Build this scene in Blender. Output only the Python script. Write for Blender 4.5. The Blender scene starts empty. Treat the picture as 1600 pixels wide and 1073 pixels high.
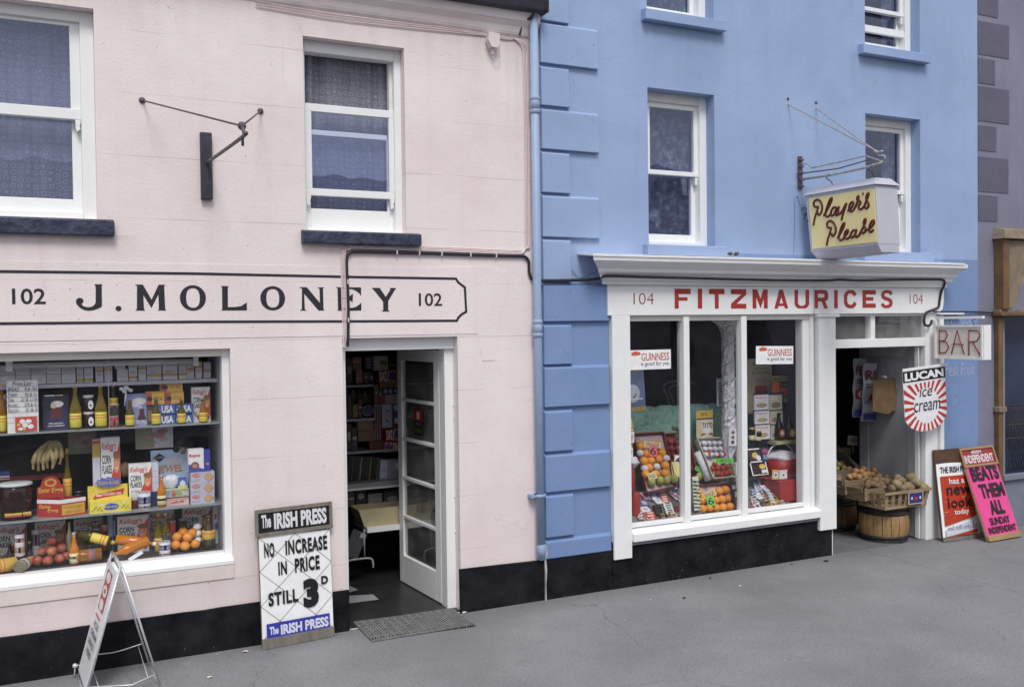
import bpy, bmesh, math, random
from mathutils import Vector, Matrix, noise
from mathutils.geometry import tessellate_polygon
random.seed(7)
S = bpy.context.scene
COL = S.collection
PI = math.pi

# ------------------------------------------------------------------ camera
F = 1458.97
yw, pt, ro = math.radians(25.786), math.radians(-1.126), math.radians(-0.7032)
cf = Vector((math.sin(yw)*math.cos(pt), math.cos(yw)*math.cos(pt), math.sin(pt)))
cr = Vector((math.cos(yw), -math.sin(yw), 0)); cu = cr.cross(cf)
cr, cu = cr*math.cos(ro)+cu*math.sin(ro), -cr*math.sin(ro)+cu*math.cos(ro)
CP = Vector((0, -6.8, 2.265))
cam_d = bpy.data.cameras.new('camera'); cam = bpy.data.objects.new('camera', cam_d); COL.objects.link(cam)
cam_d.sensor_width = 36; cam_d.lens = F/1600*36; cam_d.clip_start = .05; cam_d.clip_end = 2000
m3 = Matrix((cr, cu, -cf)).transposed()
cam.matrix_world = Matrix.Translation(CP) @ m3.to_4x4()
S.camera = cam

# ------------------------------------------------------------------ world, sun, exposure
w = bpy.data.worlds.new('World'); S.world = w; w.use_nodes = True
nt = w.node_tree; N = nt.nodes; N.clear()
sky = N.new('ShaderNodeTexSky'); sky.sky_type = 'NISHITA'; sky.sun_disc = False
sky.sun_elevation = math.radians(54); sky.sun_rotation = math.radians(196)
sky.air_density = 1.0; sky.dust_density = 3.0; sky.ozone_density = 1.0
hs = N.new('ShaderNodeHueSaturation'); hs.inputs['Saturation'].default_value = .42
# thin overcast: the sky is evened out towards one pale cloud colour
mx = N.new('ShaderNodeMix'); mx.data_type = 'RGBA'; mx.inputs['Factor'].default_value = .55
mx.inputs['B'].default_value = (8.2, 8.5, 9.2, 1)
bg = N.new('ShaderNodeBackground'); bg.inputs['Strength'].default_value = .118
ow = N.new('ShaderNodeOutputWorld')
L = nt.links.new
L(sky.outputs[0], hs.inputs['Color']); L(hs.outputs[0], mx.inputs['A']); L(mx.outputs['Result'], bg.inputs['Color']); L(bg.outputs[0], ow.inputs[0])
sd = bpy.data.lights.new('sun', 'SUN'); sd.energy = 1.9; sd.angle = math.radians(20); sd.color = (1, .97, .93)
so = bpy.data.objects.new('sun', sd); COL.objects.link(so)
so.rotation_euler = (math.radians(36), 0, math.radians(-16))
S.view_settings.view_transform = 'Standard'; S.view_settings.look = 'None'
S.view_settings.exposure = .11; S.view_settings.gamma = 1; S.view_settings.use_curve_mapping = False

# ------------------------------------------------------------------ helpers
def ray(px, py): return cf*F + cr*(px-800) - cu*(py-536.5)
def W(px, py, y=0):                 # photo point -> point on the plane at depth y (parallel to the shop fronts)
    d = ray(px, py); t = (y-CP.y)/d.y; return CP + d*t
def WX(px, py, X):                  # photo point -> point on a plane square to the shop fronts
    d = ray(px, py); t = (X-CP.x)/d.x; return CP + d*t
def G(px, py, z=0):
    d = ray(px, py); t = (z-CP.z)/d.z; return CP + d*t
def lin(c):
    if isinstance(c, str):
        c = [int(c[i:i+2], 16)/255 for i in (0, 2, 4)]
        c = [v/12.92 if v <= .04045 else ((v+.055)/1.055)**2.4 for v in c]
    return (c[0], c[1], c[2], 1)
MATS = {}
def nodes(name):
    m = bpy.data.materials.new(name); m.use_nodes = True
    t = m.node_tree; b = t.nodes['Principled BSDF']
    return m, t, b
GAIN = [1.0]        # goods are described by how they look in shop shade; the gain turns that into their true colour
def flat(c, rough=.55, name='print', var=.08):
    """plain printed / painted colour with faint mottling"""
    k = (c if isinstance(c, str) else tuple(c), rough, name, GAIN[0])
    if k in MATS: return MATS[k]
    m, t, b = nodes(name+'_'+(c if isinstance(c, str) else 'tone')); col = [v*GAIN[0] for v in lin(c)[:3]]; lum = .3*col[0]+.5*col[1]+.2*col[2]
    if GAIN[0] > 1.2: col = [lum+(v-lum)*.86 for v in col]
    col = [min(.84, max(0, v)) for v in col]
    b.inputs['Roughness'].default_value = rough
    n = t.nodes.new('ShaderNodeTexNoise'); n.inputs['Scale'].default_value = 23; n.inputs['Detail'].default_value = 5
    tc = t.nodes.new('ShaderNodeTexCoord'); t.links.new(tc.outputs['Object'], n.inputs['Vector'])
    r = t.nodes.new('ShaderNodeMapRange'); r.inputs['From Min'].default_value = .3; r.inputs['From Max'].default_value = .7
    r.inputs['To Min'].default_value = 1-var; r.inputs['To Max'].default_value = 1+var
    t.links.new(n.outputs['Fac'], r.inputs['Value'])
    mul = t.nodes.new('ShaderNodeVectorMath'); mul.operation = 'SCALE'; mul.inputs[0].default_value = col[:3]
    t.links.new(r.outputs[0], mul.inputs['Scale']); t.links.new(mul.outputs[0], b.inputs['Base Color'])
    MATS[k] = m; return m
def surf(name, c, c2=None, scale=6, rough=.7, bump=.3, bscale=60, dirt=None, spec=.35, stretch=(1,1,1), dist=.004, speck=None, metal=0):
    """painted / rough surface: two tones through noise, fine bump, optional dirt near the ground, optional specks"""
    m, t, b = nodes(name); nd = t.nodes; lk = t.links.new
    tc = nd.new('ShaderNodeTexCoord'); mp = nd.new('ShaderNodeMapping'); mp.inputs['Scale'].default_value = stretch
    lk(tc.outputs['Object'], mp.inputs['Vector'])
    n = nd.new('ShaderNodeTexNoise'); n.inputs['Scale'].default_value = scale; n.inputs['Detail'].default_value = 8; n.inputs['Roughness'].default_value = .65
    lk(mp.outputs[0], n.inputs['Vector'])
    r = nd.new('ShaderNodeValToRGB'); r.color_ramp.elements[0].position = .35; r.color_ramp.elements[1].position = .68
    r.color_ramp.elements[0].color = lin(c); r.color_ramp.elements[1].color = lin(c2 or c)
    lk(n.outputs['Fac'], r.inputs['Fac']); out = r.outputs[0]
    def mix(fac, colr, a):
        x = nd.new('ShaderNodeMix'); x.data_type = 'RGBA'; lk(fac, x.inputs['Factor']); lk(a, x.inputs['A']); x.inputs['B'].default_value = lin(colr)
        return x.outputs['Result']
    if speck:
        sc, th, colr = speck
        n2 = nd.new('ShaderNodeTexNoise'); n2.inputs['Scale'].default_value = sc; n2.inputs['Detail'].default_value = 3
        lk(tc.outputs['Object'], n2.inputs['Vector'])
        q = nd.new('ShaderNodeMapRange'); q.inputs['From Min'].default_value = th; q.inputs['From Max'].default_value = th+.03
        lk(n2.outputs['Fac'], q.inputs['Value']); out = mix(q.outputs[0], colr, out)
    if dirt:
        z0, z1, colr, amt = dirt
        g = nd.new('ShaderNodeNewGeometry'); sp = nd.new('ShaderNodeSeparateXYZ'); lk(g.outputs['Position'], sp.inputs[0])
        q = nd.new('ShaderNodeMapRange'); q.inputs['From Min'].default_value = z1; q.inputs['From Max'].default_value = z0; q.inputs['To Max'].default_value = amt
        lk(sp.outputs['Z'], q.inputs['Value'])
        n3 = nd.new('ShaderNodeTexNoise'); n3.inputs['Scale'].default_value = 3; n3.inputs['Detail'].default_value = 6; lk(tc.outputs['Object'], n3.inputs['Vector'])
        mm = nd.new('ShaderNodeMath'); mm.operation = 'MULTIPLY'; lk(q.outputs[0], mm.inputs[0]); lk(n3.outputs['Fac'], mm.inputs[1])
        out = mix(mm.outputs[0], colr, out)
    lk(out, b.inputs['Base Color']); b.inputs['Roughness'].default_value = rough
    b.inputs['Specular IOR Level'].default_value = spec; b.inputs['Metallic'].default_value = metal
    nb = nd.new('ShaderNodeTexNoise'); nb.inputs['Scale'].default_value = bscale; nb.inputs['Detail'].default_value = 6
    lk(tc.outputs['Object'], nb.inputs['Vector'])
    bp = nd.new('ShaderNodeBump'); bp.inputs['Strength'].default_value = bump; bp.inputs['Distance'].default_value = dist
    lk(nb.outputs['Fac'], bp.inputs['Height']); lk(bp.outputs[0], b.inputs['Normal'])
    return m
def wall_paint(name, c, c2, lines, linec, dirtc, vein=.6, runs=()):
    """painted render with hairline ruled courses, streaks, stains and fine cracks"""
    m, t, b = nodes(name); nd = t.nodes; lk = t.links.new
    g = nd.new('ShaderNodeNewGeometry'); sp = nd.new('ShaderNodeSeparateXYZ'); lk(g.outputs['Position'], sp.inputs[0])
    n = nd.new('ShaderNodeTexNoise'); n.inputs['Scale'].default_value = 1.3; n.inputs['Detail'].default_value = 9; n.inputs['Roughness'].default_value = .6
    lk(g.outputs['Position'], n.inputs['Vector'])
    r = nd.new('ShaderNodeValToRGB'); r.color_ramp.elements[0].position = .36; r.color_ramp.elements[1].position = .66
    r.color_ramp.elements[0].color = lin(c); r.color_ramp.elements[1].color = lin(c2); lk(n.outputs['Fac'], r.inputs['Fac'])
    out = r.outputs[0]
    def mix(fac, colr, a):
        x = nd.new('ShaderNodeMix'); x.data_type = 'RGBA'; lk(fac, x.inputs['Factor']); lk(a, x.inputs['A']); x.inputs['B'].default_value = lin(colr)
        return x.outputs['Result']
    def math_(op, a, bb=None, c3=None):
        x = nd.new('ShaderNodeMath'); x.operation = op
        for i, v in enumerate((a, bb, c3)):
            if v is None: continue
            if isinstance(v, (int, float)): x.inputs[i].default_value = v
            else: lk(v, x.inputs[i])
        return x.outputs[0]
    # vertical streaks
    mp = nd.new('ShaderNodeMapping'); mp.inputs['Scale'].default_value = (9, 9, .5); lk(g.outputs['Position'], mp.inputs['Vector'])
    ns = nd.new('ShaderNodeTexNoise'); ns.inputs['Scale'].default_value = 1; ns.inputs['Detail'].default_value = 6; lk(mp.outputs[0], ns.inputs['Vector'])
    q = nd.new('ShaderNodeMapRange'); q.inputs['From Min'].default_value = .55; q.inputs['From Max'].default_value = .8; q.inputs['To Max'].default_value = .28
    lk(ns.outputs['Fac'], q.inputs['Value']); out = mix(q.outputs[0], dirtc, out)
    # splashes near the ground
    q2 = nd.new('ShaderNodeMapRange'); q2.inputs['From Min'].default_value = 1.1; q2.inputs['From Max'].default_value = .3; q2.inputs['To Max'].default_value = .5
    lk(sp.outputs['Z'], q2.inputs['Value']); out = mix(math_('MULTIPLY', q2.outputs[0], n.outputs['Fac']), dirtc, out)
    mp2 = nd.new('ShaderNodeMapping'); mp2.inputs['Scale'].default_value = (26, 26, 1.1); lk(g.outputs['Position'], mp2.inputs['Vector'])
    nr = nd.new('ShaderNodeTexNoise'); nr.inputs['Scale'].default_value = 1; nr.inputs['Detail'].default_value = 4; lk(mp2.outputs[0], nr.inputs['Vector'])
    qr = nd.new('ShaderNodeMapRange'); qr.inputs['From Min'].default_value = .68; qr.inputs['From Max'].default_value = .80; qr.inputs['To Max'].default_value = .22; lk(nr.outputs['Fac'], qr.inputs['Value']); out = mix(qr.outputs[0], (.33, .29, .30), out)
    npat = nd.new('ShaderNodeTexNoise'); npat.inputs['Scale'].default_value = .7; npat.inputs['Detail'].default_value = 10; npat.inputs['Roughness'].default_value = .7; lk(g.outputs['Position'], npat.inputs['Vector'])
    qp = nd.new('ShaderNodeMapRange'); qp.inputs['From Min'].default_value = .5; qp.inputs['From Max'].default_value = .72; qp.inputs['To Max'].default_value = .5; lk(npat.outputs['Fac'], qp.inputs['Value']); out = mix(qp.outputs[0], dirtc, out)
    for (xa, xb, zt, ln_) in runs:                      # grime washed down from sills and fixings
        xw = math_('MULTIPLY_ADD', ns.outputs['Fac'], .5, math_('SUBTRACT', sp.outputs['X'], .25)); ea = nd.new('ShaderNodeMapRange'); eb = nd.new('ShaderNodeMapRange')
        ea.inputs[1].default_value = xa-.06; ea.inputs[2].default_value = xa+.16; lk(xw, ea.inputs[0]); eb.inputs[1].default_value = xb+.06; eb.inputs[2].default_value = xb-.16; lk(xw, eb.inputs[0])
        m1 = math_('MULTIPLY', ea.outputs[0], eb.outputs[0])
        q4 = nd.new('ShaderNodeMapRange'); q4.inputs['From Min'].default_value = zt-ln_; q4.inputs['From Max'].default_value = zt; lk(sp.outputs['Z'], q4.inputs['Value'])
        m1 = math_('MULTIPLY', math_('MULTIPLY', m1, math_('LESS_THAN', sp.outputs['Z'], zt)), math_('POWER', q4.outputs[0], 1.6))
        out = mix(math_('MULTIPLY', math_('MULTIPLY', m1, ns.outputs['Fac']), .75), (dirtc[0]*.72, dirtc[1]*.72, dirtc[2]*.72), out)
    # small dark specks
    nk = nd.new('ShaderNodeTexNoise'); nk.inputs['Scale'].default_value = 42; nk.inputs['Detail'].default_value = 1; lk(g.outputs['Position'], nk.inputs['Vector'])
    qk = nd.new('ShaderNodeMapRange'); qk.inputs['From Min'].default_value = .765; qk.inputs['From Max'].default_value = .79; qk.inputs['To Max'].default_value = .6
    lk(nk.outputs['Fac'], qk.inputs['Value']); out = mix(qk.outputs[0], '3a3438', out)
    h = None
    if lines:
        z0, step = lines
        nw = nd.new('ShaderNodeTexNoise'); nw.inputs['Scale'].default_value = 2.2; lk(g.outputs['Position'], nw.inputs['Vector'])
        zz = math_('MULTIPLY_ADD', nw.outputs['Fac'], .012, sp.outputs['Z'])
        fr = math_('FRACT', math_('DIVIDE', math_('SUBTRACT', zz, z0+.006), step))
        d = math_('MULTIPLY', math_('MINIMUM', fr, math_('SUBTRACT', 1, fr)), step)
        ln = math_('LESS_THAN', d, .0028)
        nm = nd.new('ShaderNodeTexNoise'); nm.inputs['Scale'].default_value = 1.7; nm.inputs['Detail'].default_value = 3; lk(g.outputs['Position'], nm.inputs['Vector'])
        qm = nd.new('ShaderNodeMapRange'); qm.inputs['From Min'].default_value = .42; qm.inputs['From Max'].default_value = .62; qm.inputs['To Max'].default_value = vein
        lk(nm.outputs['Fac'], qm.inputs['Value'])
        ln = math_('MULTIPLY', ln, qm.outputs[0]); out = mix(ln, linec, out); h = ln
    # fine wandering cracks
    nc = nd.new('ShaderNodeTexVoronoi'); nc.feature = 'DISTANCE_TO_EDGE'; nc.inputs['Scale'].default_value = .85
    nj = nd.new('ShaderNodeTexNoise'); nj.inputs['Scale'].default_value = 5; nj.inputs['Detail'].default_value = 5; lk(g.outputs['Position'], nj.inputs['Vector'])
    va = nd.new('ShaderNodeVectorMath'); va.operation = 'MULTIPLY_ADD'; lk(nj.outputs['Color'], va.inputs[0]); va.inputs[1].default_value = (.25, .25, .25); lk(g.outputs['Position'], va.inputs[2])
    lk(va.outputs[0], nc.inputs['Vector'])
    ck = math_('MULTIPLY', math_('LESS_THAN', nc.outputs['Distance'], .0022), math_('GREATER_THAN', n.outputs['Fac'], .54))
    out = mix(math_('MULTIPLY', ck, .22), linec, out)
    lk(out, b.inputs['Base Color']); b.inputs['Roughness'].default_value = .62; b.inputs['Specular IOR Level'].default_value = .3
    nb = nd.new('ShaderNodeTexNoise'); nb.inputs['Scale'].default_value = 55; nb.inputs['Detail'].default_value = 8; nb.inputs['Roughness'].default_value = .6; lk(g.outputs['Position'], nb.inputs['Vector'])
    nb2 = nd.new('ShaderNodeTexNoise'); nb2.inputs['Scale'].default_value = 4; nb2.inputs['Detail'].default_value = 4; lk(g.outputs['Position'], nb2.inputs['Vector'])
    hh = math_('MULTIPLY_ADD', nb2.outputs['Fac'], 1.6, nb.outputs['Fac'])
    if h: hh = math_('SUBTRACT', hh, math_('MULTIPLY', h, 1.5))
    bp = nd.new('ShaderNodeBump'); bp.inputs['Strength'].default_value = .42; bp.inputs['Distance'].default_value = .006
    lk(hh, bp.inputs['Height']); lk(bp.outputs[0], b.inputs['Normal'])
    return m
def glass_mat(name, ior=1.5, tint=(1, 1, 1), rough=0.0, gc=(1, 1, 1), dust=.006):
    m, t, b = nodes(name); nd = t.nodes; nd.remove(b); lk = t.links.new
    tr = nd.new('ShaderNodeBsdfTransparent'); tr.inputs[0].default_value = (*tint, 1)
    gl = nd.new('ShaderNodeBsdfGlossy'); gl.inputs['Roughness'].default_value = rough; gl.inputs['Color'].default_value = (*gc, 1)
    fr = nd.new('ShaderNodeFresnel'); ge = nd.new('ShaderNodeNewGeometry'); io = nd.new('ShaderNodeMapRange')   # same reflectance from either side of the thin pane
    io.inputs['To Min'].default_value = ior; io.inputs['To Max'].default_value = 1/ior; lk(ge.outputs['Backfacing'], io.inputs['Value']); lk(io.outputs[0], fr.inputs['IOR'])
    # old drawn glass: slow ripple in the reflection
    n = nd.new('ShaderNodeTexNoise'); n.inputs['Scale'].default_value = 2.3; n.inputs['Detail'].default_value = 1
    tc = nd.new('ShaderNodeTexCoord'); lk(tc.outputs['Object'], n.inputs['Vector'])
    bp = nd.new('ShaderNodeBump'); bp.inputs['Strength'].default_value = .25; bp.inputs['Distance'].default_value = .01; lk(n.outputs['Fac'], bp.inputs['Height'])
    lk(bp.outputs[0], gl.inputs['Normal'])
    mx = nd.new('ShaderNodeMixShader'); lk(fr.outputs[0], mx.inputs[0]); lk(tr.outputs[0], mx.inputs[1]); lk(gl.outputs[0], mx.inputs[2])
    df = nd.new('ShaderNodeBsdfDiffuse'); df.inputs[0].default_value = (.5, .5, .5, 1); m2 = nd.new('ShaderNodeMixShader')
    n2 = nd.new('ShaderNodeTexNoise'); n2.inputs['Scale'].default_value = 5; n2.inputs['Detail'].default_value = 7; lk(tc.outputs['Object'], n2.inputs['Vector'])
    ds = nd.new('ShaderNodeMapRange'); ds.inputs['From Min'].default_value = .3; ds.inputs['From Max'].default_value = .75; ds.inputs['To Min'].default_value = dust*.4; ds.inputs['To Max'].default_value = dust*2; lk(n2.outputs['Fac'], ds.inputs['Value'])
    lk(ds.outputs[0], m2.inputs[0]); lk(mx.outputs[0], m2.inputs[1]); lk(df.outputs[0], m2.inputs[2])
    lk(m2.outputs[0], nd['Material Output'].inputs[0]); return m
def liquid(c, name, dens=.55, rough=.06):
    m, t, b = nodes(name); nd = t.nodes; lk = t.links.new; col = lin(c)[:3]
    b.inputs['Base Color'].default_value = (*[min(.9, v*1.25) for v in col], 1); b.inputs['Roughness'].default_value = rough; b.inputs['IOR'].default_value = 1.55
    tr = nd.new('ShaderNodeBsdfTransparent'); tr.inputs[0].default_value = (*[min(1, v**.5+.05) for v in col], 1)
    fr = nd.new('ShaderNodeLayerWeight'); fr.inputs['Blend'].default_value = .35
    mr = nd.new('ShaderNodeMapRange'); mr.inputs['To Min'].default_value = dens; mr.inputs['To Max'].default_value = .95; lk(fr.outputs['Facing'], mr.inputs['Value'])
    mx = nd.new('ShaderNodeMixShader'); lk(mr.outputs[0], mx.inputs[0]); lk(tr.outputs[0], mx.inputs[1]); lk(b.outputs[0], mx.inputs[2]); lk(mx.outputs[0], nd['Material Output'].inputs[0]); return m
ORD = ['first', 'second', 'third', 'fourth', 'fifth', 'sixth', 'seventh', 'eighth', 'ninth', 'tenth', 'eleventh', 'twelfth']
def row_labels(pts, base, tol=5.5):
    """label each piece of a pile by its row (from the top) and its place in the row (from the left)"""
    order = sorted(range(len(pts)), key=lambda i: pts[i][1]); rows = []
    for i in order:
        if rows and abs(pts[i][1]-sum(pts[j][1] for j in rows[-1])/len(rows[-1])) < tol: rows[-1].append(i)
        else: rows.append([i])
    out = [None]*len(pts)
    for r, row in enumerate(rows):
        row.sort(key=lambda i: pts[i][0])
        for k, i in enumerate(row):
            rw = 'top row' if r == 0 else ('bottom row' if r == len(rows)-1 else ORD[r]+' row')
            out[i] = base+', '+('alone in the ' if len(row) == 1 else ORD[k]+' from left in the ')+rw
    return out
def lace_mat():
    m, t, b = nodes('net_curtain'); nd = t.nodes; lk = t.links.new
    tc = nd.new('ShaderNodeTexCoord'); v = nd.new('ShaderNodeTexVoronoi'); v.feature = 'F1'; v.inputs['Scale'].default_value = 22; v.inputs['Randomness'].default_value = .3
    mp = nd.new('ShaderNodeMapping'); mp.inputs['Scale'].default_value = (1, 0, 1); lk(tc.outputs['Object'], mp.inputs[0]); lk(mp.outputs[0], v.inputs['Vector'])
    r = nd.new('ShaderNodeValToRGB'); cr_ = r.color_ramp; cr_.elements[0].position = 0; cr_.elements[0].color = (.5,)*3+(1,)
    for p, c in ((.26, .5), (.30, .78), (.36, .78), (.41, .5), (1, .5)):
        e = cr_.elements.new(min(p, .999)); e.color = (c, c, c, 1)
    lk(v.outputs['Distance'], r.inputs['Fac'])
    b.inputs['Base Color'].default_value = (.36, .37, .45, 1); b.inputs['Roughness'].default_value = .9
    lk(r.outputs[0], b.inputs['Alpha']); return m

class MB:
    def __init__(s): s.v = []; s.f = []; s.m = []; s.mats = []; s.M = Matrix.Identity(4); s.sm = []
    def mi(s, m):
        if m not in s.mats: s.mats.append(m)
        return s.mats.index(m)
    def add(s, vs, fs, m, smooth=False, M=None):
        o = len(s.v); T = s.M @ M if M is not None else s.M
        s.v += [T @ Vector(p) for p in vs]; i = s.mi(m)
        for f in fs: s.f.append([o+k for k in f]); s.m.append(i); s.sm.append(smooth)
        return s
    def box(s, x0, x1, y0, y1, z0, z1, m, M=None):
        vs = [(x0,y0,z0),(x1,y0,z0),(x1,y1,z0),(x0,y1,z0),(x0,y0,z1),(x1,y0,z1),(x1,y1,z1),(x0,y1,z1)]
        return s.add(vs, [(0,3,2,1),(4,5,6,7),(0,1,5,4),(1,2,6,5),(2,3,7,6),(3,0,4,7)], m, False, M)
    def wedge(s, pts_bottom, pts_top, m, M=None):     # 4+4 corner solid
        return s.add(list(pts_bottom)+list(pts_top), [(0,3,2,1),(4,5,6,7),(0,1,5,4),(1,2,6,5),(2,3,7,6),(3,0,4,7)], m, False, M)
    def prism(s, pts, y0, y1, m, M=None):             # polygon in x,z extruded over y (front at y0)
        n = len(pts); vs = [(p[0], y0, p[1]) for p in pts]+[(p[0], y1, p[1]) for p in pts]
        tris = tessellate_polygon([[Vector((p[0], p[1], 0)) for p in pts]])
        fs = [tuple(t) for t in tris]+[tuple(n+k for k in t[::-1]) for t in tris]+[(i, (i+1) % n, n+(i+1) % n, n+i) for i in range(n)]
        return s.add(vs, fs, m, False, M)
    def profx(s, pts, x0, x1, m, ex=(0, 0), M=None):  # profile (y,z) extruded along x; ex = mitre extra per unit of -y
        n = len(pts); vs = [(x0-ex[0]*(-p[0]), p[0], p[1]) for p in pts]+[(x1+ex[1]*(-p[0]), p[0], p[1]) for p in pts]
        tris = tessellate_polygon([[Vector((p[0], p[1], 0)) for p in pts]])
        fs = [tuple(t) for t in tris]+[tuple(n+k for k in t[::-1]) for t in tris]+[(i, (i+1) % n, n+(i+1) % n, n+i) for i in range(n)]
        return s.add(vs, fs, m, False, M)
    def tube(s, pts, r, m, n=8, M=None, closed=False, taper=None):
        P = [Vector(p) for p in pts]; vs = []; fs = []; up = None
        for i, p in enumerate(P):
            a = P[i-1] if (i or closed) else p; b = P[(i+1) % len(P)] if (i < len(P)-1 or closed) else p
            d = (b-a); d = d.normalized() if d.length > 1e-9 else Vector((0,0,1))
            if up is None: up = Vector((0,0,1)) if abs(d.z) < .9 else Vector((1,0,0))
            x = d.cross(up).normalized(); up = x.cross(d).normalized()
            rr = r*(taper[i] if taper else 1)
            for k in range(n):
                t = 2*PI*k/n; vs.append(p + x*math.cos(t)*rr + up*math.sin(t)*rr)
        m_ = len(P)
        for i in range(m_ if closed else m_-1):
            for k in range(n):
                a = i*n+k; b = i*n+(k+1) % n; c = ((i+1) % m_)*n; fs.append((a, b, c+(k+1) % n, c+k))
        if not closed:
            fs.append(tuple(range(n))[::-1]); fs.append(tuple((m_-1)*n+k for k in range(n)))
        return s.add(vs, fs, m, True, M)
    def lathe(s, prof, m, n=16, M=None, smooth=True):  # prof (r,z) bottom to top
        vs = []; fs = []
        for r, z in prof:
            for k in range(n): t = 2*PI*k/n; vs.append((r*math.cos(t), r*math.sin(t), z))
        for i in range(len(prof)-1):
            for k in range(n): fs.append((i*n+k, i*n+(k+1) % n, (i+1)*n+(k+1) % n, (i+1)*n+k))
        fs.append(tuple(range(n))[::-1]); fs.append(tuple((len(prof)-1)*n+k for k in range(n)))
        return s.add(vs, fs, m, smooth, M)
    def ball(s, r, m, M=None, n=12, rings=8, sq=1, bumpy=0, seed=0):
        vs = []; fs = []
        for i in range(rings+1):
            a = PI*i/rings
            for k in range(n):
                t = 2*PI*k/n; d = Vector((math.sin(a)*math.cos(t), math.sin(a)*math.sin(t), math.cos(a)*sq))
                q = 1+bumpy*noise.noise(d*1.7+Vector((seed*3.1, seed, 0))) if bumpy else 1
                vs.append(d*r*q)
        for i in range(rings):
            for k in range(n): fs.append((i*n+k, (i+1)*n+k, (i+1)*n+(k+1) % n, i*n+(k+1) % n))
        return s.add(vs, fs, m, True, M)
    def build(s, name, parent=None, loc=None, bevel=0, weld=False):
        me = bpy.data.meshes.new(name); inv = None
        vs = s.v if loc is None else [v-Vector(loc) for v in s.v]
        me.from_pydata([tuple(v) for v in vs], [], s.f)
        for m in s.mats: me.materials.append(m)
        me.polygons.foreach_set('material_index', s.m); me.polygons.foreach_set('use_smooth', s.sm); me.update()
        o = bpy.data.objects.new(name, me); COL.objects.link(o)
        if loc is not None: o.location = loc
        if parent is not None:
            o.parent = parent
            if loc is None: o.location = -parent.location if parent.get('world_parts') else (0, 0, 0)
        if bevel:
            b = o.modifiers.new('bevel', 'BEVEL'); b.width = bevel; b.segments = 2; b.limit_method = 'ANGLE'; b.angle_limit = math.radians(40)
        return o
def tag(o, label, cat, group=None):
    o['label'] = label; o['category'] = cat
    if group: o['group'] = group
    return o
def thing(name, label, cat, loc=(0, 0, 0), rz=0, group=None, world=False):
    """Empty at the base of a thing. world=True: its parts are written in world coordinates"""
    o = bpy.data.objects.new(name, None); COL.objects.link(o); o.location = loc; o.rotation_euler = (0, 0, rz)
    o.empty_display_size = .05
    if world: o['world_parts'] = True
    return tag(o, label, cat, group)
def struct(o): o['kind'] = 'structure'; return o
def copy_tree(o, parent=None):
    c = o.copy(); COL.objects.link(c); c.parent = parent
    for ch in list(o.children): copy_tree(ch, c)
    return c

# ---- lettering: built-in outline font turned into flat faces, plus hand-drawn glyphs
_T = {}
def text_geo(s, bold=0., shear=0., spacing=1.):
    k = (s, bold, shear, spacing)
    if k not in _T:
        cu_ = bpy.data.curves.new('t', 'FONT'); cu_.body = s; cu_.offset = bold; cu_.shear = shear; cu_.space_character = spacing
        cu_.resolution_u = 3; cu_.fill_mode = 'FRONT'
        ob = bpy.data.objects.new('t', cu_); COL.objects.link(ob)
        dg = bpy.context.evaluated_depsgraph_get(); me = bpy.data.meshes.new_from_object(ob.evaluated_get(dg))
        vs = [(v.co.x, v.co.y) for v in me.vertices]; fs = [tuple(p.vertices) for p in me.polygons]
        bpy.data.objects.remove(ob); bpy.data.curves.remove(cu_); bpy.data.meshes.remove(me)
        x0 = min(v[0] for v in vs); x1 = max(v[0] for v in vs); y0 = min(v[1] for v in vs); y1 = max(v[1] for v in vs)
        _T[k] = ([((x-x0)/(x1-x0), (y-y0)/(y1-y0)) for x, y in vs], fs)
    return _T[k]
def art(mb, w, h, items, M=None, y=0., x0=0., z0=0., step=.0006):
    """flat print on a face in the local x,z plane seen from -y; items in 0..1 of the face"""
    lay = 1
    for it in items:
        yy = y-step*lay; k = it[0]
        X = lambda u: x0+u*w
        Z = lambda v: z0+v*h
        if k == 'r':
            _, a, b, c, d, col = it[:6]
            mb.add([(X(a), yy, Z(b)), (X(c), yy, Z(b)), (X(c), yy, Z(d)), (X(a), yy, Z(d))], [(0, 1, 2, 3)], flat(col), False, M)
        elif k == 'c':
            _, a, b, rx, rz_, col = it[:6]; n = 18
            mb.add([(X(a+rx*math.cos(2*PI*i/n)), yy, Z(b+rz_*math.sin(2*PI*i/n))) for i in range(n)], [tuple(range(n))], flat(col), False, M)
        elif k == 'p':
            pts = it[1]; tr = tessellate_polygon([[Vector((p[0], p[1], 0)) for p in pts]])
            fs = [tuple(t) for t in tr]
            mb.add([(X(a), yy, Z(b)) for a, b in pts], fs, flat(it[2]), False, M)
        elif k == 't':
            _, s, a, b, c, d, col = it[:7]; o = it[7] if len(it) > 7 else {}
            vs, fs = text_geo(s, o.get('b', 0), o.get('sh', 0), o.get('sp', 1)); up = o.get('up', 0)
            mb.add([(X(a+(c-a)*u), yy, Z(b+(d-b)*v+up*u)) for u, v in vs], fs, flat(col), False, M)
        lay += 1
def smooth_path(pts, n=6):
    P = [Vector(p) for p in pts]; P = [P[0]]+P+[P[-1]]; out = []
    for i in range(1, len(P)-2):
        a, b, c, d = P[i-1:i+3]
        for k in range(n):
            t = k/n; out.append(.5*((2*b)+(c-a)*t+(2*a-5*b+4*c-d)*t*t+(3*b-a-3*c+d)*t**3))
    return out+[P[-2]]

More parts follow.
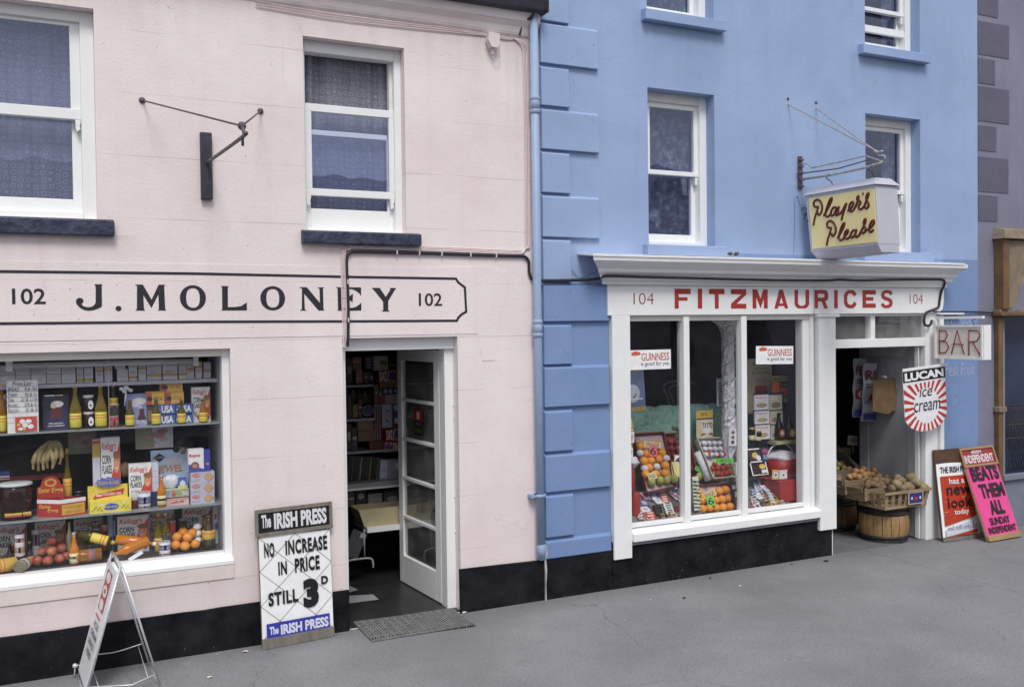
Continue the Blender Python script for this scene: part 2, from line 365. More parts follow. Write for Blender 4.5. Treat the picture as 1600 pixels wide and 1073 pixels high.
# ------------------------------------------------------------------ materials
M_pink = wall_paint('pink_paint', (.78, .675, .665), (.83, .75, .74), (2.596, .42), (.5, .38, .37), (.66, .53, .53), runs=((-1.2, .5, 2.90, .5), (1.58, 2.55, 2.89, .45), (-1.6, 1.15, .50, .3), (3.3, 3.56, 4.6, 1.6), (-4, 3.6, 4.62, .5)))
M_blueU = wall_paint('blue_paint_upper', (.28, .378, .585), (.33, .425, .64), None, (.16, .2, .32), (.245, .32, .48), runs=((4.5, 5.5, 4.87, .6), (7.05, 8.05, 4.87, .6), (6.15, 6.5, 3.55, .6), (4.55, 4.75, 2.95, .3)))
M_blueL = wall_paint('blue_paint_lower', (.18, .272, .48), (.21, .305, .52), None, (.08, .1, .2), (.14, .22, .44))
M_purple = wall_paint('mauve_paint', (.18, .182, .25), (.215, .217, .285), None, (.2, .18, .26), (.30, .29, .40))
M_purpleD = surf('mauve_paint_block', (.105, .10, .15), (.125, .12, .17), 5, .7, .3)
M_white = surf('white_gloss_paint', (.83, .84, .84), (.80, .81, .80), 7, .42, .25, 30, speck=(38, .79, (.3, .26, .22)), dist=.002)
M_whited = surf('worn_white_paint', (.83, .835, .84), (.78, .785, .785), 7, .5, .4, 40, speck=(50, .76, (.3, .27, .24)), dist=.003)
M_cream = surf('cream_paint', (.78, .75, .70), (.70, .66, .61), 6, .5, .3, 30)
M_black = surf('black_plinth_paint', (.005, .005, .007), (.022, .022, .027), 4, .62, .8, 24, speck=(46, .70, (.10, .10, .11)), dist=.006, spec=.12)
M_navy = surf('dark_sill_paint', (.022, .026, .05), (.06, .07, .115), 14, .5, 1.0, 22, dist=.012)
M_pipe = surf('pale_blue_pipe_paint', (.31, .405, .575), (.27, .36, .525), 7, .45, .3, 40)
M_cable = surf('black_cable', (.018, .017, .022), (.04, .035, .05), 30, .5, .2)
M_pinkcable = surf('pink_painted_cable', (.80, .68, .68), (.74, .6, .6), 20, .5, .2)
M_gutter = surf('gutter_iron', (.03, .028, .045), (.05, .045, .06), 12, .5, .4)
M_slate = surf('roof_slate', (.10, .10, .13), (.2, .2, .22), 8, .6, .5, 30)
M_mortar = surf('ridge_mortar', (.5, .5, .5), (.35, .34, .36), 12, .9, .7, 25)
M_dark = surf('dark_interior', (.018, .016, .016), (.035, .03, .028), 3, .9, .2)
M_dark2 = surf('reflection_blue_interior', (.085, .085, .14), (.06, .06, .10), 2, .9, .2)  # navy of the pane reflection put into the interior colour
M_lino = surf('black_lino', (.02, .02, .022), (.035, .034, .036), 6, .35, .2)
M_grey = surf('grey_wood_paint', (.42, .43, .46), (.36, .36, .40), 6, .5, .3)
M_shelf = surf('glass_shelf_edge', (.22, .25, .25), (.35, .38, .38), 12, .25, .1)
M_steel = surf('shelf_metal_trim', (.62, .63, .68), (.5, .5, .56), 30, .3, .4, 20, metal=.4)
M_tubew = surf('fluorescent_tube_white', (.55, .56, .60), (.6, .6, .64), 5, .3, .05)
M_iron = surf('weathered_iron', (.07, .06, .075), (.14, .11, .12), 25, .55, .5)
M_ironp = surf('pale_painted_iron', (.42, .42, .45), (.26, .24, .24), 25, .5, .4)
M_wood = surf('pale_crate_wood', (.36, .27, .16), (.22, .155, .09), 5, .75, .5, 40, stretch=(1, 1, 6))
M_woodg = surf('grey_weathered_wood', (.22, .20, .17), (.14, .125, .11), 5, .8, .6, 40, stretch=(4, 1, 1))
M_barrel = surf('oak_stave', (.40, .25, .115), (.25, .145, .065), 4, .6, .4, 30, stretch=(6, 6, 1))
M_barreld = surf('dark_oak_stave', (.16, .095, .05), (.09, .055, .03), 4, .6, .4, 30, stretch=(6, 6, 1))
M_hoop = surf('black_hoop', (.02, .02, .022), (.04, .035, .03), 20, .45, .3)
M_rubber = surf('rubber_mat', (.085, .085, .085), (.14, .14, .14), 12, .7, .4)
M_paper = surf('kraft_paper', (.24, .16, .085), (.15, .095, .05), 9, .8, .5, 20)
M_lightbox = surf('light_grey_enamel', (.50, .50, .56), (.46, .46, .53), 8, .4, .1)
M_signy = surf('cream_yellow_panel', (.86, .74, .36), (.82, .70, .33), 4, .35, .1)
M_brownp = surf('dark_red_brown_letters', (.10, .018, .014), (.13, .022, .018), 10, .3, .1)
M_alu = surf('white_metal_tube', (.62, .64, .66), (.5, .52, .54), 20, .3, .1, metal=.3)
M_foil = surf('crinkled_foil', (.82, .82, .88), (.66, .66, .74), 60, .3, .8, 55, dist=.01, metal=.1)
M_stone = surf('brown_painted_stone', (.20, .115, .052), (.12, .068, .034), 6, .7, .6, 20)
M_stone2 = surf('tan_stone', (.27, .21, .145), (.17, .135, .10), 8, .8, .6, 20)
M_greyst = surf('grey_base_stone', (.20, .22, .28), (.16, .17, .21), 5, .75, .4)
M_green = surf('green_crumpled_paper', (.33, .56, .47), (.22, .42, .36), 9, .6, 1.0, 14, dist=.03)
M_tissue = surf('white_tissue', (.7, .7, .74), (.55, .54, .6), 30, .6, 1.0, 40, dist=.01)
M_redpap = surf('red_wrapping', (.36, .03, .025), (.26, .02, .018), 12, .45, .5, 16)
GL_shop = glass_mat('shop_glass', 1.40, gc=(.85, .88, 1)); GL_up = glass_mat('window_glass', 1.75, (.93, .95, 1), gc=(.62, .66, .85))  # gloss tints carry the blue of the reflected sky
GL_door = glass_mat('door_glass', 1.5, dust=.10)
M_lace = lace_mat()
def fruit_mat(name, a, b, sc=5, bump=.4, rough=.42):
    return surf(name, a, b, sc, rough, bump, 90, dist=.002)
M_orange = fruit_mat('orange_peel', (.72, .27, .03), (.80, .36, .06), 9)
M_apple = fruit_mat('red_apple_skin', (.33, .03, .03), (.55, .27, .12), 11, .1, .3)
M_appled = fruit_mat('dark_apple_skin', (.22, .02, .02), (.36, .06, .04), 16, .1, .3)
M_tomato = fruit_mat('tomato_skin', (.36, .035, .02), (.44, .07, .03), 9, .05, .25)
M_pear = fruit_mat('pear_skin', (.30, .34, .08), (.42, .42, .14), 12, .2)
M_banana = fruit_mat('banana_skin', (.36, .29, .13), (.22, .165, .08), 22, .2, .5)
M_grape = fruit_mat('grape_skin', (.07, .09, .05), (.13, .15, .07), 20, .1, .3)
M_turnip = fruit_mat('turnip_skin', (.34, .25, .12), (.09, .085, .07), 14, .6, .6)
M_potato = fruit_mat('potato_skin', (.24, .16, .085), (.12, .08, .045), 18, .7, .8)
M_onion = fruit_mat('onion_skin', (.42, .25, .10), (.24, .11, .06), 18, .2, .4)

# ------------------------------------------------------------------ ground
XE, XB = 3.55, 8.80            # party lines between the three buildings
def sheet(name, x0, x1, y0, y1, z, m, zt=None):
    mb = MB(); mb.box(x0, x1, y0, y1, z-.3 if zt is None else zt, z, m); return mb.build(name)
mp_ = surf('pavement_asphalt', (.205, .208, .222), (.27, .27, .285), 1.6, .8, .55, 140, speck=(9, .735, (.33, .33, .35)), spec=.3)
def pave_mat():
    m, t, b = nodes('pavement_concrete'); nd = t.nodes; lk = t.links.new
    g = nd.new('ShaderNodeNewGeometry'); P = g.outputs['Position']
    def nz(s, d=5, r=.6):
        n = nd.new('ShaderNodeTexNoise'); n.inputs['Scale'].default_value = s; n.inputs['Detail'].default_value = d; n.inputs['Roughness'].default_value = r; lk(P, n.inputs['Vector']); return n.outputs['Fac']
    def mr(v, a, b_, c=0, d=1):
        q = nd.new('ShaderNodeMapRange'); q.inputs[1].default_value = a; q.inputs[2].default_value = b_; q.inputs[3].default_value = c; q.inputs[4].default_value = d; lk(v, q.inputs[0]); return q.outputs[0]
    def mix(f, a, c):
        x = nd.new('ShaderNodeMix'); x.data_type = 'RGBA'; lk(f, x.inputs['Factor']); lk(a, x.inputs['A']); x.inputs['B'].default_value = (*c, 1); return x.outputs['Result']
    r = nd.new('ShaderNodeValToRGB'); r.color_ramp.elements[0].position = .3; r.color_ramp.elements[1].position = .7
    r.color_ramp.elements[0].color = (.17, .172, .186, 1); r.color_ramp.elements[1].color = (.245, .247, .26, 1); lk(nz(.9, 9, .62), r.inputs[0])
    o = mix(mr(nz(70, 3), .54, .68, 0, .6), r.outputs[0], (.36, .355, .36))
    o = mix(mr(nz(52, 3), .56, .68, 0, .6), o, (.09, .09, .10))
    o = mix(mr(nz(3.1, 6), .63, .72, 0, .35), o, (.13, .125, .12))
    o = mix(mr(nz(17, 2), .77, .785, 0, .8), o, (.055, .05, .045))
    o = mix(mr(nz(23, 1), .80, .81, 0, .8), o, (.55, .55, .56))
    o = mix(mr(nz(.55, 8, .7), .5, .68, 0, .5), o, (.16, .158, .165)); o = mix(mr(nz(1.9, 9, .75), .60, .70, 0, .3), o, (.35, .35, .36))
    vc = nd.new('ShaderNodeTexVoronoi'); vc.feature = 'DISTANCE_TO_EDGE'; vc.inputs['Scale'].default_value = .42
    nj = nd.new('ShaderNodeTexNoise'); nj.inputs['Scale'].default_value = 2.5; nj.inputs['Detail'].default_value = 8; lk(P, nj.inputs['Vector'])
    va = nd.new('ShaderNodeVectorMath'); va.operation = 'MULTIPLY_ADD'; lk(nj.outputs['Color'], va.inputs[0]); va.inputs[1].default_value = (.35, .35, .35); lk(P, va.inputs[2]); lk(va.outputs[0], vc.inputs['Vector'])
    lt = nd.new('ShaderNodeMath'); lt.operation = 'LESS_THAN'; lk(vc.outputs['Distance'], lt.inputs[0]); lt.inputs[1].default_value = .0016
    gate = nd.new('ShaderNodeMath'); gate.operation = 'MULTIPLY'; lk(lt.outputs[0], gate.inputs[0]); lk(mr(nz(.8, 2), .45, .6, 0, .55), gate.inputs[1]); o = mix(gate.outputs[0], o, (.09, .09, .09))
    sp = nd.new('ShaderNodeSeparateXYZ'); lk(P, sp.inputs[0])
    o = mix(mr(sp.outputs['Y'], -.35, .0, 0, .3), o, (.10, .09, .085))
    lk(o, b.inputs['Base Color']); b.inputs['Roughness'].default_value = .82; b.inputs['Specular IOR Level'].default_value = .3
    mm = nd.new('ShaderNodeMath'); mm.operation = 'MULTIPLY_ADD'; lk(nz(6, 6), mm.inputs[0]); mm.inputs[1].default_value = 2.5; lk(nz(150, 3), mm.inputs[2])
    bp = nd.new('ShaderNodeBump'); bp.inputs['Strength'].default_value = .5; bp.inputs['Distance'].default_value = .004; lk(mm.outputs[0], bp.inputs['Height']); lk(bp.outputs[0], b.inputs['Normal'])
    return m
M_pave = pave_mat(); M_road = surf('road_asphalt', (.05, .05, .052), (.07, .07, .072), 3, .85, .5, 120)
mb = MB()
# pavement in long poured bays with narrow recessed joints
ys = [(-3.6, -1.86), (-1.852, 0)]
xs = [(-30, -2.6), (-2.594, 7.1), (7.106, 9.9), (9.906, 40)]
for a, b in xs:
    mb.box(a, b, -3.6, 0.0, -.3, 0, M_pave)
struct(mb.build('pavement'))
mb = MB(); mb.box(-30, 40, -3.605, 2.2, -.5, -.012, M_pave); struct(mb.build('ground'))
mb = MB()
for i in range(24): mb.box(-20+i*2, -20+i*2+1.99, -3.76, -3.607, -.3, .002, M_mortar)
struct(mb.build('kerb'))
mb = MB(); mb.box(-300, 300, -300, 300, -.8, -.13, M_road); struct(mb.build('road'))
mb = MB(); mb.box(-30, 40, -17, -13.2, -.4, 0, M_pave); struct(mb.build('far_pavement'))

# ------------------------------------------------------------------ walls with openings
def wall(mb, x0, x1, z0, z1, holes, m, reveal=None, y=0, dep=.3, cuts=()):
    xs = sorted({x0, x1, *[h[0] for h in holes], *[h[1] for h in holes]}); zs = sorted({z0, z1, *cuts, *[h[2] for h in holes], *[h[3] for h in holes]})
    xs = [x for x in xs if x0 <= x <= x1]; zs = [z for z in zs if z0 <= z <= z1]
    for i in range(len(xs)-1):
        for j in range(len(zs)-1):
            cx, cz = (xs[i]+xs[i+1])/2, (zs[j]+zs[j+1])/2
            if any(h[0] < cx < h[1] and h[2] < cz < h[3] for h in holes): continue
            mm = m(cx, cz) if callable(m) else m
            mb.add([(xs[i], y, zs[j]), (xs[i+1], y, zs[j]), (xs[i+1], y, zs[j+1]), (xs[i], y, zs[j+1])], [(0, 1, 2, 3)], mm)
    for h in holes:
        a, b, c, d = h[:4]; e = h[4] if len(h) > 4 else dep; a, b, c, d = max(a, x0), min(b, x1), max(c, z0), min(d, z1)
        mm = reveal or (m(b+.01, (c+d)/2) if callable(m) else m)
        mb.add([(a, y, c), (b, y, c), (b, y, d), (a, y, d), (a, y+e, c), (b, y+e, c), (b, y+e, d), (a, y+e, d)],
               [(0, 4, 5, 1), (1, 5, 6, 2), (2, 6, 7, 3), (3, 7, 4, 0)], mm)
def shell(mb, x0, x1, y1, z1, m, z0=0, y0=.36):
    """side walls, back wall and flat cover so that no daylight leaks in"""
    mb.box(x0, x0+.2, y0, y1, z0, z1, m); mb.box(x1-.2, x1, y0, y1, z0, z1, m); mb.box(x0+.2, x1-.2, y1-.2, y1, z0, z1, m); mb.box(x0+.2, x1-.2, y0, y1-.2, z1-.15, z1, m)

# ================================================================== PINK BUILDING
pink = thing('pink_shop_building', 'pale pink painted two storey shop numbered 102 with black lettered name band', 'building')
HP = [(-.95, .237, 3.00, 4.391, .36), (1.626, 2.40, 2.975, 4.385, .36), (-1.6, 1.075, .61, 2.125, .36), (1.885, 2.81, -.1, W(650, 526.5).z, .36)]
mb = MB(); wall(mb, -4.2, XE, .0, 4.86, HP, M_pink, dep=.36)
mb.build('wall', pink)
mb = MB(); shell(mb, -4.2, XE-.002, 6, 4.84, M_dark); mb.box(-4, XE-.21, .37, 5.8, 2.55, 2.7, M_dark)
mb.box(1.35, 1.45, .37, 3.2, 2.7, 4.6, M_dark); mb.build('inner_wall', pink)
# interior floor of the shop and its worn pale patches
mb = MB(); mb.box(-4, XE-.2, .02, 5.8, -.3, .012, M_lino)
mb.build('shop_floor', pink)
for q in (((541, 912), (560, 921), (541, 926)), ((545, 930), (583, 928), (592, 936), (545, 942))):
    mb = MB(); P = [G(x, y, .016) for x, y in q]; mb.add([p for p in P], [tuple(range(len(P)))[::-1]], surf('grey_floor_patch', (.30, .31, .33), (.24, .25, .26)))
    mb.add([p-Vector((0, 0, .004)) for p in P], [tuple(range(len(P)))], M_lino); mb.build('floor_tile', pink)
# plinth: broken at the doorway
zp = .305
mb = MB(); mb.prism([(-4.2, 0), (1.9, 0)]+[(1.9-.13*k, zp+.007*noise.noise(Vector((k*.7, 3, 0)))) for k in range(47)]+[(-4.2, zp)], -.022, .0, M_black); mb.build('plinth', pink, bevel=.006)
mb = MB(); mb.prism([(2.80, 0), (XE-.01, 0), (XE-.01, .325), (3.1, .335), (2.80, .34)], -.022, 0, M_black)
mb.build('plinth', pink, bevel=.006); mb = MB(); mb.box(2.812, 2.83, -.0, .2, 0, .33, M_black); mb.build('plinth', pink, bevel=.003)
# smooth raised signboard panel of render and the old patch to its right
mb = MB()
mb.prism([(-4.2, 2.19), (3.22, 2.19), (3.2, 2.02), (3.06, 2.02), (3.05, 2.15), (1.86, 2.15), (1.84, 2.2), (-4.2, 2.2)][0:0] or [(-4.2, 2.20), (2.62, 2.20), (2.98, 2.20), (3.02, 1.985), (3.13, 1.985), (3.17, 2.30), (3.24, 2.50), (3.25, 2.70), (3.05, 2.735), (2.55, 2.715), (-4.2, 2.715)], -.004, .0, M_pink)
mb.build('name_band', pink)
# painted border line
mI = flat((.022, .02, .028), .5, 'sign_black', .3)
def ribbon(mb, pts, wd, m, y):
    P = [Vector((p[0], p[1])) for p in pts]; Lf = []; Rt = []
    for i, p in enumerate(P):
        a = (p-P[i-1]).normalized() if i else None; b = (P[i+1]-p).normalized() if i < len(P)-1 else None
        d = ((a or b)+(b or a)).normalized(); n_ = Vector((-d.y, d.x)); c = n_.dot(Vector((-(b or a).y, (b or a).x))); q = n_*(wd/2/max(c, .5))
        Lf.append(p+q); Rt.append(p-q)
    vs = [(v.x, y, v.y) for v in Lf]+[(v.x, y, v.y) for v in Rt]; n = len(P)
    mb.add(vs, [(n+i, n+i+1, i+1, i) for i in range(n-1)], m)
mb = MB(); zt, zb = W(500, 431.5).z, W(300, 502.8).z
bl = [(-4.2, zt)]+[(W(x, y).x, W(x, y).z) for x, y in ((300, 427.5), (560, 433), (712, 435.5), (715.5, 441), (720.5, 445), (726, 449), (727, 468), (728, 487), (721, 491), (716, 496), (713.5, 501), (560, 502), (300, 502.8))]+[(-4.2, zb)]
ribbon(mb, bl, .019, mI, -.0055); mb.build('border_line', pink)
# hand-drawn roman letters
def gl(name):
    k = .07
    def serif(x0, x1, z, up=1, s=.05, e=.03): return None
    D = {}
    D['J'] = (1.0, [[(.68,1),(1,1),(.965,.94),(.96,.2),(.93,.13),(.78,.06),(.62,.01),(.45,-.005),(.28,.03),(.13,.12),(.03,.24),(.0,.34),(.03,.44),(.12,.49),(.22,.47),(.28,.40),(.27,.31),(.2,.26),(.27,.17),(.42,.13),(.55,.14),(.66,.2),(.72,.29),(.73,.4),(.74,.9),(.72,.95)]], [])
    D['.'] = (1, [[(.5+.5*math.cos(a*PI/8), .5+.5*math.sin(a*PI/8)) for a in range(16)]], [])
    D['M'] = (1, [[(.0,1),(.26,1),(.54,.42),(.78,1),(1,1),(.965,.94),(.985,.06),(1.02,0),(.74,0),(.775,.06),(.765,.62),(.53,.10),(.27,.6),(.285,.06),(.32,0),(0,0),(.05,.06),(.07,.94)]], [])
    o = [(.5+.5*math.cos(a*PI/14), .5+.5*math.sin(a*PI/14)) for a in range(28)]
    i_ = []
    for a in range(28):
        t = a*PI/14; c, s_ = math.cos(t), math.sin(t); i_.append((.5+.26*math.copysign(abs(c)**.8, c), .5+.38*math.copysign(abs(s_)**.8, s_)))
    D['O'] = (1, [o, i_], [])
    D['L'] = (1, [[(0,1),(.32,1),(.27,.95),(.26,.14),(.5,.14),(.78,.18),(1,.34),(1,0),(0,0),(.04,.06),(.045,.95)]], [])
    D['N'] = (1, [[(0,1),(.31,1),(.82,.33),(.81,.94),(.72,1),(1.0,1),(.95,.94),(.96,.06),(1.0,0),(.76,0),(.20,.72),(.22,.06),(.31,0),(.02,0),(.1,.06),(.12,.93)]], [])
    D['E'] = (1, [[(0,1),(1,1),(1,.62),(.93,.74),(.8,.84),(.64,.92),(.24,.92),(.24,.57),(.40,.57),(.52,.60),(.65,.72),(.67,.72),(.65,.36),(.52,.46),(.40,.49),(.22,.49),(.22,.13),(.62,.12),(.78,.16),(.92,.26),(1,.36),(1,0),(.02,0),(.06,.05),(.05,.95)]], [])
    D['Y'] = (1, [[(0,1),(.32,1),(.34,.97),(.56,.62),(.75,.93),(.72,1),(1,1),(.94,.93),(.66,.45),(.65,.06),(.72,0),(.38,0),(.45,.06),(.45,.42),(.06,.94)]], [])
    return D[name]
def glyph(mb, ch, x0, x1, z0, z1, m, y):
    loops = gl(ch)[1]; L3 = [[Vector((a, b, 0)) for a, b in lp] for lp in loops]
    tr = tessellate_polygon(L3); flatv = [v for lp in loops for v in lp]
    vs = [(x0+(x1-x0)*a, y, z0+(z1-z0)*b) for a, b in flatv]
    # orient towards the street
    fs = []
    for t in tr:
        a, b, c = [Vector(flatv[k]) for k in t]
        fs.append(tuple(t) if (b-a).cross(c-a) > 0 else tuple(t)[::-1])
    mb.add(vs, fs, m)
for ch, a, b, t0, b0 in (('J', 118.8, 160.3, 444, 485.3), ('.', 180.5, 189.8, 477.8, 486.2), ('M', 211.4, 258, 444.7, 485.2), ('O', 281.2, 321.3, 445.5, 485.5), ('L', 345.5, 385, 447, 485),
                         ('O', 406.8, 445, 447, 485), ('N', 467.4, 506.3, 448.8, 485.2), ('E', 525.6, 563.8, 448.8, 485.3), ('Y', 580.9, 619.2, 449.8, 486.7)):
    mb = MB(); p, q = W(a, b0), W(b, t0); glyph(mb, ch, p.x, q.x, W((a+b)/2, b0).z, W((a+b)/2, t0).z, mI, -.0055)
    mb.build('letter', pink)
def digits(parent, s, a, b, t0, b0, m, y, bold=.0, name='number'):
    mb = MB(); p, q = W(a, b0, y), W(b, t0, y); z0, z1 = W((a+b)/2, b0, y).z, W((a+b)/2, t0, y).z
    vs, fs = text_geo(s, bold, 0, 1.0); mb.add([(p.x+(q.x-p.x)*u, y, z0+(z1-z0)*v) for u, v in vs], fs, m)
    return mb.build(name, parent)
digits(pink, '102', 19, 71, 450.6, 475.5, mI, -.0055, .015); digits(pink, '102', 654.5, 690.6, 458, 478.2, mI, -.0055, .012)

# eaves, gutter, roof
mb = MB(); mb.profx([(0, 4.58), (-.015, 4.60), (-.03, 4.66), (-.07, 4.70), (-.075, 4.76), (0, 4.77)], -4.2, XE-.01, M_pink); mb.build('eaves_moulding', pink)
mb = MB(); mb.profx([(-.02, 4.79), (-.10, 4.765), (-.15, 4.78), (-.17, 4.86), (-.155, 4.862), (-.14, 4.80), (-.10, 4.785), (-.03, 4.80)], -4.2, 3.56, M_gutter)
mb.box(3.555, 3.57, -.17, -.02, 4.765, 4.862, M_gutter); mb.build('gutter', pink)
mb = MB(); mb.tube(smooth_path([(3.47, -.1, 4.77), (3.45, -.09, 4.73), (3.40, -.03, 4.69), (3.38, -.01, 4.6)]), .012, M_gutter); mb.build('gutter_bracket', pink)
mb = MB(); mb.wedge([(-4.2, -.09, 4.865), (XE-.12, -.09, 4.865), (XE-.12, 3, 6.55), (-4.2, 3, 6.55)], [(-4.2, -.09, 4.885), (XE-.12, -.09, 4.885), (XE-.12, 3, 6.57), (-4.2, 3, 6.57)], M_slate)
mb.wedge([(-4.2, 3.01, 6.55), (XE-.01, 3.01, 6.55), (XE-.01, 6, 4.9), (-4.2, 6, 4.9)], [(-4.2, 3.01, 6.57), (XE-.01, 3.01, 6.57), (XE-.01, 6, 4.92), (-4.2, 6, 4.92)], M_slate)
rf = mb.build('roof', pink)
mb = MB(); mb.wedge([(XE-.118, -.09, 4.87), (XE-.0, -.05, 4.87), (XE-.0, 3, 6.58), (XE-.118, 3, 6.58)], [(XE-.118, -.09, 4.92), (XE-.0, -.05, 4.93), (XE-.0, 3, 6.66), (XE-.118, 3, 6.66)], M_mortar); mb.build('verge_mortar', rf)
for r_ in range(3):
    for i in range(24):
        x = -4.15+i*.315+(r_ % 2)*.15
        if x > XE-.46: continue
        me = MB(); y0 = -.1+r_*.26; sl = (6.55-4.865)/3.09; z = 4.888+(y0+.09)*sl
        me.wedge([(x, y0, z), (x+.308, y0, z), (x+.308, y0+.3, z+.3*sl), (x, y0+.3, z+.3*sl)], [(x, y0, z+.01), (x+.308, y0, z+.01), (x+.308, y0+.3, z+.3*sl+.004), (x, y0+.3, z+.3*sl+.004)], M_slate); me.build('slate', rf)

# ---- sash windows
def bar(mb, a, b, c, d, y0, y1, m=None): mb.box(a, b, y0, y1, c, d, m or M_white)
def curtain(parent, x0, x1, z0, z1, y, folds=5):
    mb = MB(); n = 60; vs = []
    for i in range(n+1):
        u = i/n; x = x0+(x1-x0)*u; amp = .02*(1.3 if u < .3 else .5); yy = y+amp*math.sin(u*folds*6.3+2*math.sin(u*9))
        vs += [(x, yy, z0), (x, yy, z1)]
    mb.add(vs, [(2*i, 2*i+2, 2*i+3, 2*i+1) for i in range(n)], M_lace, True); mb.build('net_curtain', parent)
    mb = MB(); mb.box(x0-.3, x1+.3, y+.5, y+.52, z0-.2, z1+.2, M_dark2); mb.build('room_backdrop', parent)
def sill(parent, x0, x1, zt, h, out, m, bev=.008):
    mb = MB(); mb.wedge([(x0, -out, zt-h), (x1, -out, zt-h), (x1, .0, zt-h), (x0, .0, zt-h)], [(x0, -out, zt-.012), (x1, -out, zt-.012), (x1, .0, zt), (x0, .0, zt)], m); return mb.build('window_sill', parent, bevel=bev)
def Zc(px, py, y): return W(px, py, y).z
# window A (left, cut by the frame)
def horn(mb, x, z, y): mb.prism([(x-.014, z), (x+.014, z), (x+.014, z-.02), (x+.006, z-.04), (x+.012, z-.06), (x-.006, z-.075), (x-.014, z-.06)], y, y+.03, M_white)
wA = MB(); X0, X1 = -.95, .237; y = .09
bar(wA, X1-.085, X1, 3.0, 4.391, y, y+.1); bar(wA, X0, X0+.085, 3.0, 4.391, y, y+.1)
bar(wA, X0+.085, X1-.085, 4.32, 4.391, y, y+.1); bar(wA, X0+.085, X1-.085, 3.0, 3.05, y-.01, y+.1)
oA = wA.build('window', pink, bevel=.004)
g = MB(); yy = y+.03
gr, gl_ = X1-.085, X0+.085
zt1, zm1, zm2, zb1 = Zc(60, 33, yy), Zc(60, 166, yy), Zc(60, 183, yy), Zc(60, 308, yy)
bar(g, gl_, gr, zm2, zm1, yy-.012, yy+.04); bar(g, gr-.062, gr, zm1, 4.32, yy, yy+.04); bar(g, gl_, gl_+.062, zm1, 4.32, yy, yy+.04); bar(g, gl_+.062, gr-.062, zt1-.01, 4.32, yy, yy+.04)
horn(g, gr-.02, zm2, yy-.01); g.build('upper_sash', oA, bevel=.003)
g = MB(); yl = yy+.045
bar(g, gr-.058, gr, 3.05, zm2, yl, yl+.04); bar(g, gl_, gl_+.058, 3.05, zm2, yl, yl+.04); bar(g, gl_+.058, gr-.058, 3.05, zb1, yl, yl+.04); g.build('lower_sash', oA, bevel=.003)
g = MB(); g.box(gl_+.05, gr-.05, yy+.018, yy+.022, zm1-.01, 4.33, GL_up); g.build('pane', oA)
g = MB(); g.box(gl_+.05, gr-.05, yl+.018, yl+.022, zb1-.01, zm2+.03, GL_up); g.build('pane', oA)
curtain(oA, X0+.02, X1-.02, 3.0, 4.42, .26, 6); sill(pink, -1.2, W(178, 343).x, 3.003, .115, .055, M_navy)
# window B
wB = MB(); X0, X1 = 1.626, 2.40; y = .085
bar(wB, X0, X0+.03, 2.975, 4.385, y, y+.1); bar(wB, X1-.055, X1, 2.975, 4.385, y, y+.1); bar(wB, X0+.03, X1-.055, 4.30, 4.385, y, y+.1); bar(wB, X0+.03, X1-.055, 2.975, 3.0, y-.005, y+.1)
oB = wB.build('window', pink, bevel=.004)
gl_, gr = X0+.03, X1-.055; yy = y+.02
zA, zB_, zC, zD = [Zc(545, v, yy) for v in (167, 179, 297, 308)]
g = MB(); bar(g, gl_, gr, zB_, zA, yy, yy+.035); bar(g, gl_, gr, zD, zC, yy, yy+.035); bar(g, gl_, gl_+.05, zC, zB_, yy, yy+.035); bar(g, gr-.04, gr, zC, zB_, yy, yy+.035)
horn(g, gl_+.02, zD, yy); horn(g, gr-.02, zD, yy); g.build('upper_sash', oB, bevel=.003)
yl = yy+.04; zE, zF, zG = [Zc(545, v, yl) for v in (207, 215, 328)]
g = MB(); bar(g, gl_+.04, gr-.03, zF, zE, yl, yl+.035); bar(g, gl_, gl_+.045, 3.0, zE, yl, yl+.035); bar(g, gr-.045, gr, 3.0, zE, yl, yl+.035); bar(g, gl_+.045, gr-.045, 3.0, zG, yl, yl+.035); g.build('lower_sash', oB, bevel=.003)
g = MB(); bar(g, gr-.025, gr, zA, 4.30, yy+.03, yy+.08, M_cream); g.build('parting_bead', oB)
g = MB(); g.box(gl_+.04, gr-.03, yy+.016, yy+.02, zC-.01, zB_+.01, GL_up); g.build('pane', oB)
g = MB(); g.box(gl_+.04, gr-.04, yl+.016, yl+.02, zG-.01, zE-.01, GL_up); g.build('pane', oB)
curtain(oB, X0+.02, X1-.02, 2.98, 4.42, .22, 5); sill(pink, W(470, 370).x, W(655, 375).x, 2.978, .10, .06, M_navy)

# ---- shop window frame
XR = 1.075
f = MB(); f.box(XR-.05, XR, .06, .16, .61, 2.125, M_whited); f.box(-1.6, XR-.05, .06, .16, 2.07, 2.125, M_cream)
f.wedge([(-1.6, -.012, .60), (XR, -.012, .60), (XR, .16, .60), (-1.6, .16, .60)], [(-1.6, -.012, .63), (XR, -.012, .63), (XR, .16, .672), (-1.6, .16, .672)], M_whited)
f.box(-1.6, XR, -.008, .0, .50, .60, surf('pinkish_cream_paint', (.74, .66, .63), (.66, .57, .55), 5, .6, .4, 30))
sw = f.build('shop_window', pink, bevel=.004)
f = MB(); f.box(-1.6, XR-.045, .115, .12, .66, 2.08, GL_shop); f.build('pane', sw)
f = MB(); f.box(-1.6, XR-.05, .19, .75, .60, .668, surf('dark_deck', (.06, .055, .055), (.11, .10, .10), 12, .4, .3)); f.box(-1.6, XR-.05, .16, .19, .60, .667, M_steel); f.build('display_deck', sw)
f = MB(); f.box(XR-.05, XR-.03, .165, .8, .6, 2.3, M_grey); f.box(-1.6, XR-.03, .1601, .8, 2.13, 2.15, M_dark); f.build('display_lining', sw)
f = MB(); f.box(-1.6, XR-.05, .26, .62, 1.885, 1.90, M_steel); f.box(-1.6, XR-.05, .25, .26, 1.878, 1.903, M_steel); f.build('shelf', sw)
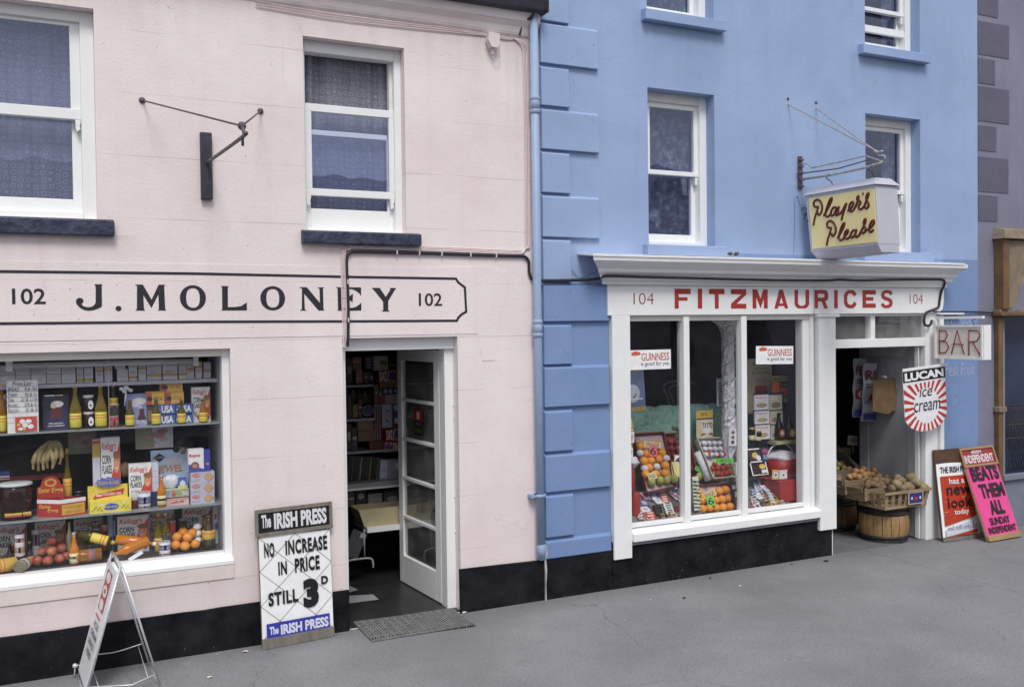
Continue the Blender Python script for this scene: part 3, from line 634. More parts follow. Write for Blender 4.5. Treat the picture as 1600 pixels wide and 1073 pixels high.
f = MB(); f.box(-1.6, XR-.05, .2, .62, 1.578, 1.588, M_shelf); f.build('shelf', sw)
f = MB(); f.box(-1.6, XR-.05, .2, .62, .99, 1.003, M_shelf); f.build('shelf', sw)
f = MB(); f.box(-1.6, 1.0, .85, .87, .6, 2.3, M_dark); f.build('display_back', sw)
# the dark shop behind, seen dimly past the goods
f = MB()
for px0, px1, t, b in ((110, 143, 718, 742), (150, 250, 690, 700)):
    pass
tb = MB(); a, b = W(17, 567.5, .24), W(303, 560, .24); tb.tube([(a.x, .24, 2.035), (b.x, .24, 2.035)], .019, M_tubew, 12); tb.box(a.x-.03, a.x+.01, .22, .26, 2.0, 2.075, M_white); tb.box(b.x-.005, b.x+.03, .22, .26, 2.0, 2.075, M_white)
tag(tb.build('fluorescent_tube', loc=(.2, .24, 2.035)), 'long unlit white fluorescent tube under the top of the pink shop window', 'light')

# ---- door frame and glazed door
f = MB(); zh = W(650, 526.5).z; yj = .10
f.box(1.885, 1.925, yj-.03, yj+.12, 0.012, zh, M_white); f.box(1.925, 2.81, yj-.03, yj+.12, 2.085, zh, M_white); f.box(2.735, 2.81, yj, yj+.115, .012, 2.085, M_white)
f.box(2.81, 2.815, yj-.01, yj+.05, 1.5, 1.53, M_white)
for z in (.9, 1.63, .62): f.box(2.802, 2.822, yj-.012, yj, z, z+.012, M_white)
f.build('door_frame', pink, bevel=.004)
H = 2.05; DW = .84
hx, hy = 2.775, .225
fx, fy = G(632, 905, .02).xy
ang = math.atan2(fy-hy, fx-hx)                    # leaf swings into the shop
dr = bpy.data.objects.new('door', None); COL.objects.link(dr); dr.parent = pink; dr.location = (hx, hy, .02); dr.rotation_euler = (0, 0, ang)
f = MB(); zr = [0, .215, .225, .60, .62, 1.0]
L_ = math.hypot(fx-hx, fy-hy)
f.box(0, .10, 0, .042, 0, H, M_white); f.box(L_-.085, L_, 0, .042, 0, H, M_white); f.box(.10, L_-.085, .0, .042, 0, .24, M_white); f.box(.10, L_-.085, 0, .042, H-.1, H, M_white)
f.build('leaf_frame', dr, bevel=.003)
ph = (H-.34)/5
for i in range(1, 5):
    f = MB(); z = .24+i*ph; f.box(.10, L_-.085, .004, .038, z-.014, z+.014, M_white); f.build('glazing_bar', dr, bevel=.003)
for i in range(5):
    f = MB(); z = .24+i*ph; f.box(.10, L_-.085, .018, .022, z+.0141, z+ph-.0141, GL_door); f.build('pane', dr)
for z in (.45, 1.68):
    f = MB(); f.box(-.03, .0, -.012, .004, z-.06, z+.06, M_white); f.tube([(-.004, -.012, z-.06), (-.004, -.012, z+.06)], .008, M_white); f.build('hinge', dr)
# small red and black sticker on the second pane down
z = .24+3*ph+.08
f = MB(); M_ = Matrix.Translation((.31, .046, z-.02)) @ Matrix.Rotation(PI, 4, 'Z'); f.box(-.17, 0, -.0012, 0, 0, .22, flat('15161c'), M_)
art(f, .17, .22, [('r', 0, .55, 1, 1, '8a1a1a'), ('r', .36, .62, .66, .9, 'b8b4b0'), ('t', 'OPEN', .2, .4, .8, .48, '9a958a'), ('t', 'Yellow', .1, .12, .9, .3, '8a7a2a', {'sh': .3})], M_, -.0012, x0=-.17)
# the printed side faces the street through the opening
f.build('door_sticker', dr)

# ---- cables on the pink wall
def cable(parent, pts, r, m, y=-.016, n=8, name='cable', sm=6):
    mb = MB(); P = [W(p[0], p[1], p[2] if len(p) > 2 else y) for p in pts]; mb.tube(smooth_path(P, sm), r, m, n); return mb.build(name, parent)
cable(pink, [(543, 541), (544, 520), (544, 470), (542, 425), (542, 402), (547, 395), (558, 393), (600, 394), (680, 396), (760, 399), (812, 400), (820, 401), (826, 408), (827, 425), (831, 437)], .0115, M_cable)
for k in range(4):
    o = k*2.3
    cable(pink, [(536+o, 543), (537+o, 530), (534.5+o, 480), (533+o*.9, 400), (535+o, 392-o*.2), (542+o*.8, 384+o*.9), (560, 382+o*.9), (680, 386+o*.9), (800, 391+o*.8), (816, 391+o*.6), (824-o*.3, 386), (828-o, 376), (827.5-o, 230), (825-o, 100), (823-o, 75), (815-o, 64), (800-o*.5, 60-o*.6)], .0042, M_pinkcable, -.008-.002*k, 5)
for k in range(3): cable(pink, [(803, 62), (785, 57+k*2), (755, 55.5-k*1.5), (700, 50-k*3), (640, 44-k*3.3), (520, 30-k*4), (400, 10-k*4)], .004, M_pinkcable, -.01, 5)
b = MB(); c = W(769, 64, -.03); b.prism([(c.x-.045, c.z+.055), (c.x+.045, c.z+.05), (c.x+.05, c.z-.02), (c.x+.02, c.z-.06), (c.x-.02, c.z-.06), (c.x-.05, c.z-.01)], -.07, 0, M_pink)
b.tube([(c.x, -.035, c.z-.06), (c.x, -.035, c.z-.11)], .011, M_pink); b.tube(smooth_path([(c.x-.03, -.03, c.z-.05), (c.x+.02, -.035, c.z-.15), (c.x+.07, -.03, c.z-.13), (c.x+.06, -.03, c.z+.01)]), .003, M_pinkcable, 5)
b.build('junction_box', pink, bevel=.006)
for px, py in ((620, 394.5), (655, 395.5), (690, 396.5), (735, 398), (775, 399), (544, 500), (543, 440)):
    b = MB(); c = W(px, py, -.02); b.box(c.x-.004, c.x+.004, -.032, 0, c.z-.016, c.z+.016, M_pinkcable); b.build('cable_clip', pink)

# ---- iron sign bracket on the pink wall
br = thing('wall_bracket', 'empty iron sign bracket with dark timber wall plate on the pink wall', 'bracket', (W(322, 312).x, 0, W(322, 312).z), world=True)
X = W(324, 260, -.04).x
mb = MB(); c0, c1 = W(314, 260, -.045).x, W(332, 260, -.045).x; mb.box(c0, c1, -.045, 0, W(324, 311, -.045).z, W(324, 207, -.045).z, surf('dark_timber', (.03, .03, .045), (.06, .06, .08), 9, .6, .5)); mb.build('wall_plate', br, bevel=.004)
tip = WX(379, 214, X); top = WX(378, 197, X)
mb = MB(); mb.tube(smooth_path([(X, -.04, W(324, 254, -.04).z), tuple(tip), tuple(WX(381, 207, X)), tuple(top)]), .011, M_iron); mb.tube([tuple(tip), (tip.x, tip.y, tip.z-.05)], .008, M_iron); mb.build('arm', br)
for (px, py) in ((222, 157), (407, 174)):
    e = W(px, py); mb = MB(); mb.tube([tuple(top), tuple(e)], .0055, M_iron); mb.ball(.022, M_iron, Matrix.Translation(e)); mb.build('stay_rod', br)
mb = MB(); mb.ball(.024, M_iron, Matrix.Translation(top)); mb.build('knuckle', br)

# ================================================================== BLUE BUILDING
blue = thing('blue_shop_building', 'sky blue painted three storey house with stone corner quoins and a white shopfront numbered 104', 'building', (XE, 0, 0), world=True)
ZH, ZS = 4.31, 2.95
HB = [(4.618, 5.335, ZS, ZH, .36), (7.184, 7.945, ZS, ZH, .36), (4.618, 5.335, 4.968, 6.25, .36), (7.184, 7.945, 4.968, 6.25, .36), (4.20, 8.12, -.1, 2.60, .36)]
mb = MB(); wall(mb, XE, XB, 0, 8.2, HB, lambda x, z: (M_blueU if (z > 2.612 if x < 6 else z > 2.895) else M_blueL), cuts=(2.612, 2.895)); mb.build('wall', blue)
mb = MB(); shell(mb, XE+.002, XB-.002, 6, 8.2, M_dark, y0=.36); mb.box(XE+.2, XB-.2, .365, 5.8, 2.7, 2.8, M_dark); mb.box(XE+.2, XB-.2, .365, 5.8, 4.7, 4.8, M_dark); mb.box(6.2, 6.3, .365, 3, 2.8, 8, M_dark)
mb.build('inner_wall', blue)
# exposed gable above the pink roof
mb = MB(); mb.box(XE-.0, XE+.19, .0, 6, 4.9, 8.2, M_blueU); mb.build('gable_wall', blue)
rows = [(5.08, 5.42, 1), (4.745, 5.07, 0), (4.40, 4.735, 1), (4.056, 4.38, 0), (3.702, 4.035, 1), (3.348, 3.686, 0), (2.985, 3.332, 1), (2.635, 2.972, 0), (2.292, 2.605, 1), (1.938, 2.27, 0), (1.588, 1.925, 1), (1.222, 1.563, 0), (.888, 1.20, 1), (.515, .864, 0), (.34, .492, 1)]
xs_, xl_ = 3.845, 4.115
for z0, z1, long_ in rows:
    low = z1 < 2.62; x1 = (4.195 if low else xl_) if long_ else xs_-.01
    mm = M_blueL if low else M_blueU; e = .022; o = -.035
    mb = MB(); mb.wedge([(XE+.012, 0, z0), (x1, 0, z0), (x1-e*.4, o, z0), (XE+.012, o, z0)][:0] or [(XE+.012, o, z0), (x1-.008, o, z0), (x1, .0, z0), (XE+.012, .0, z0)], [(XE+.012, o, z1-e), (x1-.016, o, z1-e), (x1, .0, z1), (XE+.012, .0, z1)], mm)
    mb.build('quoin', blue, bevel=.004)
mb = MB(); mb.box(XE+.002, 4.198, -.026, 0, 0, .325, M_black); mb.build('plinth', blue, bevel=.005)
mb = MB(); mb.prism([(XE-.004, 0), (XE+.008, 0), (XE+.004, .12), (XE+.014, .25), (XE+.006, .34), (XE+.022, .38), (XE+.01, .46), (XE-.012, .48), (XE-.008, .3), (XE+.0, .2)], -.036, .0, M_mortar); mb.build('broken_render', blue)
# band at right, base of blue wall right of the shopfront
mb = MB(); mb.box(8.19, XB, -.012, 0, 0, .14, M_greyst); mb.build('plinth', blue)

def sash(parent, x0, x1, z0, z1, mid, y=.115, variant=0):
    w_ = MB(); fr = .075
    bar(w_, x0, x0+fr, z0, z1, y, y+.12); bar(w_, x1-fr, x1, z0, z1, y, y+.12); bar(w_, x0+fr, x1-fr, z1-.08, z1, y, y+.12, M_cream); bar(w_, x0+fr, x1-fr, z0, z0+.04, y-.01, y+.12)
    o = w_.build('window', parent, bevel=.004); a, b = x0+fr, x1-fr; ya = y+.03; yb = ya+.045
    g = MB(); bar(g, a, a+.045, mid, z1-.08, ya, ya+.04); bar(g, b-.045, b, mid, z1-.08, ya, ya+.04); bar(g, a+.045, b-.045, z1-.125, z1-.08, ya, ya+.04); bar(g, a, b, mid-.04, mid, ya-.008, ya+.04); horn(g, b-.02, mid-.04, ya); g.build('upper_sash', o, bevel=.003)
    g = MB(); bar(g, a, a+.045, z0+.04, mid-.04, yb, yb+.04); bar(g, b-.045, b, z0+.04, mid-.04, yb, yb+.04); bar(g, a+.045, b-.045, z0+.04, z0+.115, yb, yb+.04); g.build('lower_sash', o, bevel=.003)
    g = MB(); g.box(a+.04, b-.04, ya+.016, ya+.02, mid-.01, z1-.11, GL_up); g.build('pane', o)
    g = MB(); g.box(a+.04, b-.04, yb+.016, yb+.02, z0+.1, mid+.02, GL_up); g.build('pane', o)
    if variant < 3:
        g = MB()
        n = 40; cx0, cx1 = (x0+.02, x1-.02) if variant < 2 else (x1-.24, x1-.06); vs = []
        for i in range(n+1):
            u = i/n; vs += [(cx0+(cx1-cx0)*u, .27+.018*math.sin(u*26), z0), (cx0+(cx1-cx0)*u, .27+.018*math.sin(u*26+.6), z1)]
        g.add(vs, [(2*i, 2*i+2, 2*i+3, 2*i+1) for i in range(n)], M_cur, True); g.build('curtain', o)
    return o
def floral():
    m, t, b = nodes('floral_curtain'); nd = t.nodes; lk = t.links.new
    tc = nd.new('ShaderNodeTexCoord'); n = nd.new('ShaderNodeTexNoise'); n.inputs['Scale'].default_value = 17; n.inputs['Detail'].default_value = 7; lk(tc.outputs['Object'], n.inputs['Vector'])
    r = nd.new('ShaderNodeValToRGB'); e = r.color_ramp.elements; e[0].position = .38; e[0].color = (.03, .035, .075, 1); e[1].position = .68; e[1].color = (.32, .28, .38, 1)
    k = e.new(.5); k.color = (.07, .08, .13, 1); k = e.new(.59); k.color = (.12, .17, .18, 1)
    lk(n.outputs['Color'], r.inputs[0]); lk(r.outputs[0], b.inputs['Base Color']); b.inputs['Roughness'].default_value = .9; return m
M_cur = floral()
sash(blue, 4.618, 5.335, ZS, ZH, 3.63, variant=0); sash(blue, 7.184, 7.945, ZS, ZH, 3.60, variant=2)
sash(blue, 4.618, 5.335, 4.968, 6.25, 5.62, variant=0)
sash(blue, 7.184, 7.945, 4.968, 6.25, 5.42, variant=2)
g = MB(); g.box(7.26, 7.87, .135, .175, 5.17, 5.235, M_white); g.build('sash_rail', blue)
for x0, x1, zt in ((4.56, 5.43, ZS), (7.09, 8.05, ZS), (4.56, 5.43, 4.968), (7.09, 8.02, 4.968)):
    sill(blue, x0, x1, zt+.004, .10, .075, M_blueU, .004)

# ---- downpipe
dp = thing('downpipe', 'pale blue cast iron rainwater pipe between the pink and blue buildings', 'pipe', (3.525, -.06, .4), world=True)
px_ = W(838.5, 440, -.065).x
mb = MB(); mb.tube([(px_+.01, -.065, .46), (px_+.005, -.065, 2.2), (px_, -.065, 4.76)], .034, M_pipe, 14); mb.build('pipe', dp)
for z in (W(838, 158).z, W(838, 178).z, W(838, 503).z, W(838, 523).z):
    mb = MB(); mb.lathe([(.036, -.018), (.043, -.012), (.043, .012), (.036, .018)], M_pipe, 14, Matrix.Translation((px_+.003, -.065, z))); mb.build('collar', dp)
for z in (W(838, 166).z, W(838, 513).z):
    mb = MB(); mb.lathe([(.039, -.06), (.039, .06)], M_pipe, 14, Matrix.Translation((px_+.003, -.065, z))); mb.build('socket', dp)
for z in (W(838, 772).z,):
    mb = MB(); mb.box(px_-.075, px_+.06, -.075, -.0, z-.012, z+.012, M_pipe); mb.lathe([(.044, -.012), (.044, .012)], M_pipe, 12, Matrix.Translation((px_+.003, -.065, z))); mb.build('bracket', dp)
mb = MB(); mb.tube(smooth_path([(px_+.01, -.065, .47), (px_+.012, -.07, .42), (px_+.03, -.03, .36)]), .037, M_pipe, 12); mb.build('shoe', dp)

# ---- shopfront
sf = []
FZ0, FZ1 = 2.335, 2.60
mb = MB(); mb.box(4.165, 8.165, -.05, .0, FZ0, FZ1, M_whited)
mb.prism([(8.165, FZ0+.02), (8.165, FZ1), (8.225, FZ1), (8.22, 2.46), (8.205, 2.38)], -.05, 0, M_whited); fas = mb.build('fascia', blue, bevel=.003)
# three crack-joint lines on the board
mb = MB(); c = W(1272, 470, -.0515); mb.box(c.x-.002, c.x+.002, -.0515, -.0495, FZ0, FZ1, M_black); mb.build('fascia_joint', fas)
prof = [(.0, 2.598), (-.085, 2.598), (-.09, 2.63), (-.13, 2.655), (-.135, 2.675), (-.165, 2.70), (-.17, 2.725), (-.235, 2.775), (-.25, 2.785), (-.255, 2.82), (-.25, 2.822), (.0, 2.842)]
mb = MB(); mb.profx(prof, 4.185, 8.17, M_whited, ex=(1.1, .62)); co = mb.build('cornice', blue, bevel=.002)
mb = MB(); x = 3.9; random.seed(3)
while x < 8.2:
    l = min(random.uniform(.18, .42), 8.335-x); mb.wedge([(x, -.262, 2.818), (x+l-.004, -.262, 2.818), (x+l-.004, 0, 2.846), (x, 0, 2.846)], [(x, -.262, 2.834+random.uniform(-.004, .006)), (x+l-.004, -.262, 2.834), (x+l-.004, 0, 2.860), (x, 0, 2.860)], M_whited); x += l
mb.build('lead_capping', co)
mR = flat((.36, .035, .025), .5, 'sign_red', .15)
def fletter(ch, a, b, t0, b0, bold=.045, parent=None):
    mb = MB(); p, q = W(a, b0, -.0515), W(b, t0, -.0515); z0, z1 = W((a+b)/2, b0, -.0515).z, W((a+b)/2, t0, -.0515).z
    B = {'F': [[(0,0),(0,1),(1,1),(1,.73),(.25,.73),(.25,.57),(.8,.57),(.8,.40),(.25,.40),(.25,0)]],
         'I': [[(0,0),(0,1),(1,1),(1,0)]],
         'T': [[(0,1),(1,1),(1,.73),(.62,.73),(.62,0),(.37,0),(.37,.73),(0,.73)]],
         'Z': [[(0,1),(1,1),(1,.72),(.37,.25),(1,.25),(1,0),(0,0),(0,.25),(.68,.74),(0,.74)]],
         'M': [[(0,0),(0,1),(.3,1),(.52,.52),(.72,1),(1,1),(1,0),(.74,0),(.74,.5),(.53,0),(.25,.56),(.25,0)]],
         'A': [[(0,0),(.36,1),(.62,1),(1,0),(.76,0),(.70,.13),(.3,.13),(.25,0)], [(.37,.27),(.64,.27),(.5,.60)]],
         'U': [[(0,1),(.24,1),(.24,.27),(.33,.17),(.5,.14),(.66,.17),(.75,.27),(.75,1),(1,1),(1,.22),(.9,.08),(.75,.0),(.25,0),(.1,.08),(0,.22)]],
         'R': [[(0,0),(0,1),(.75,1),(.93,.94),(1,.8),(1,.57),(.93,.44),(.78,.39),(.98,0),(.7,0),(.52,.37),(.24,.37),(.24,0)], [(.24,.58),(.64,.58),(.72,.63),(.72,.74),(.64,.79),(.24,.79)]],
         'C': [[(1,.76),(.9,.9),(.72,1),(.4,1),(.15,.92),(.0,.72),(0,.28),(.14,.08),(.4,0),(.7,0),(.9,.1),(1,.26),(.78,.38),(.68,.22),(.5,.18),(.33,.24),(.26,.36),(.26,.64),(.33,.78),(.5,.82),(.68,.77),(.78,.64)]],
         'E': [[(0,0),(0,1),(1,1),(1,.75),(.27,.75),(.27,.6),(.82,.6),(.82,.4),(.27,.4),(.27,.24),(1,.24),(1,0)]],
         'S': [[(1,.82),(.84,.96),(.6,1),(.32,.99),(.1,.88),(.02,.72),(.08,.55),(.3,.45),(.6,.38),(.72,.30),(.66,.2),(.48,.16),(.3,.2),(.2,.3),(0,.2),(.12,.06),(.35,0),(.65,0),(.9,.09),(1,.28),(.94,.46),(.75,.56),(.4,.64),(.28,.72),(.34,.8),(.52,.84),(.68,.8),(.8,.7)]]}[ch]
    L3 = [[Vector((u, v, 0)) for u, v in lp] for lp in B]; tr = tessellate_polygon(L3); fv = [v for lp in B for v in lp]; fs = []
    for t in tr:
        A_, B_, C_ = [Vector(fv[k]) for k in t]; fs.append(tuple(t) if (B_-A_).cross(C_-A_) > 0 else tuple(t)[::-1])
    mb.add([(p.x+(q.x-p.x)*u, -.0515, z0+(z1-z0)*v) for u, v in fv], fs, mR); mb.build('letter', fas)
lets = [('F', 1054.3, 1079.2, 451, 482), ('I', 1090.5, 1097, 451, 482), ('T', 1108, 1132, 451.2, 482), ('Z', 1142.3, 1166, 451.8, 482), ('M', 1176, 1199.5, 452, 481.8), ('A', 1210, 1231.5, 452.5, 481.8), ('U', 1241.6, 1264.2, 452.7, 481.8),
        ('R', 1273, 1294, 452.8, 481.8), ('I', 1303.5, 1309, 453, 481.7), ('C', 1318.8, 1338.5, 453, 481.6), ('E', 1347.7, 1368.3, 453, 480.8), ('S', 1376.3, 1395, 453, 481.4)]
for a in lets: fletter(*a)
mR2 = flat((.30, .05, .04), .5, 'sign_red_thin', .15)
digits(fas, '104', 990, 1021.5, 457.5, 475.5, mR2, -.0515, -.012); digits(fas, '104', 1421.5, 1442, 459.5, 474.5, mR2, -.0515, -.012)
# black service cable along the cornice
cable(blue, [(833, 438, -.04), (850, 438.5, -.045), (880, 438, -.045), (920, 437, -.05), (935, 435, -.09), (945, 431.5, -.14), (965, 431.5, -.145), (1000, 432.5, -.145), (1060, 434, -.145), (1120, 435.5, -.145), (1180, 437, -.145), (1230, 438, -.145), (1290, 438.2, -.145), (1312, 437, -.145), (1345, 438.2, -.145), (1400, 437, -.145), (1460, 436.2, -.145), (1473, 437.5, -.14), (1476, 443, -.11), (1471, 455, -.07), (1468, 470, -.06), (1466, 480, -.06), (1455, 485, -.06), (1447, 489, -.06), (1444, 500, -.06), (1446, 508, -.06), (1453, 508, -.06), (1456, 500, -.06)], .0125, M_cable)
cable(blue, [(1458, 487, -.05), (1500, 487, -.03), (1530, 487.5, -.02), (1560, 489, -.02), (1600, 490, -.02)], .008, M_cable)
cable(blue, [(880, 413, -.01), (892, 421, -.012), (905, 434, -.014), (918, 431, -.05), (935, 422, -.12), (944, 406, -.2), (950, 402, -.1)], .0022, M_cable, n=5)
# posts
def post(x0, x1, z0, z1, y0=-.05, y1=.12, m=None, name='post'): mb = MB(); mb.box(x0, x1, y0, y1, z0, z1, m or M_whited); return mb.build(name, blue, bevel=.004)
post(4.205, 4.385, .255, FZ0, name='pilaster')
post(6.44, 6.46+.02, .40, FZ0-.002, -.02, .1)                 # window side post
post(6.36, 6.44, .40, FZ0-.002, .0, .1)
post(6.505, 6.715, .262, FZ0-.03, -.065, .12, name='pilaster')
mb = MB(); mb.box(6.49, 6.75, -.085, .12, FZ0-.03, FZ0-.002, M_whited); mb.build('pilaster_cap', blue, bevel=.004)
post(7.985, 8.165, -.0, FZ0-.002, -.02, .3, name='door_post'); post(8.17, 8.225, -.0, FZ0-.03, -.05, .0, name='pilaster')
mb = MB(); mb.box(8.14, 8.50, -.075, -.0, 2.318, 2.334, M_whited); mb.build('sign_ledge', blue, bevel=.002)
# transom light over the doorway
post(6.72, 7.984, 2.0, 2.085, -.02, .08, name='transom_bar'); post(7.24, 7.30, 2.085, FZ0-.002, -.005, .07, name='mullion'); post(6.72, 7.984, 2.31, FZ0-.002, -.01, .07, name='rail')
for a, b in ((6.72, 7.24), (7.30, 7.984)):
    mb = MB(); mb.box(a, b, .03, .035, 2.085, 2.31, GL_door); mb.build('pane', blue)
# stallriser
mb = MB(); mb.box(4.2, 6.69, -.03, .1, 0, .40, M_black); mb.box(6.69, 6.70, -.03, .1, 0, .26, M_white); mb.build('stallriser', blue, bevel=.006)
# window ledge
mb = MB(); mb.wedge([(4.385, -.085, .395), (6.505, -.085, .395), (6.505, .05, .395), (4.385, .05, .395)], [(4.385, -.085, .462), (6.505, -.085, .462), (6.505, .05, .50), (4.385, .05, .50)], M_whited)
mb.build('window_ledge', blue, bevel=.004)
mb = MB(); mb.box(4.385, 6.50, -.06, -.03, .365, .395, surf('grey_drip', (.25, .26, .3), (.18, .18, .2))); mb.build('drip_mould', blue)
mb = MB(); mb.box(4.385, 6.36, .0, .05, .50, .535, M_whited); mb.build('bottom_rail', blue, bevel=.003)
mb = MB(); mb.box(4.385, 6.505, -.01, .05, 2.285, FZ0, M_cream); mb.build('top_rail', blue, bevel=.003)
for px0, px1 in ((1069, 1083), (1159, 1172)):
    X_ = W(px0, 650, -.03).x; X2_ = W(px0+8, 650, -.03).x
    mb = MB(); mb.box(X_, X_+.062, -.035, .05, .47, 2.33, M_white); mb.build('mullion', blue, bevel=.004)
m1 = W(1069, 650, -.03).x; m2 = W(1159, 650, -.03).x
for a, b in ((4.386, m1), (m1+.062, m2), (m2+.062, 6.36)):
    mb = MB(); mb.box(a, b, .022, .027, .535, 2.285, GL_shop); mb.build('pane', blue)
# display and lobby
M_deck = surf('display_paper', (.22, .20, .20), (.12, .11, .11), 6, .8, .5)
mb = MB(); mb.box(4.2, 6.69, .1, 1.05, .30, .50, M_deck); mb.build('display_deck', blue)
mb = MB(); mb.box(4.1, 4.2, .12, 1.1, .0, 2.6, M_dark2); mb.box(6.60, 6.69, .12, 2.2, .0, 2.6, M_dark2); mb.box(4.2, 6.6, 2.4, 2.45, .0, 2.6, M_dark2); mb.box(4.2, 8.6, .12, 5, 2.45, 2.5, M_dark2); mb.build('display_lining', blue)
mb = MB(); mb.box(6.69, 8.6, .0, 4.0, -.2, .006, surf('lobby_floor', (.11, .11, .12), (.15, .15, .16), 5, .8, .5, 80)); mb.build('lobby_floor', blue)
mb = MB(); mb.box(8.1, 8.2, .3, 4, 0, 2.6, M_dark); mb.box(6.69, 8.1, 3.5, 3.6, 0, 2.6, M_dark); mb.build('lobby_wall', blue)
# open panelled door folded back in the lobby, hinged on the right post
XD = 7.93
def lobx(px): return WX(px, 700, XD).y
y_a, y_b = .05, lobx(1343)
ld = bpy.data.objects.new('panelled_door', None); COL.objects.link(ld); ld.parent = blue; ld.location = -Vector((XE, 0, 0))
mb = MB(); H2 = 1.995
mb.box(XD, XD+.04, y_a, y_a+.11, .02, H2, M_grey); mb.box(XD, XD+.04, y_b-.12, y_b, .02, H2, M_grey); mb.box(XD, XD+.04, y_a+.11, y_b-.12, .02, .25, M_grey); mb.box(XD, XD+.04, y_a+.11, y_b-.12, H2-.12, H2, M_grey); mb.build('door_frame', ld, bevel=.003)
mb = MB(); mb.box(XD+.014, XD+.03, y_a+.11, y_b-.12, .25, H2-.12, M_grey); mb.build('door_panel', ld)
mb = MB(); mb.box(XD-.012, XD+.0, y_a-.04, y_a+.008, .02, H2, M_white); mb.build('door_edge', ld)

# ---- Player's Please box sign: square to the wall, hangs on its bracket
XS = 6.331
bk = thing('sign_bracket', 'pale iron wall bracket with stay rods carrying the cigarette sign', 'bracket', (XS, 0, 3.5), world=True)
mb = MB(); z0, z1 = W(1249, 296).z, W(1249, 245).z; mb.box(XS-.022, XS+.022, -.018, 0, z0, z1, M_iron)
for k in range(5): mb.box(XS-.03, XS+.03, -.03, -.018, z0+.02+k*.062, z0+.035+k*.062, M_iron)
mb.build('wall_plate', bk)
def X3(px, py): return tuple(WX(px, py, XS))
mb = MB(); mb.tube([X3(1250, 281), X3(1300, 273.5), X3(1352, 262), X3(1380, 253.5)], .011, M_ironp); mb.build('arm', bk)
mb = MB(); a = WX(1250, 272.5, XS); mb.tube([(XS-.04, -.01, a.z), X3(1310, 263.5), X3(1360, 249)], .006, M_iron); mb.build('upper_rod', bk)
mb = MB(); mb.tube([X3(1250, 256.5), X3(1262, 256), X3(1268, 262.5), X3(1310, 253.5), X3(1352, 243.5), X3(1380, 253)], .0065, M_ironp); mb.build('upper_rod', bk)
mb = MB(); mb.tube(smooth_path([X3(1380, 253), X3(1383, 248), X3(1381, 243.5), X3(1373, 243), X3(1372, 240)]), .008, M_ironp); mb.tube(smooth_path([X3(1366, 235), X3(1372, 238), X3(1379, 236.5)]), .011, M_ironp); mb.build('hook', bk)
end = WX(1367, 235, XS)
for px, py in ((1231, 163), (1275, 169)):
    e = W(px, py); mb = MB(); mb.tube([tuple(e+Vector((0, 0, .04))), tuple(e), tuple(end)], .0055, M_ironp); mb.ball(.014, M_iron, Matrix.Translation(e+Vector((0, 0, .05)))); mb.build('stay_rod', bk)
sg = thing('hanging_sign', 'grey box sign with cream face reading Players Please in brown script', 'sign', (XS, -.5, 3.0), world=True)
ya, yb = WX(1259, 330, XS).y, WX(1366, 330, XS).y     # near wall, outer end
TW = .26
ztop, zbot = WX(1310, 300, XS).z, WX(1310, 388, XS).z
zt_a = WX(1257, 306, XS).z; 
xl, xr = XS, XS+TW; TL, BL_, TR, BR_ = [WX(x, y, XS) for x, y in ((1259, 306), (1268, 394), (1367, 288), (1371.5, 381))]; z1 = max(TL.z, TR.z)
YX = Matrix(((0, 1, 0, 0), (1, 0, 0, 0), (0, 0, 1, 0), (0, 0, 0, 1)))
mb = MB(); mb.prism([(TR.y, TR.z), (BR_.y, BR_.z), (BL_.y, BL_.z), (TL.y, TL.z)], xl, xr, M_lightbox, YX); mb.build('sign_box', sg, bevel=.004)
mb = MB(); q0, q1 = BR_.y, BL_.y; mb.wedge([(xl+.045, q0+.0, BR_.z-.07), (xr-.0, q0+.0, BR_.z-.07), (xr-.0, q1-.03, BL_.z-.07), (xl+.045, q1-.03, BL_.z-.07)], [(xl+.001, q0+.001, BR_.z-.001), (xr-.001, q0+.001, BR_.z-.001), (xr-.001, q1-.001, BL_.z-.001), (xl+.001, q1-.001, BL_.z-.001)], M_lightbox); mb.build('sign_underside', sg, bevel=.003)
mb = MB(); mb.wedge([(xl-.022, TR.y-.022, TR.z), (xr+.022, TR.y-.022, TR.z), (xr+.022, TL.y+.022, TL.z), (xl-.022, TL.y+.022, TL.z)], [(xl+.035, TR.y+.03, TR.z+.065), (xr-.035, TR.y+.03, TR.z+.065), (xr-.035, TL.y-.03, TL.z+.065), (xl+.035, TL.y-.03, TL.z+.065)], M_lightbox); mb.build('sign_lid', sg, bevel=.003)
fc4 = [WX(x, y, XS) for x, y in ((1264.5, 310), (1270, 389), (1371, 378), (1366, 294))]
mb = MB(); mb.prism([(p.y, p.z) for p in fc4], XS-.006, XS-.0005, M_signy, YX); mb.build('sign_face', sg)
# script strokes traced on the face (local coordinates from the sign plane)
def SP(pts, r=.0115, n=5): 
    P = []
    for (a, b) in pts:
        q = WX(1250+a/7.665, 270+b/7.665, XS-.006); P.append(tuple(q))
    m_ = MB(); m_.tube(smooth_path(P, n), r, M_brownp, 8)
    return m_.build('letter', sg)
SP([(222, 400), (205, 460), (180, 540), (163, 632)], .0105); SP([(215, 410), (178, 405), (165, 370), (180, 335), (215, 325), (250, 350), (268, 400), (262, 460), (240, 500), (218, 500), (212, 470)])
SP([(285, 515), (330, 440), (375, 350), (383, 305), (362, 320), (330, 400), (310, 470), (315, 520), (345, 520), (375, 480)])
SP([(430, 420), (405, 415), (380, 450), (372, 500), (390, 515), (420, 480), (445, 410), (432, 470), (437, 510), (460, 495)])
SP([(470, 400), (460, 450), (470, 495), (500, 470), (545, 385), (558, 372), (535, 440), (510, 520), (500, 570)])
SP([(575, 455), (610, 430), (640, 380), (632, 350), (605, 370), (590, 420), (600, 460), (635, 455), (665, 410)])
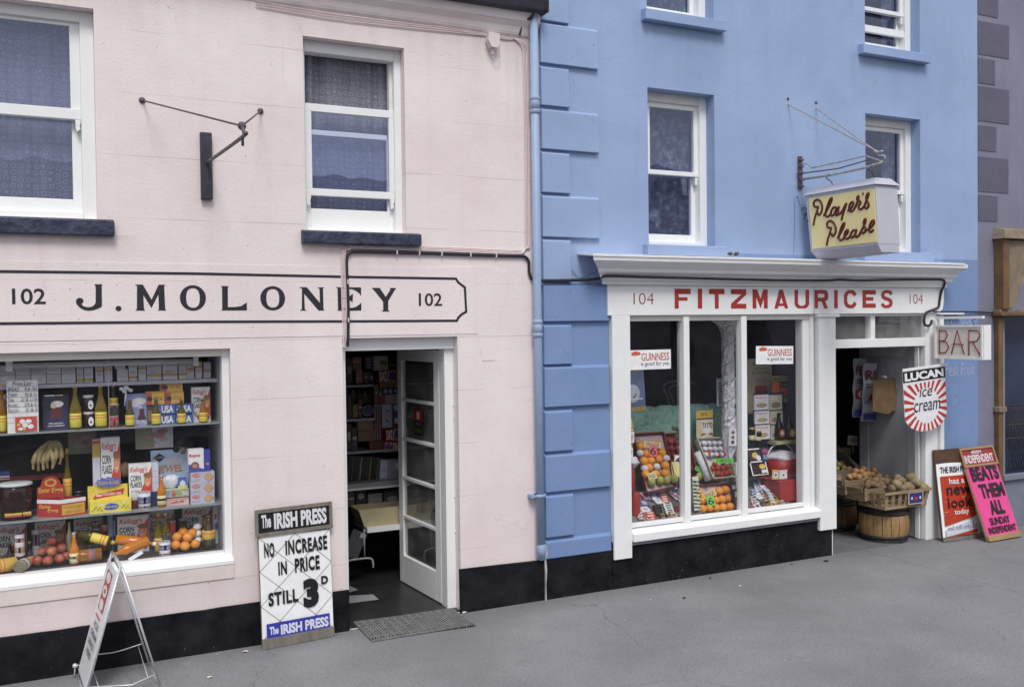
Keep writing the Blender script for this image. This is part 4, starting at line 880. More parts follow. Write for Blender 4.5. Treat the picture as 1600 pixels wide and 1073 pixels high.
SP([(665, 410), (690, 350), (705, 290), (692, 285), (688, 320), (720, 345), (728, 360), (705, 400), (712, 435), (745, 430), (775, 390)])
SP([(752, 240), (760, 265)], .008)
SP([(775, 390), (800, 330), (825, 255), (812, 250), (795, 300), (815, 350), (825, 395), (805, 425), (775, 415)])
SP([(378, 650), (360, 720), (335, 800), (322, 872)], .0105); SP([(370, 660), (338, 655), (325, 620), (340, 585), (375, 580), (410, 610), (430, 660), (428, 715), (405, 755), (385, 750), (380, 720)])
SP([(450, 780), (490, 720), (525, 650), (535, 605), (515, 615), (485, 690), (468, 760), (480, 805), (515, 795), (545, 750)])
SP([(545, 750), (575, 715), (575, 685), (550, 700), (535, 745), (550, 790), (585, 780), (610, 745)])
SP([(668, 690), (640, 690), (615, 725), (610, 765), (630, 775), (660, 740), (682, 675), (668, 730), (675, 770), (705, 755)])
SP([(705, 755), (745, 680), (780, 610), (790, 560), (775, 560), (765, 610), (785, 660), (782, 700), (755, 725), (730, 700)])
SP([(790, 690), (840, 665), (885, 610), (888, 575), (862, 580), (835, 640), (830, 690), (850, 710), (885, 680)])
for px, pa_ in ((1294, 276), (1359, 262)):
    mb = MB(); q = WX(px, pa_, XS+TW/2-.1); p0 = WX(px, pa_, XS); mb.tube(smooth_path([(XS-.01, p0.y-.03, p0.z), (XS, p0.y, p0.z+.02), (XS+.01, p0.y+.03, p0.z-.01), (XS+.03, p0.y, p0.z-.04), (XS+.06, p0.y, z1+.06)]), .005, M_iron, 6); mb.build('hanger', sg)
cable(blue, [(1250, 318, -.01), (1246, 305, -.01), (1243, 312, -.01), (1242, 360, -.01), (1240, 400, -.01), (1232, 405, -.01)], .004, M_blueU, n=5, name='sign_flex')
cable(sg, [(1252, 328, -.06), (1257, 324, -.08), (1262, 330, -.1), (1256, 336, -.08), (1262, 334, -.1), (1256, 341, -.08), (1263, 346, -.12)], .005, M_cable, n=5, name='flex_coil')

# ---- BAR sign
XBr = 8.05
bs = thing('bar_sign', 'small cream hanging box sign reading BAR in thin red capitals', 'sign', (XBr+.05, -.35, 1.8), world=True)
yA, yB = WX(1461, 535, XBr).y, WX(1536, 535, XBr).y; zz1, zz0 = WX(1500, 508, XBr).z, WX(1500, 561, XBr).z
mb = MB(); mb.box(XBr, XBr+.1, yB, yA, zz0, zz1, M_cream); mb.build('sign_board', bs, bevel=.003)
mb = MB(); t = .018
for q in ((yB, yA, zz1-t, zz1), (yB, yA, zz0, zz0+t), (yB, yB+t, zz0+t, zz1-t), (yA-t, yA, zz0+t, zz1-t)): mb.box(XBr-.014, XBr-.0005, q[0], q[1], q[2], q[3], M_white)
mb.box(XBr-.0, XBr+.1, yB-.012, yB-.0005, zz0, zz1, M_white); mb.build('sign_frame', bs)
Mx = Matrix(((0, 0, 0, 0),)*4)
def side_matrix(X, yA, z0): # local x runs outwards from the wall (towards -y); local -y faces -X
    return Matrix(((0, 1, 0, X), (-1, 0, 0, yA), (0, 0, 1, z0), (0, 0, 0, 1)))
mb = MB(); Wd, Hd = yA-yB, zz1-zz0; MM = side_matrix(XBr, yA, zz0)
for pts in ([(.1, .16), (.1, .85)], [(.1, .85), (.24, .83), (.27, .70), (.22, .55), (.1, .53)], [(.1, .53), (.25, .50), (.30, .34), (.24, .19), (.1, .16)], [(.36, .15), (.48, .85), (.62, .15)], [(.39, .45), (.61, .43)], [(.72, .12), (.72, .85)], [(.72, .85), (.9, .83), (.95, .70), (.88, .54), (.72, .50)], [(.80, .50), (.95, .12)]):
    P = [(a*Wd, -.003, b*Hd) for a, b in pts]; mb.tube(P, .0062, mR2, 6, MM)
mb.build('lettering', bs)
mb = MB(); zt = WX(1500, 496, XBr).z; mb.box(XBr+.03, XBr+.07, WX(1531, 496, XBr).y, -.05, zt-.012, zt+.012, M_white); mb.build('arm', bs)
for px in (1480, 1517):
    y_ = WX(px, 500, XBr).y; mb = MB(); mb.tube(smooth_path([(XBr+.05, y_-.02, zt-.015), (XBr+.03, y_+.01, zt-.03), (XBr+.05, y_, zz1)]), .004, M_iron, 6); mb.build('hook', bs)
# faded lettering on the blue wall
mf = flat((.42, .45, .62), .7, 'faded_white_paint', .3)
mb = MB(); a, b = W(1473, 588), W(1522, 566); vs, fs = text_geo('Fresh Fruit', -.01, .15); mb.add([(a.x+(b.x-a.x)*u, -.002, a.z+(b.z-a.z)*v) for u, v in vs], fs, mf)
a, b = W(1478, 512), W(1520, 500); vs, fs = text_geo('Minerals', -.01, .15); mb.add([(a.x+(b.x-a.x)*u, -.002, a.z+(b.z-a.z)*v) for u, v in vs], fs, mf); mb.build('painted_lettering', blue)

# ---- ice cream pennant
pn = thing('ice_cream_pennant', 'white shield shaped pennant reading LUCAN ice cream with red sun rays', 'sign', (7.8, -.14, 1.2))
c0 = W(1410, 577, -.14); c1 = W(1476, 568, -.14); pw = (c1-c0).length; cb = W(1446, 664, -.14)
pm = MB(); roll = math.atan2(c1.z-c0.z, c1.x-c0.x)
MT = Matrix.Translation(c0-Vector((7.8, -.14, 1.2))) @ Matrix.Rotation(-roll, 4, 'Y'); hgt = .66
out = [(0, 0), (0, -.72*hgt)]+[(pw*(.5-.5*math.cos(k*PI/12))*1.0, -hgt*(.72+.27*math.sin(k*PI/12))) for k in range(1, 12)]+[(pw, -.72*hgt), (pw, 0)]
pm.prism([(x+(-z/hgt)*.03*0, z) for x, z in out[::-1]][::-1], 0, .006, flat('e6e6ea'), MT); pm.build('shield', pn)
pm = MB(); pm.box(-.005, pw+.03, -.008, -.001, -.022, .004, flat('f0f0f2'), MT); pm.build('top_strip', pn)
pm = MB(); cxp, czp = pw*.52, -hgt*.60
def inside(x, z):
    if x < .004 or x > pw-.004 or z > -.26*hgt+.03*x: return False
    t = x/pw; lim = -hgt*(.72+.27*math.sin(math.acos(max(-1, min(1, 1-2*t))))); return z > lim+.004
for k in range(24):
    a = 2*PI*(k+.2)/24; da = .062
    def edge(an):
        r = .19
        while r < .6 and inside(cxp+math.cos(an)*r*.95, czp+math.sin(an)*r): r += .006
        return r
    p = []
    for an in (a-da, a+da): p.append((an, .60*.32, edge(an)))
    if p[0][2] < .2 or p[1][2] < .2: continue
    q = [(cxp+math.cos(p[0][0])*p[0][1]*.95, czp+math.sin(p[0][0])*p[0][1]*.93), (cxp+math.cos(p[0][0])*p[0][2]*.95, czp+math.sin(p[0][0])*p[0][2]), (cxp+math.cos(p[1][0])*p[1][2]*.95, czp+math.sin(p[1][0])*p[1][2]), (cxp+math.cos(p[1][0])*p[1][1]*.95, czp+math.sin(p[1][0])*p[1][1]*.93)]
    pm.add([(x, -.001, z) for x, z in q], [(0, 1, 2, 3)], flat('b8352a'), False, MT)
pm.build('sun_rays', pn)
pm = MB(); art(pm, pw, hgt, [('r', 0, .79, 1, .955, '0e0f12'), ('t', 'LUCAN', .04, .81, .96, .935, 'f2f2f2', {'b': .05}), ('t', 'ice', .36, .54, .66, .70, '14161c', {'sh': .2}), ('t', 'cream', .22, .32, .84, .46, '14161c', {'sh': .2})], MT @ Matrix.Translation((0, 0, -hgt)), -.0015); pm.build('lettering', pn)

# ================================================================== MAUVE BUILDING
mv = thing('mauve_building', 'dull mauve painted building with darker painted corner blocks beside a brown stone pub doorway', 'building', (XB, 0, 0), world=True)
mb = MB(); wall(mb, XB, 14, 0, 8.2, [(9.23, 14, .52, 2.32, .3)], M_purple); mb.build('wall', mv)
mb = MB(); mb.box(XB+.002, 14, .9, 6, 0, 8.2, M_dark); mb.build('inner_wall', mv)
for z0, z1, wd in ((5.98, 6.4, .6), (5.55, 5.87, .34), (5.0, 5.45, .6), (4.56, 4.88, .36), (4.02, 4.47, .6), (3.66, 3.97, .36), (5.1, 5.3, 0)):
    pass
bl_ = [(-30, 24, 1576-17), (32, 86, 1576), (90, 131, 1554), (134, 190, 1576), (195, 236, 1556), (244, 300, 1575), (304, 346, 1558)]
for t0, b0, xr in bl_:
    mb = MB(); zt_, zb_ = W(1530, t0+1).z, W(1530, b0-1).z; mb.box(XB+.012, W(xr, (t0+b0)/2).x, -.006, 0, zb_, zt_, M_purpleD); mb.build('quoin', mv)
x0, x1 = W(1553, 600).x, W(1568, 600, -.06).x
mb = MB(); mb.box(x0, x1, -.06, 0, .25, 2.30, M_stone); mb.build('door_pilaster', mv, bevel=.006)
mb = MB(); zc = W(1555, 640, -.06).z; mb.box(x0-.02, x1+.025, -.085, 0, zc-.03, zc+.03, M_stone2); mb.build('pilaster_band', mv, bevel=.008)
mb = MB(); mb.box(x0-.04, 12, -.12, 0, 2.30, 2.335, M_stone); mb.box(x0-.02, 12, -.09, 0, 2.335, 2.37, M_stone2); mb.build('ledge', mv, bevel=.004)
zt_ = W(1553, 372, -.12).z
mb = MB(); mb.box(x0, x1+.02, -.12, 0, 2.37, zt_, M_stone)
pr = [(0, 0), (.0, .0)]
mb.build('console', mv, bevel=.006)
# scrolled console bracket face
mb = MB(); xx = x1+.02; sc_ = [(xx, zt_-.02), (xx+.62, zt_-.02), (xx+.5, zt_-.12), (xx+.26, zt_-.24), (xx+.30, zt_-.38), (xx+.18, zt_-.52), (xx+.14, zt_-.68), (xx, 2.38)]
mb.prism(sc_, -.10, 0, M_stone2); mb.build('scroll_bracket', mv, bevel=.01)
mb = MB(); mb.wedge([(x0-.03, -.16, zt_), (x1+.7, -.16, zt_), (x1+.7, 0, zt_), (x0-.03, 0, zt_)], [(x0+.02, -.12, zt_+.10), (x1+.7, -.12, zt_+.10), (x1+.7, 0, zt_+.13), (x0+.02, 0, zt_+.13)], M_stone2); mb.build('console_cap', mv, bevel=.006)
mb = MB(); mb.box(x1+.001, 14, -.03, .0, 0, .52, M_greyst); mb.box(x1, 14, -.07, .0, .52, .58, M_greyst); mb.build('base_course', mv, bevel=.006)
mb = MB(); mb.box(9.23, 14, .12, .13, .5, 2.32, surf('blue_black_glass', (.035, .045, .085), (.05, .06, .10), 2, .15, .02)); mb.build('window_glass', mv)
gd = MB(); zr1, zr0 = W(1590, 632, .05).z, .60
for i in range(60): gd.tube([(9.24+i*.045, .05, zr0), (9.24+i*.045+.22, .05, zr1)], .0035, M_hoop, 4); gd.tube([(9.24+i*.045+.22, .055, zr0), (9.24+i*.045, .055, zr1)], .0035, M_hoop, 4)
for z in (zr1, W(1590, 663, .05).z, .95): gd.tube([(9.23, .05, z), (12.4, .05, z)], .007, M_hoop, 6)
gd.build('window_grille', mv)

# ================================================================== OPPOSITE SIDE OF THE STREET (only ever seen reflected)
opp = thing('opposite_terrace', 'grey rendered terrace across the street showing only as reflections in the window panes', 'building')
mb = MB(); M_opp = surf('grey_render', (.30, .29, .32), (.38, .37, .40), 3, .9, .3)
mb.box(-16, 26, -24, -17, 0, 5.0, M_opp); mb.build('wall', opp)
mb = MB(); mb.wedge([(-16, -24.2, 5), (26, -24.2, 5), (26, -16.8, 5), (-16, -16.8, 5)], [(-16, -20.6, 6.8), (26, -20.6, 6.8), (26, -20.4, 6.8), (-16, -20.4, 6.8)], M_slate)
for x in (-12, -3.5, 4.2, 11, 19): mb.box(x, x+.9, -20.9, -20.1, 6.2, 7.7, M_opp)
mb.build('roof', opp)
for i in range(14):
    x = -15+i*2.9
    for z in (.9, 3.1): mb = MB(); mb.box(x, x+.9, -17, -16.96, z, z+1.4, M_dark); mb.build('window', opp)

# ================================================================== GOODS
GAIN[0] = 1.32
def WP(px, py, p0, n):               # photo point -> point on any real plane
    d = ray(px, py); t = (Vector(p0)-CP).dot(Vector(n))/d.dot(Vector(n)); return CP+d*t
def carton(name, label, cat, px0, px1, pyt, y, zb, d, col, items=(), rz=0, group=None, side=(), left=(), tiltx=0, parent=None, top=None):
    a, b = W(px0, (pyt+pyt)/2, y), W(px1, pyt, y); w_, h_ = b.x-a.x, b.z-zb
    mb = MB(); mb.box(-w_/2, w_/2, 0, d, 0, h_, flat(col))
    art(mb, w_, h_, items, None, 0, -w_/2, 0)
    if side: art(mb, d, h_, side, Matrix(((0, -1, 0, w_/2), (1, 0, 0, 0), (0, 0, 1, 0), (0, 0, 0, 1))), 0, 0, 0)
    if left: art(mb, d, h_, left, Matrix(((0, 1, 0, -w_/2), (-1, 0, 0, d), (0, 0, 1, 0), (0, 0, 0, 1))), 0, 0, 0)
    if top: mb.box(-w_/2, w_/2, 0, d, h_, h_+.0006, flat(top))
    o = mb.build(name); o.location = ((a.x+b.x)/2, y, zb); o.rotation_euler = (tiltx, 0, rz)
    if parent: o.parent = parent; return o
    return tag(o, label, cat, group)
def G0(parts, name, label, cat, loc, rot=(0, 0, 0), group=None):
    t = thing(name, label, cat, loc, 0, group); t.rotation_euler = rot
    for nm, mb in parts: mb.build(nm, t)
    return t
M_amber = liquid('a8701c', 'amber_drink', .5); M_gold = liquid('9a8428', 'golden_oil', .42); M_olive = liquid('6b6230', 'olive_glass', .4); M_orangeade = liquid('c0761c', 'orange_squash', .82)
M_brown = liquid('2a140c', 'brown_glass', .75); M_darkj = liquid('2c1210', 'dark_jar', .8); M_pale = liquid('8f9078', 'pale_glass', .35); M_blackg = liquid('09090b', 'black_bottle', .96)
def bottle(label, pc, pw, pyt, y, zb, mat, cap='d8a424', lab=(('e8cf22', .12, .40),), kind=0, lie=None, group=None, name='bottle', h=None, loc=None, r=None, red=True):
    if loc is None:
        a, b = W(pc-pw/2, pyt, y), W(pc+pw/2, pyt, y); r = (b.x-a.x)/2; h = b.z-zb; loc = ((a.x+b.x)/2, y+r, zb)
    P = {0: [(.8, 0), (1, .015), (1, .42), (.9, .50), (.62, .62), (.40, .72), (.34, .80), (.34, .93)],
         1: [(.8, 0), (1, .015), (1, .60), (.95, .66), (.5, .76), (.36, .82), (.34, .93)],
         2: [(.85, 0), (1, .02), (1, .80), (.9, .86), (.8, .90)]}[kind]
    m1 = MB(); m1.lathe([(q*r, z*h) for q, z in P], mat, 16)
    top = P[-1][0]*r*1.12; m2 = MB(); m2.lathe([(top, P[-1][1]*h-.02*h), (top, h*.985), (top*.85, h)], flat(cap, .35), 14)
    parts = [('glass', m1), ('cap', m2)]
    if lab:
        m3 = MB(); ra = r*1.012
        for c, z0, z1 in lab: m3.lathe([(ra*.985, z0*h-.0005), (ra, z0*h), (ra, z1*h), (ra*.985, z1*h+.0005)], flat(c), 18)
        if red and len(lab) == 1:
            c, z0, z1 = lab[0]; rr = ra*1.006
            for q in (.62, .80): z = (z0+(z1-z0)*q)*h; m3.lathe([(ra*.99, z-.0032), (rr, z-.003), (rr, z+.003), (ra*.99, z+.0032)], flat('c0461e'), 18)
        parts.append(('paper_label', m3))
    return G0(parts, name, label, 'bottle' if name == 'bottle' else 'jar', loc, lie or (0, 0, 0), group)
def can(label, p0, p1, pyt, y, zb, bands, group=None, lie=None, name='tin', h=None, r=None, loc=None):
    if loc is None:
        a, b = W(p0, pyt, y), W(p1, pyt, y); r = (b.x-a.x)/2; h = b.z-zb; loc = ((a.x+b.x)/2, y+r, zb)
    m1 = MB(); m1.lathe([(r, 0), (r, h)], flat('8e9094', .3), 18); m2 = MB()
    for c, z0, z1 in bands: m2.lathe([(r*1.0, z0*h), (r*1.012, z0*h+.0005), (r*1.012, z1*h-.0005), (r*1.0, z1*h)], flat(c), 18)
    m3 = MB(); m3.lathe([(r*1.03, h-.004), (r*1.03, h+.002), (r*.94, h+.002), (r*.93, h-.001)], flat('a8aab0', .3), 18)
    return G0([('body', m1), ('paper_label', m2), ('rim', m3)], name, label, 'tin', loc, lie or (0, 0, 0), group)
def cflakes(mb=None, side=False):
    it = [('r', 0, 0, 1, 1, 'e4e3e6'), ('t', "Kellogg's", .05, .76, .80, .93, 'b8262a', {'sh': .35, 'b': .015}), ('t', 'CORN', .06, .56, .52, .71, '1e2128', {'b': .02}), ('t', 'FLAKES', .06, .40, .56, .54, '1e2128', {'b': .02}),
          ('p', [(.99, .93), (.99, .18), (.40, .18)], 'c0361f'), ('c', .80, .56, .15, .16, 'c98e62'), ('c', .80, .70, .17, .07, '8a5a30'), ('r', .70, .60, .74, .62, '2e1a12'), ('r', .84, .60, .88, .62, '2e1a12'), ('r', .74, .47, .86, .49, 'efe6dc'),
          ('c', .62, .15, .34, .12, '9a5b28'), ('c', .64, .19, .26, .07, 'cf9a55'), ('c', .62, .05, .24, .07, 'e8ddc8'), ('c', .24, .31, .05, .03, 'd8b52a'), ('p', [(.08, .30), (.13, .31), (.30, .16), (.27, .14)], '8a4a30')]
    return it
WB = Z1, Z2, Z3, Z0 = 1.903, 1.588, 1.003, .669
# -- top shelf: white packets on end, some in two layers
g1 = 'white packets along the top shelf of the pink shop window'
for i, (a, b) in enumerate([(-27, -1), (0, 23), (24, 47.5), (48.5, 71.5), (72.5, 95), (96, 118)]):
    for k in (0, 1):
        y = .34; hh = (W(60, 567.5+1, y).z-Z1-.004)/2; A, B = W(a, 580, y), W(b, 580, y)
        mb = MB(); mb.box(0, B.x-A.x, 0, .14, 0, hh-.002, flat('cfcbd0' if (i+k) % 2 else 'c4c0c8')); mb.add([(0.01, -.0006, hh*.3), (B.x-A.x-.01, -.0006, hh*.3), (B.x-A.x-.01, -.0006, hh*.36), (0.01, -.0006, hh*.36)], [(0, 1, 2, 3)], flat('b0aab2'))
        o = mb.build('packet'); o.location = (A.x, y+.003*k, Z1+k*hh); tag(o, ['lower', 'upper'][k]+' white packet of the '+ORD[i]+' pair from the left on the top shelf', 'packet', g1)
for i, (a, b, t, c, bd) in enumerate([(119.5, 130, 571, 1, .15), (131.5, 145, 570, 1, .15), (149, 161, 570, 1, .66), (163, 175, 569, 1, .7), (201, 214, 567, 1, .2), (216, 228, 567, 1, .7), (229.5, 252, 566, 1, .28), (254, 277, 565, 1, .28), (279, 291, 565, 1, .28), (291.8, 303, 565, 1, .6), (305, 315.5, 565, 1, .7), (318, 329, 566, 0, .5)]):
    it = [('r', .0, bd-.07, 1, bd+.07, 'b8952a')]+[('r', .15, q, .85, q+.03, 'a59ea6') for q in (.86, .8, .5, .44, .38)]
    carton('packet', ORD[i]+' mustard banded white packet from the left on the top window shelf', 'packet', a, b, t, .33+.004*(i % 3), Z1, .14, 'c9c5cc' if i % 3 else 'bdb9c2', it, group='upright packets with mustard bands on the top shelf')
for k in (0, 1):
    A, B = W(180 if k else 183, 580, .34), W(196 if k else 200, 580, .34); hh = .085
    mb = MB(); mb.box(0, B.x-A.x, 0, .12, 0, hh if not k else .035, flat('c6c2c9')); o = mb.build('packet'); o.location = (A.x, .34, Z1+k*(hh+.001)); tag(o, ['larger lower white packet of the leaning pair in the middle of the top shelf', 'thin white packet lying on top of another in the middle of the top shelf'][k], 'packet')
# -- second shelf
yl = ('dfc41e', .04, .36)
for i, (pc, pw_, t, mat, lb) in enumerate([(2, 15, 600, M_amber, 'tall amber bottle with yellow label at the left edge of the pink shop window'), (117, 19, 601, M_gold, 'tall golden bottle with yellow label just right of the navy cigarette card'), (157, 19, 599, M_gold, 'tall golden bottle with yellow label between the stacked dark jars and the tins'),
        (177, 14, 599, M_olive, 'tall olive bottle with raised yellow label standing behind the red and white tin'), (203, 15, 624, M_olive, 'short olive bottle with yellow label in front of the pale blue card'), (244, 15, 622, M_olive, 'short olive bottle with yellow label left of the blue USA packets'),
        (284, 14, 624, M_olive, 'short olive bottle with yellow label in front of the USA packets'), (318, 13.5, 623, M_amber, 'short amber bottle with yellow label in front of the cereal box on the second shelf')]):
    bottle(lb, pc, pw_, t, .24 if i != 3 else .30, Z2, mat, 'c8962a' if i < 4 else '6a6450', lab=((yl[0], .05, .36 if i < 3 else .42) if i != 3 else ('dfc41e', .42, .66),), kind=0)
carton('price_list', 'handwritten price list card with a red egg picture at its foot', 'card', 10, 59, 593.5, .215, Z2, .003, 'd5d2d6',
       [('r', 0, q, 1, q+.006, '77707a') for q in (.885, .79, .69, .60, .50, .40, .30, .20)]+[('t', 'Price List', .18, .90, .78, .985, '3a3640', {'sh': .2}), ('t', 'BREAD', .03, .80, .40, .87, '3a3640', {'sh': .2}), ('t', '8 & 10d', .58, .80, .97, .87, '3a3640', {'sh': .2}), ('t', 'Sugar', .03, .70, .36, .78, '3a3640', {'sh': .2}), ('t', '9d & 1/-', .58, .70, .97, .77, '3a3640', {'sh': .2}), ('t', 'Tea', .03, .61, .22, .68, '3a3640', {'sh': .2}), ('t', '2/ & 1/10', .45, .61, .97, .68, '3a3640', {'sh': .2}), ('t', 'Butter', .03, .51, .36, .58, '3a3640', {'sh': .2}), ('t', '2/6 & 3/', .55, .51, .97, .58, '3a3640', {'sh': .2}), ('t', 'Bacon', .03, .41, .36, .48, '3a3640', {'sh': .2}), ('t', '3/ & 5', .58, .41, .97, .48, '3a3640', {'sh': .2}),
        ('r', .25, .03, .94, .31, 'b83a30'), ('c', .48, .22, .09, .045, 'e6e4ea'), ('c', .68, .22, .10, .04, 'e6e4ea'), ('c', .56, .15, .09, .045, 'dcdce4'), ('c', .74, .12, .10, .045, 'e6e4ea'), ('c', .42, .08, .09, .03, 'e6e4ea'), ('c', .54, .08, .05, .03, 'd89a3a'), ('c', .36, .16, .06, .03, 'd89a3a')])
carton('showcard', 'navy cigarette showcard with an open red and white pack', 'card', 66, 107, 616, .26, Z2, .004, '191b2e',
       [('p', [(.1, .02), (.9, .02), (.95, .55), (.8, .68), (.5, .4), (.2, .6)], '23264a'), ('r', .32, .34, .72, .62, '5a1c22'), ('r', .34, .60, .74, .68, '3f3b45'), ('c', .56, .74, .24, .09, 'c9c4c8'), ('c', .42, .70, .12, .08, 'b8a48c'), ('r', .08, .965, .46, 1.0, 'c2c2c8'), ('r', .5, .965, .78, 1.0, 'b9975a'), ('t', 'after taste how', .22, .18, .78, .225, 'd8d8de', {'b': .02}), ('t', 'good smoking?', .18, .10, .82, .155, 'd8d8de', {'b': .02})], tiltx=-.1)
for k, (t_, zb) in enumerate(((641, Z2), (616, Z2+.115))):
    mb = MB(); A, B = W(129, 640, .27), W(148, 640, .27); r = (B.x-A.x)/2
    mb.lathe([(r*.9, 0), (r, .006), (r, .088), (r*.85, .096)], M_darkj, 16); m2 = MB(); m2.lathe([(r*.9, .095), (r*.9, .112), (r*.8, .1135)], flat('c9cbd2', .3), 16); m3 = MB()
    m3.add([(.45*r+.5*r*math.cos(2*PI*i/14)*.9-.1*r, -r*1.0-.002+(.0 if 0 else .0)-.0, .048+.032*math.sin(2*PI*i/14)) for i in range(14)], [tuple(range(14))], flat('d2d6d8')); m3.add([(.35*r+.2*r*math.cos(2*PI*i/10), -r-.0035, .044+.008*math.sin(2*PI*i/10)) for i in range(10)], [tuple(range(10))], flat('7a4636'))
    G0([('glass', mb), ('lid', m2), ('paper_label', m3)], 'jar', ['lower dark jar with white oval label in the stacked pair', 'upper dark jar with white oval label stacked on another'][k], 'jar', ((A.x+B.x)/2, .27+r, zb))
can('red and white labelled tin between golden bottles on the second shelf', 171, 186, 650, .25, Z2, [('a8332c', .02, .98), ('dcd8d8', .12, .6)])
can('dark tin with a red and white band above the red labelled tin', 171, 186, 632, .25, W(178, 650, .25).z+.004, [('3a3434', .02, .98), ('b23a34', .7, .95), ('dcd8d8', .76, .9)])
carton('showcard', 'pale blue cigarette showcard with a white cloud shape and dark red pack', 'card', 197, 236, 614, .29, Z2, .004, '7f86b8', [('c', .52, .76, .28, .11, 'd6d6dd'), ('c', .36, .66, .14, .08, 'c9c9d4'), ('r', .46, .52, .62, .64, 'aab0c8'), ('r', .52, .30, .72, .52, '5a1a20'), ('p', [(.42, .18), (.8, .18), (.72, .34), (.5, .34)], '4a2a30'), ('t', 'after taste', .34, .12, .78, .165, 'e0e0ea', {'b': .02}), ('t', 'good smoking', .30, .055, .84, .10, 'e0e0ea', {'b': .02})], tiltx=-.08)
mb = MB(); c = W(197, 610, .27)
for dx, dz, q in ((-.03, .012, .016), (0, .02, .018), (.03, .0, .016), (-.012, -.006, .015), (.015, .01, .014)): mb.ball(q, M_foil, Matrix.Translation((dx, 0, dz)), 8, 5, .8, .5, 3)
mb.tube([(0, 0, 0), (-.01, .01, -.11)], .006, M_foil, 5); o = mb.build('foil_rosette'); o.location = c; tag(o, 'crumpled silver foil rosette above the pale blue card', 'decoration')
ox = [('r', 0, 0, .3, 1, 'b04a2a'), ('c', .2, .45, .15, .2, '2e3050'), ('r', .34, .1, .97, .9, 'c9a434'), ('t', 'OXTAIL', .40, .3, .9, .62, 'a04028', {'b': .02}), ('r', 0, .92, 1, 1, 'b9862a')]
for (a, b, t, zt_, lb) in ((228, 257, 611, Z2+.118, 'red and yellow soup packet on the left of the lower row above the USA packets'), (258, 287, 611, Z2+.118, 'red and yellow soup packet on the right of the lower row above the USA packets'), (250, 285, 595.5, 0, 'topmost red and yellow soup packet on the pile in the second shelf')):
    if not zt_: zt_ = W(270, 611.5, .28).z
    else: zt_ = W(270, 630.5, .28).z
    carton('packet', lb, 'packet', a, b, t, .28, zt_, .09, 'c2a02c', ox, side=(('r', 0, 0, 1, 1, 'a8842a'),))
carton('packet', 'dark shadowed packet under the soup packets beside the left short bottle', 'packet', 229, 246, 631, .29, Z2, .08, '4a3a34', [('r', .1, .2, .9, .7, '7a6a4a')])
for k, (a, b) in enumerate(((247.5, 274), (275, 302))):
    for j in (0, 1):
        zb = Z2 if not j else W(260, 646.5, .27).z
        carton('packet', ['left', 'right'][k]+[' bottom', ' upper'][j]+' blue packet lettered USA in large white capitals', 'packet', a, b, 630.5 if j else 647, .27, zb, .12, '3d5596', [('t', 'USA', .18, .12, .88, .86, 'd6dcec', {'b': .03}), ('r', .02, .4, .1, .5, 'd6dcec')])
carton('cereal_box', 'corn flakes box at the right end of the second shelf', 'box', 299, 328, 604, .31, Z2, .06, 'dcdbe0', cflakes(), rz=.0, side=(('r', 0, .1, 1, .2, 'b8962a'), ('r', .1, .55, .9, .6, '8a86a0')))
carton('cereal_box', 'corn flakes box mostly cut off at the left edge of the second shelf', 'box', -22, 9, 616, .31, Z2, .06, 'cfc8cc', cflakes())
# -- third shelf
for nm, a, b, t, bz, d_, colr, its, lb in [
    ('calendar', 107, 151, 672, 710, .5, '6e6d5a', [('p', [(.2, .2), (.8, .35), (.9, .8), (.3, .75)], '7d7566'), ('c', .35, .7, .14, .08, '8c5a55'), ('c', .6, .5, .16, .10, '7b4a4a'), ('c', .7, .25, .12, .06, '806050'), ('c', .5, .3, .07, .05, '96706a')], 'dim greenish floral print hanging behind the tall cereal box'),
    ('calendar', 212, 270, 665, 702, .42, 'a5a3ac', [('p', [(0, 0), (.5, .05), (.45, .95), (0, 1)], '7c7c62'), ('c', .35, .55, .13, .13, '8d7e62'), ('c', .62, .62, .18, .17, '9b6c72'), ('c', .72, .8, .15, .12, '955a62'), ('c', .75, .4, .11, .10, 'a8828a'), ('c', .45, .3, .08, .06, '9a7a5a'), ('c', .3, .75, .07, .06, '8a9068')], 'pale floral print hanging under the second shelf at the right')]:
    A, B = W(a, bz, d_), W(b, t, d_); mb = MB(); w_, h_ = B.x-A.x, B.z-A.z
    mb.box(0, w_, 0, .004, 0, h_, flat(colr)); art(mb, w_, h_, its); o = mb.build(nm); o.location = (A.x, d_, A.z); tag(o, lb, 'print')
mb = MB(); a, b = W(168.5, 553, .19), W(168.5, 668, .19)
for k in range(40): mb.ball(.0035, flat('c8cad4'), Matrix.Translation((0, 0, (b.z-a.z)*k/39)), 6, 4)
o = mb.build('bead_chain'); o.location = a; o['kind'] = 'stuff'; o['label'] = 'fine white bead chain hanging in front of the golden bottles'
# bananas
bt = thing('banana_bunch', 'bunch of dull yellow bananas hanging under the second shelf', 'bananas', tuple(W(75, 690, .33)))
for i, (a, b, c, d) in enumerate(((60, 705, 52, 733), (67, 700, 60, 735), (74, 702, 68, 734), (80, 700, 74, 731), (87, 694, 83, 728), (93, 696, 93, 725), (78, 698, 82, 732))):
    p = W(a, b, .33+.01*(i % 3)); q = W(c, d, .30+.02*(i % 2)); tp = W(80 if i < 3 else 86, 688, .35); mb = MB(); mb.tube(smooth_path([tp, p, (p+q)/2+Vector((-.012 if i < 4 else .012, -.02, 0)), q]), .017, M_banana, 8, taper=[.3]+[.4+.6*math.sin(PI*min(1, k/9)) if k < 5 else (1 if k < 14 else .55) for k in range(1, 19)])
    o = mb.build('banana', bt); o.location = -bt.location
carton('cereal_box', 'tall corn flakes box showing its yellow banded side on the third shelf', 'box', 157, 187, 682, .36, Z3+.08, .09, 'd3d2da', cflakes(), side=())
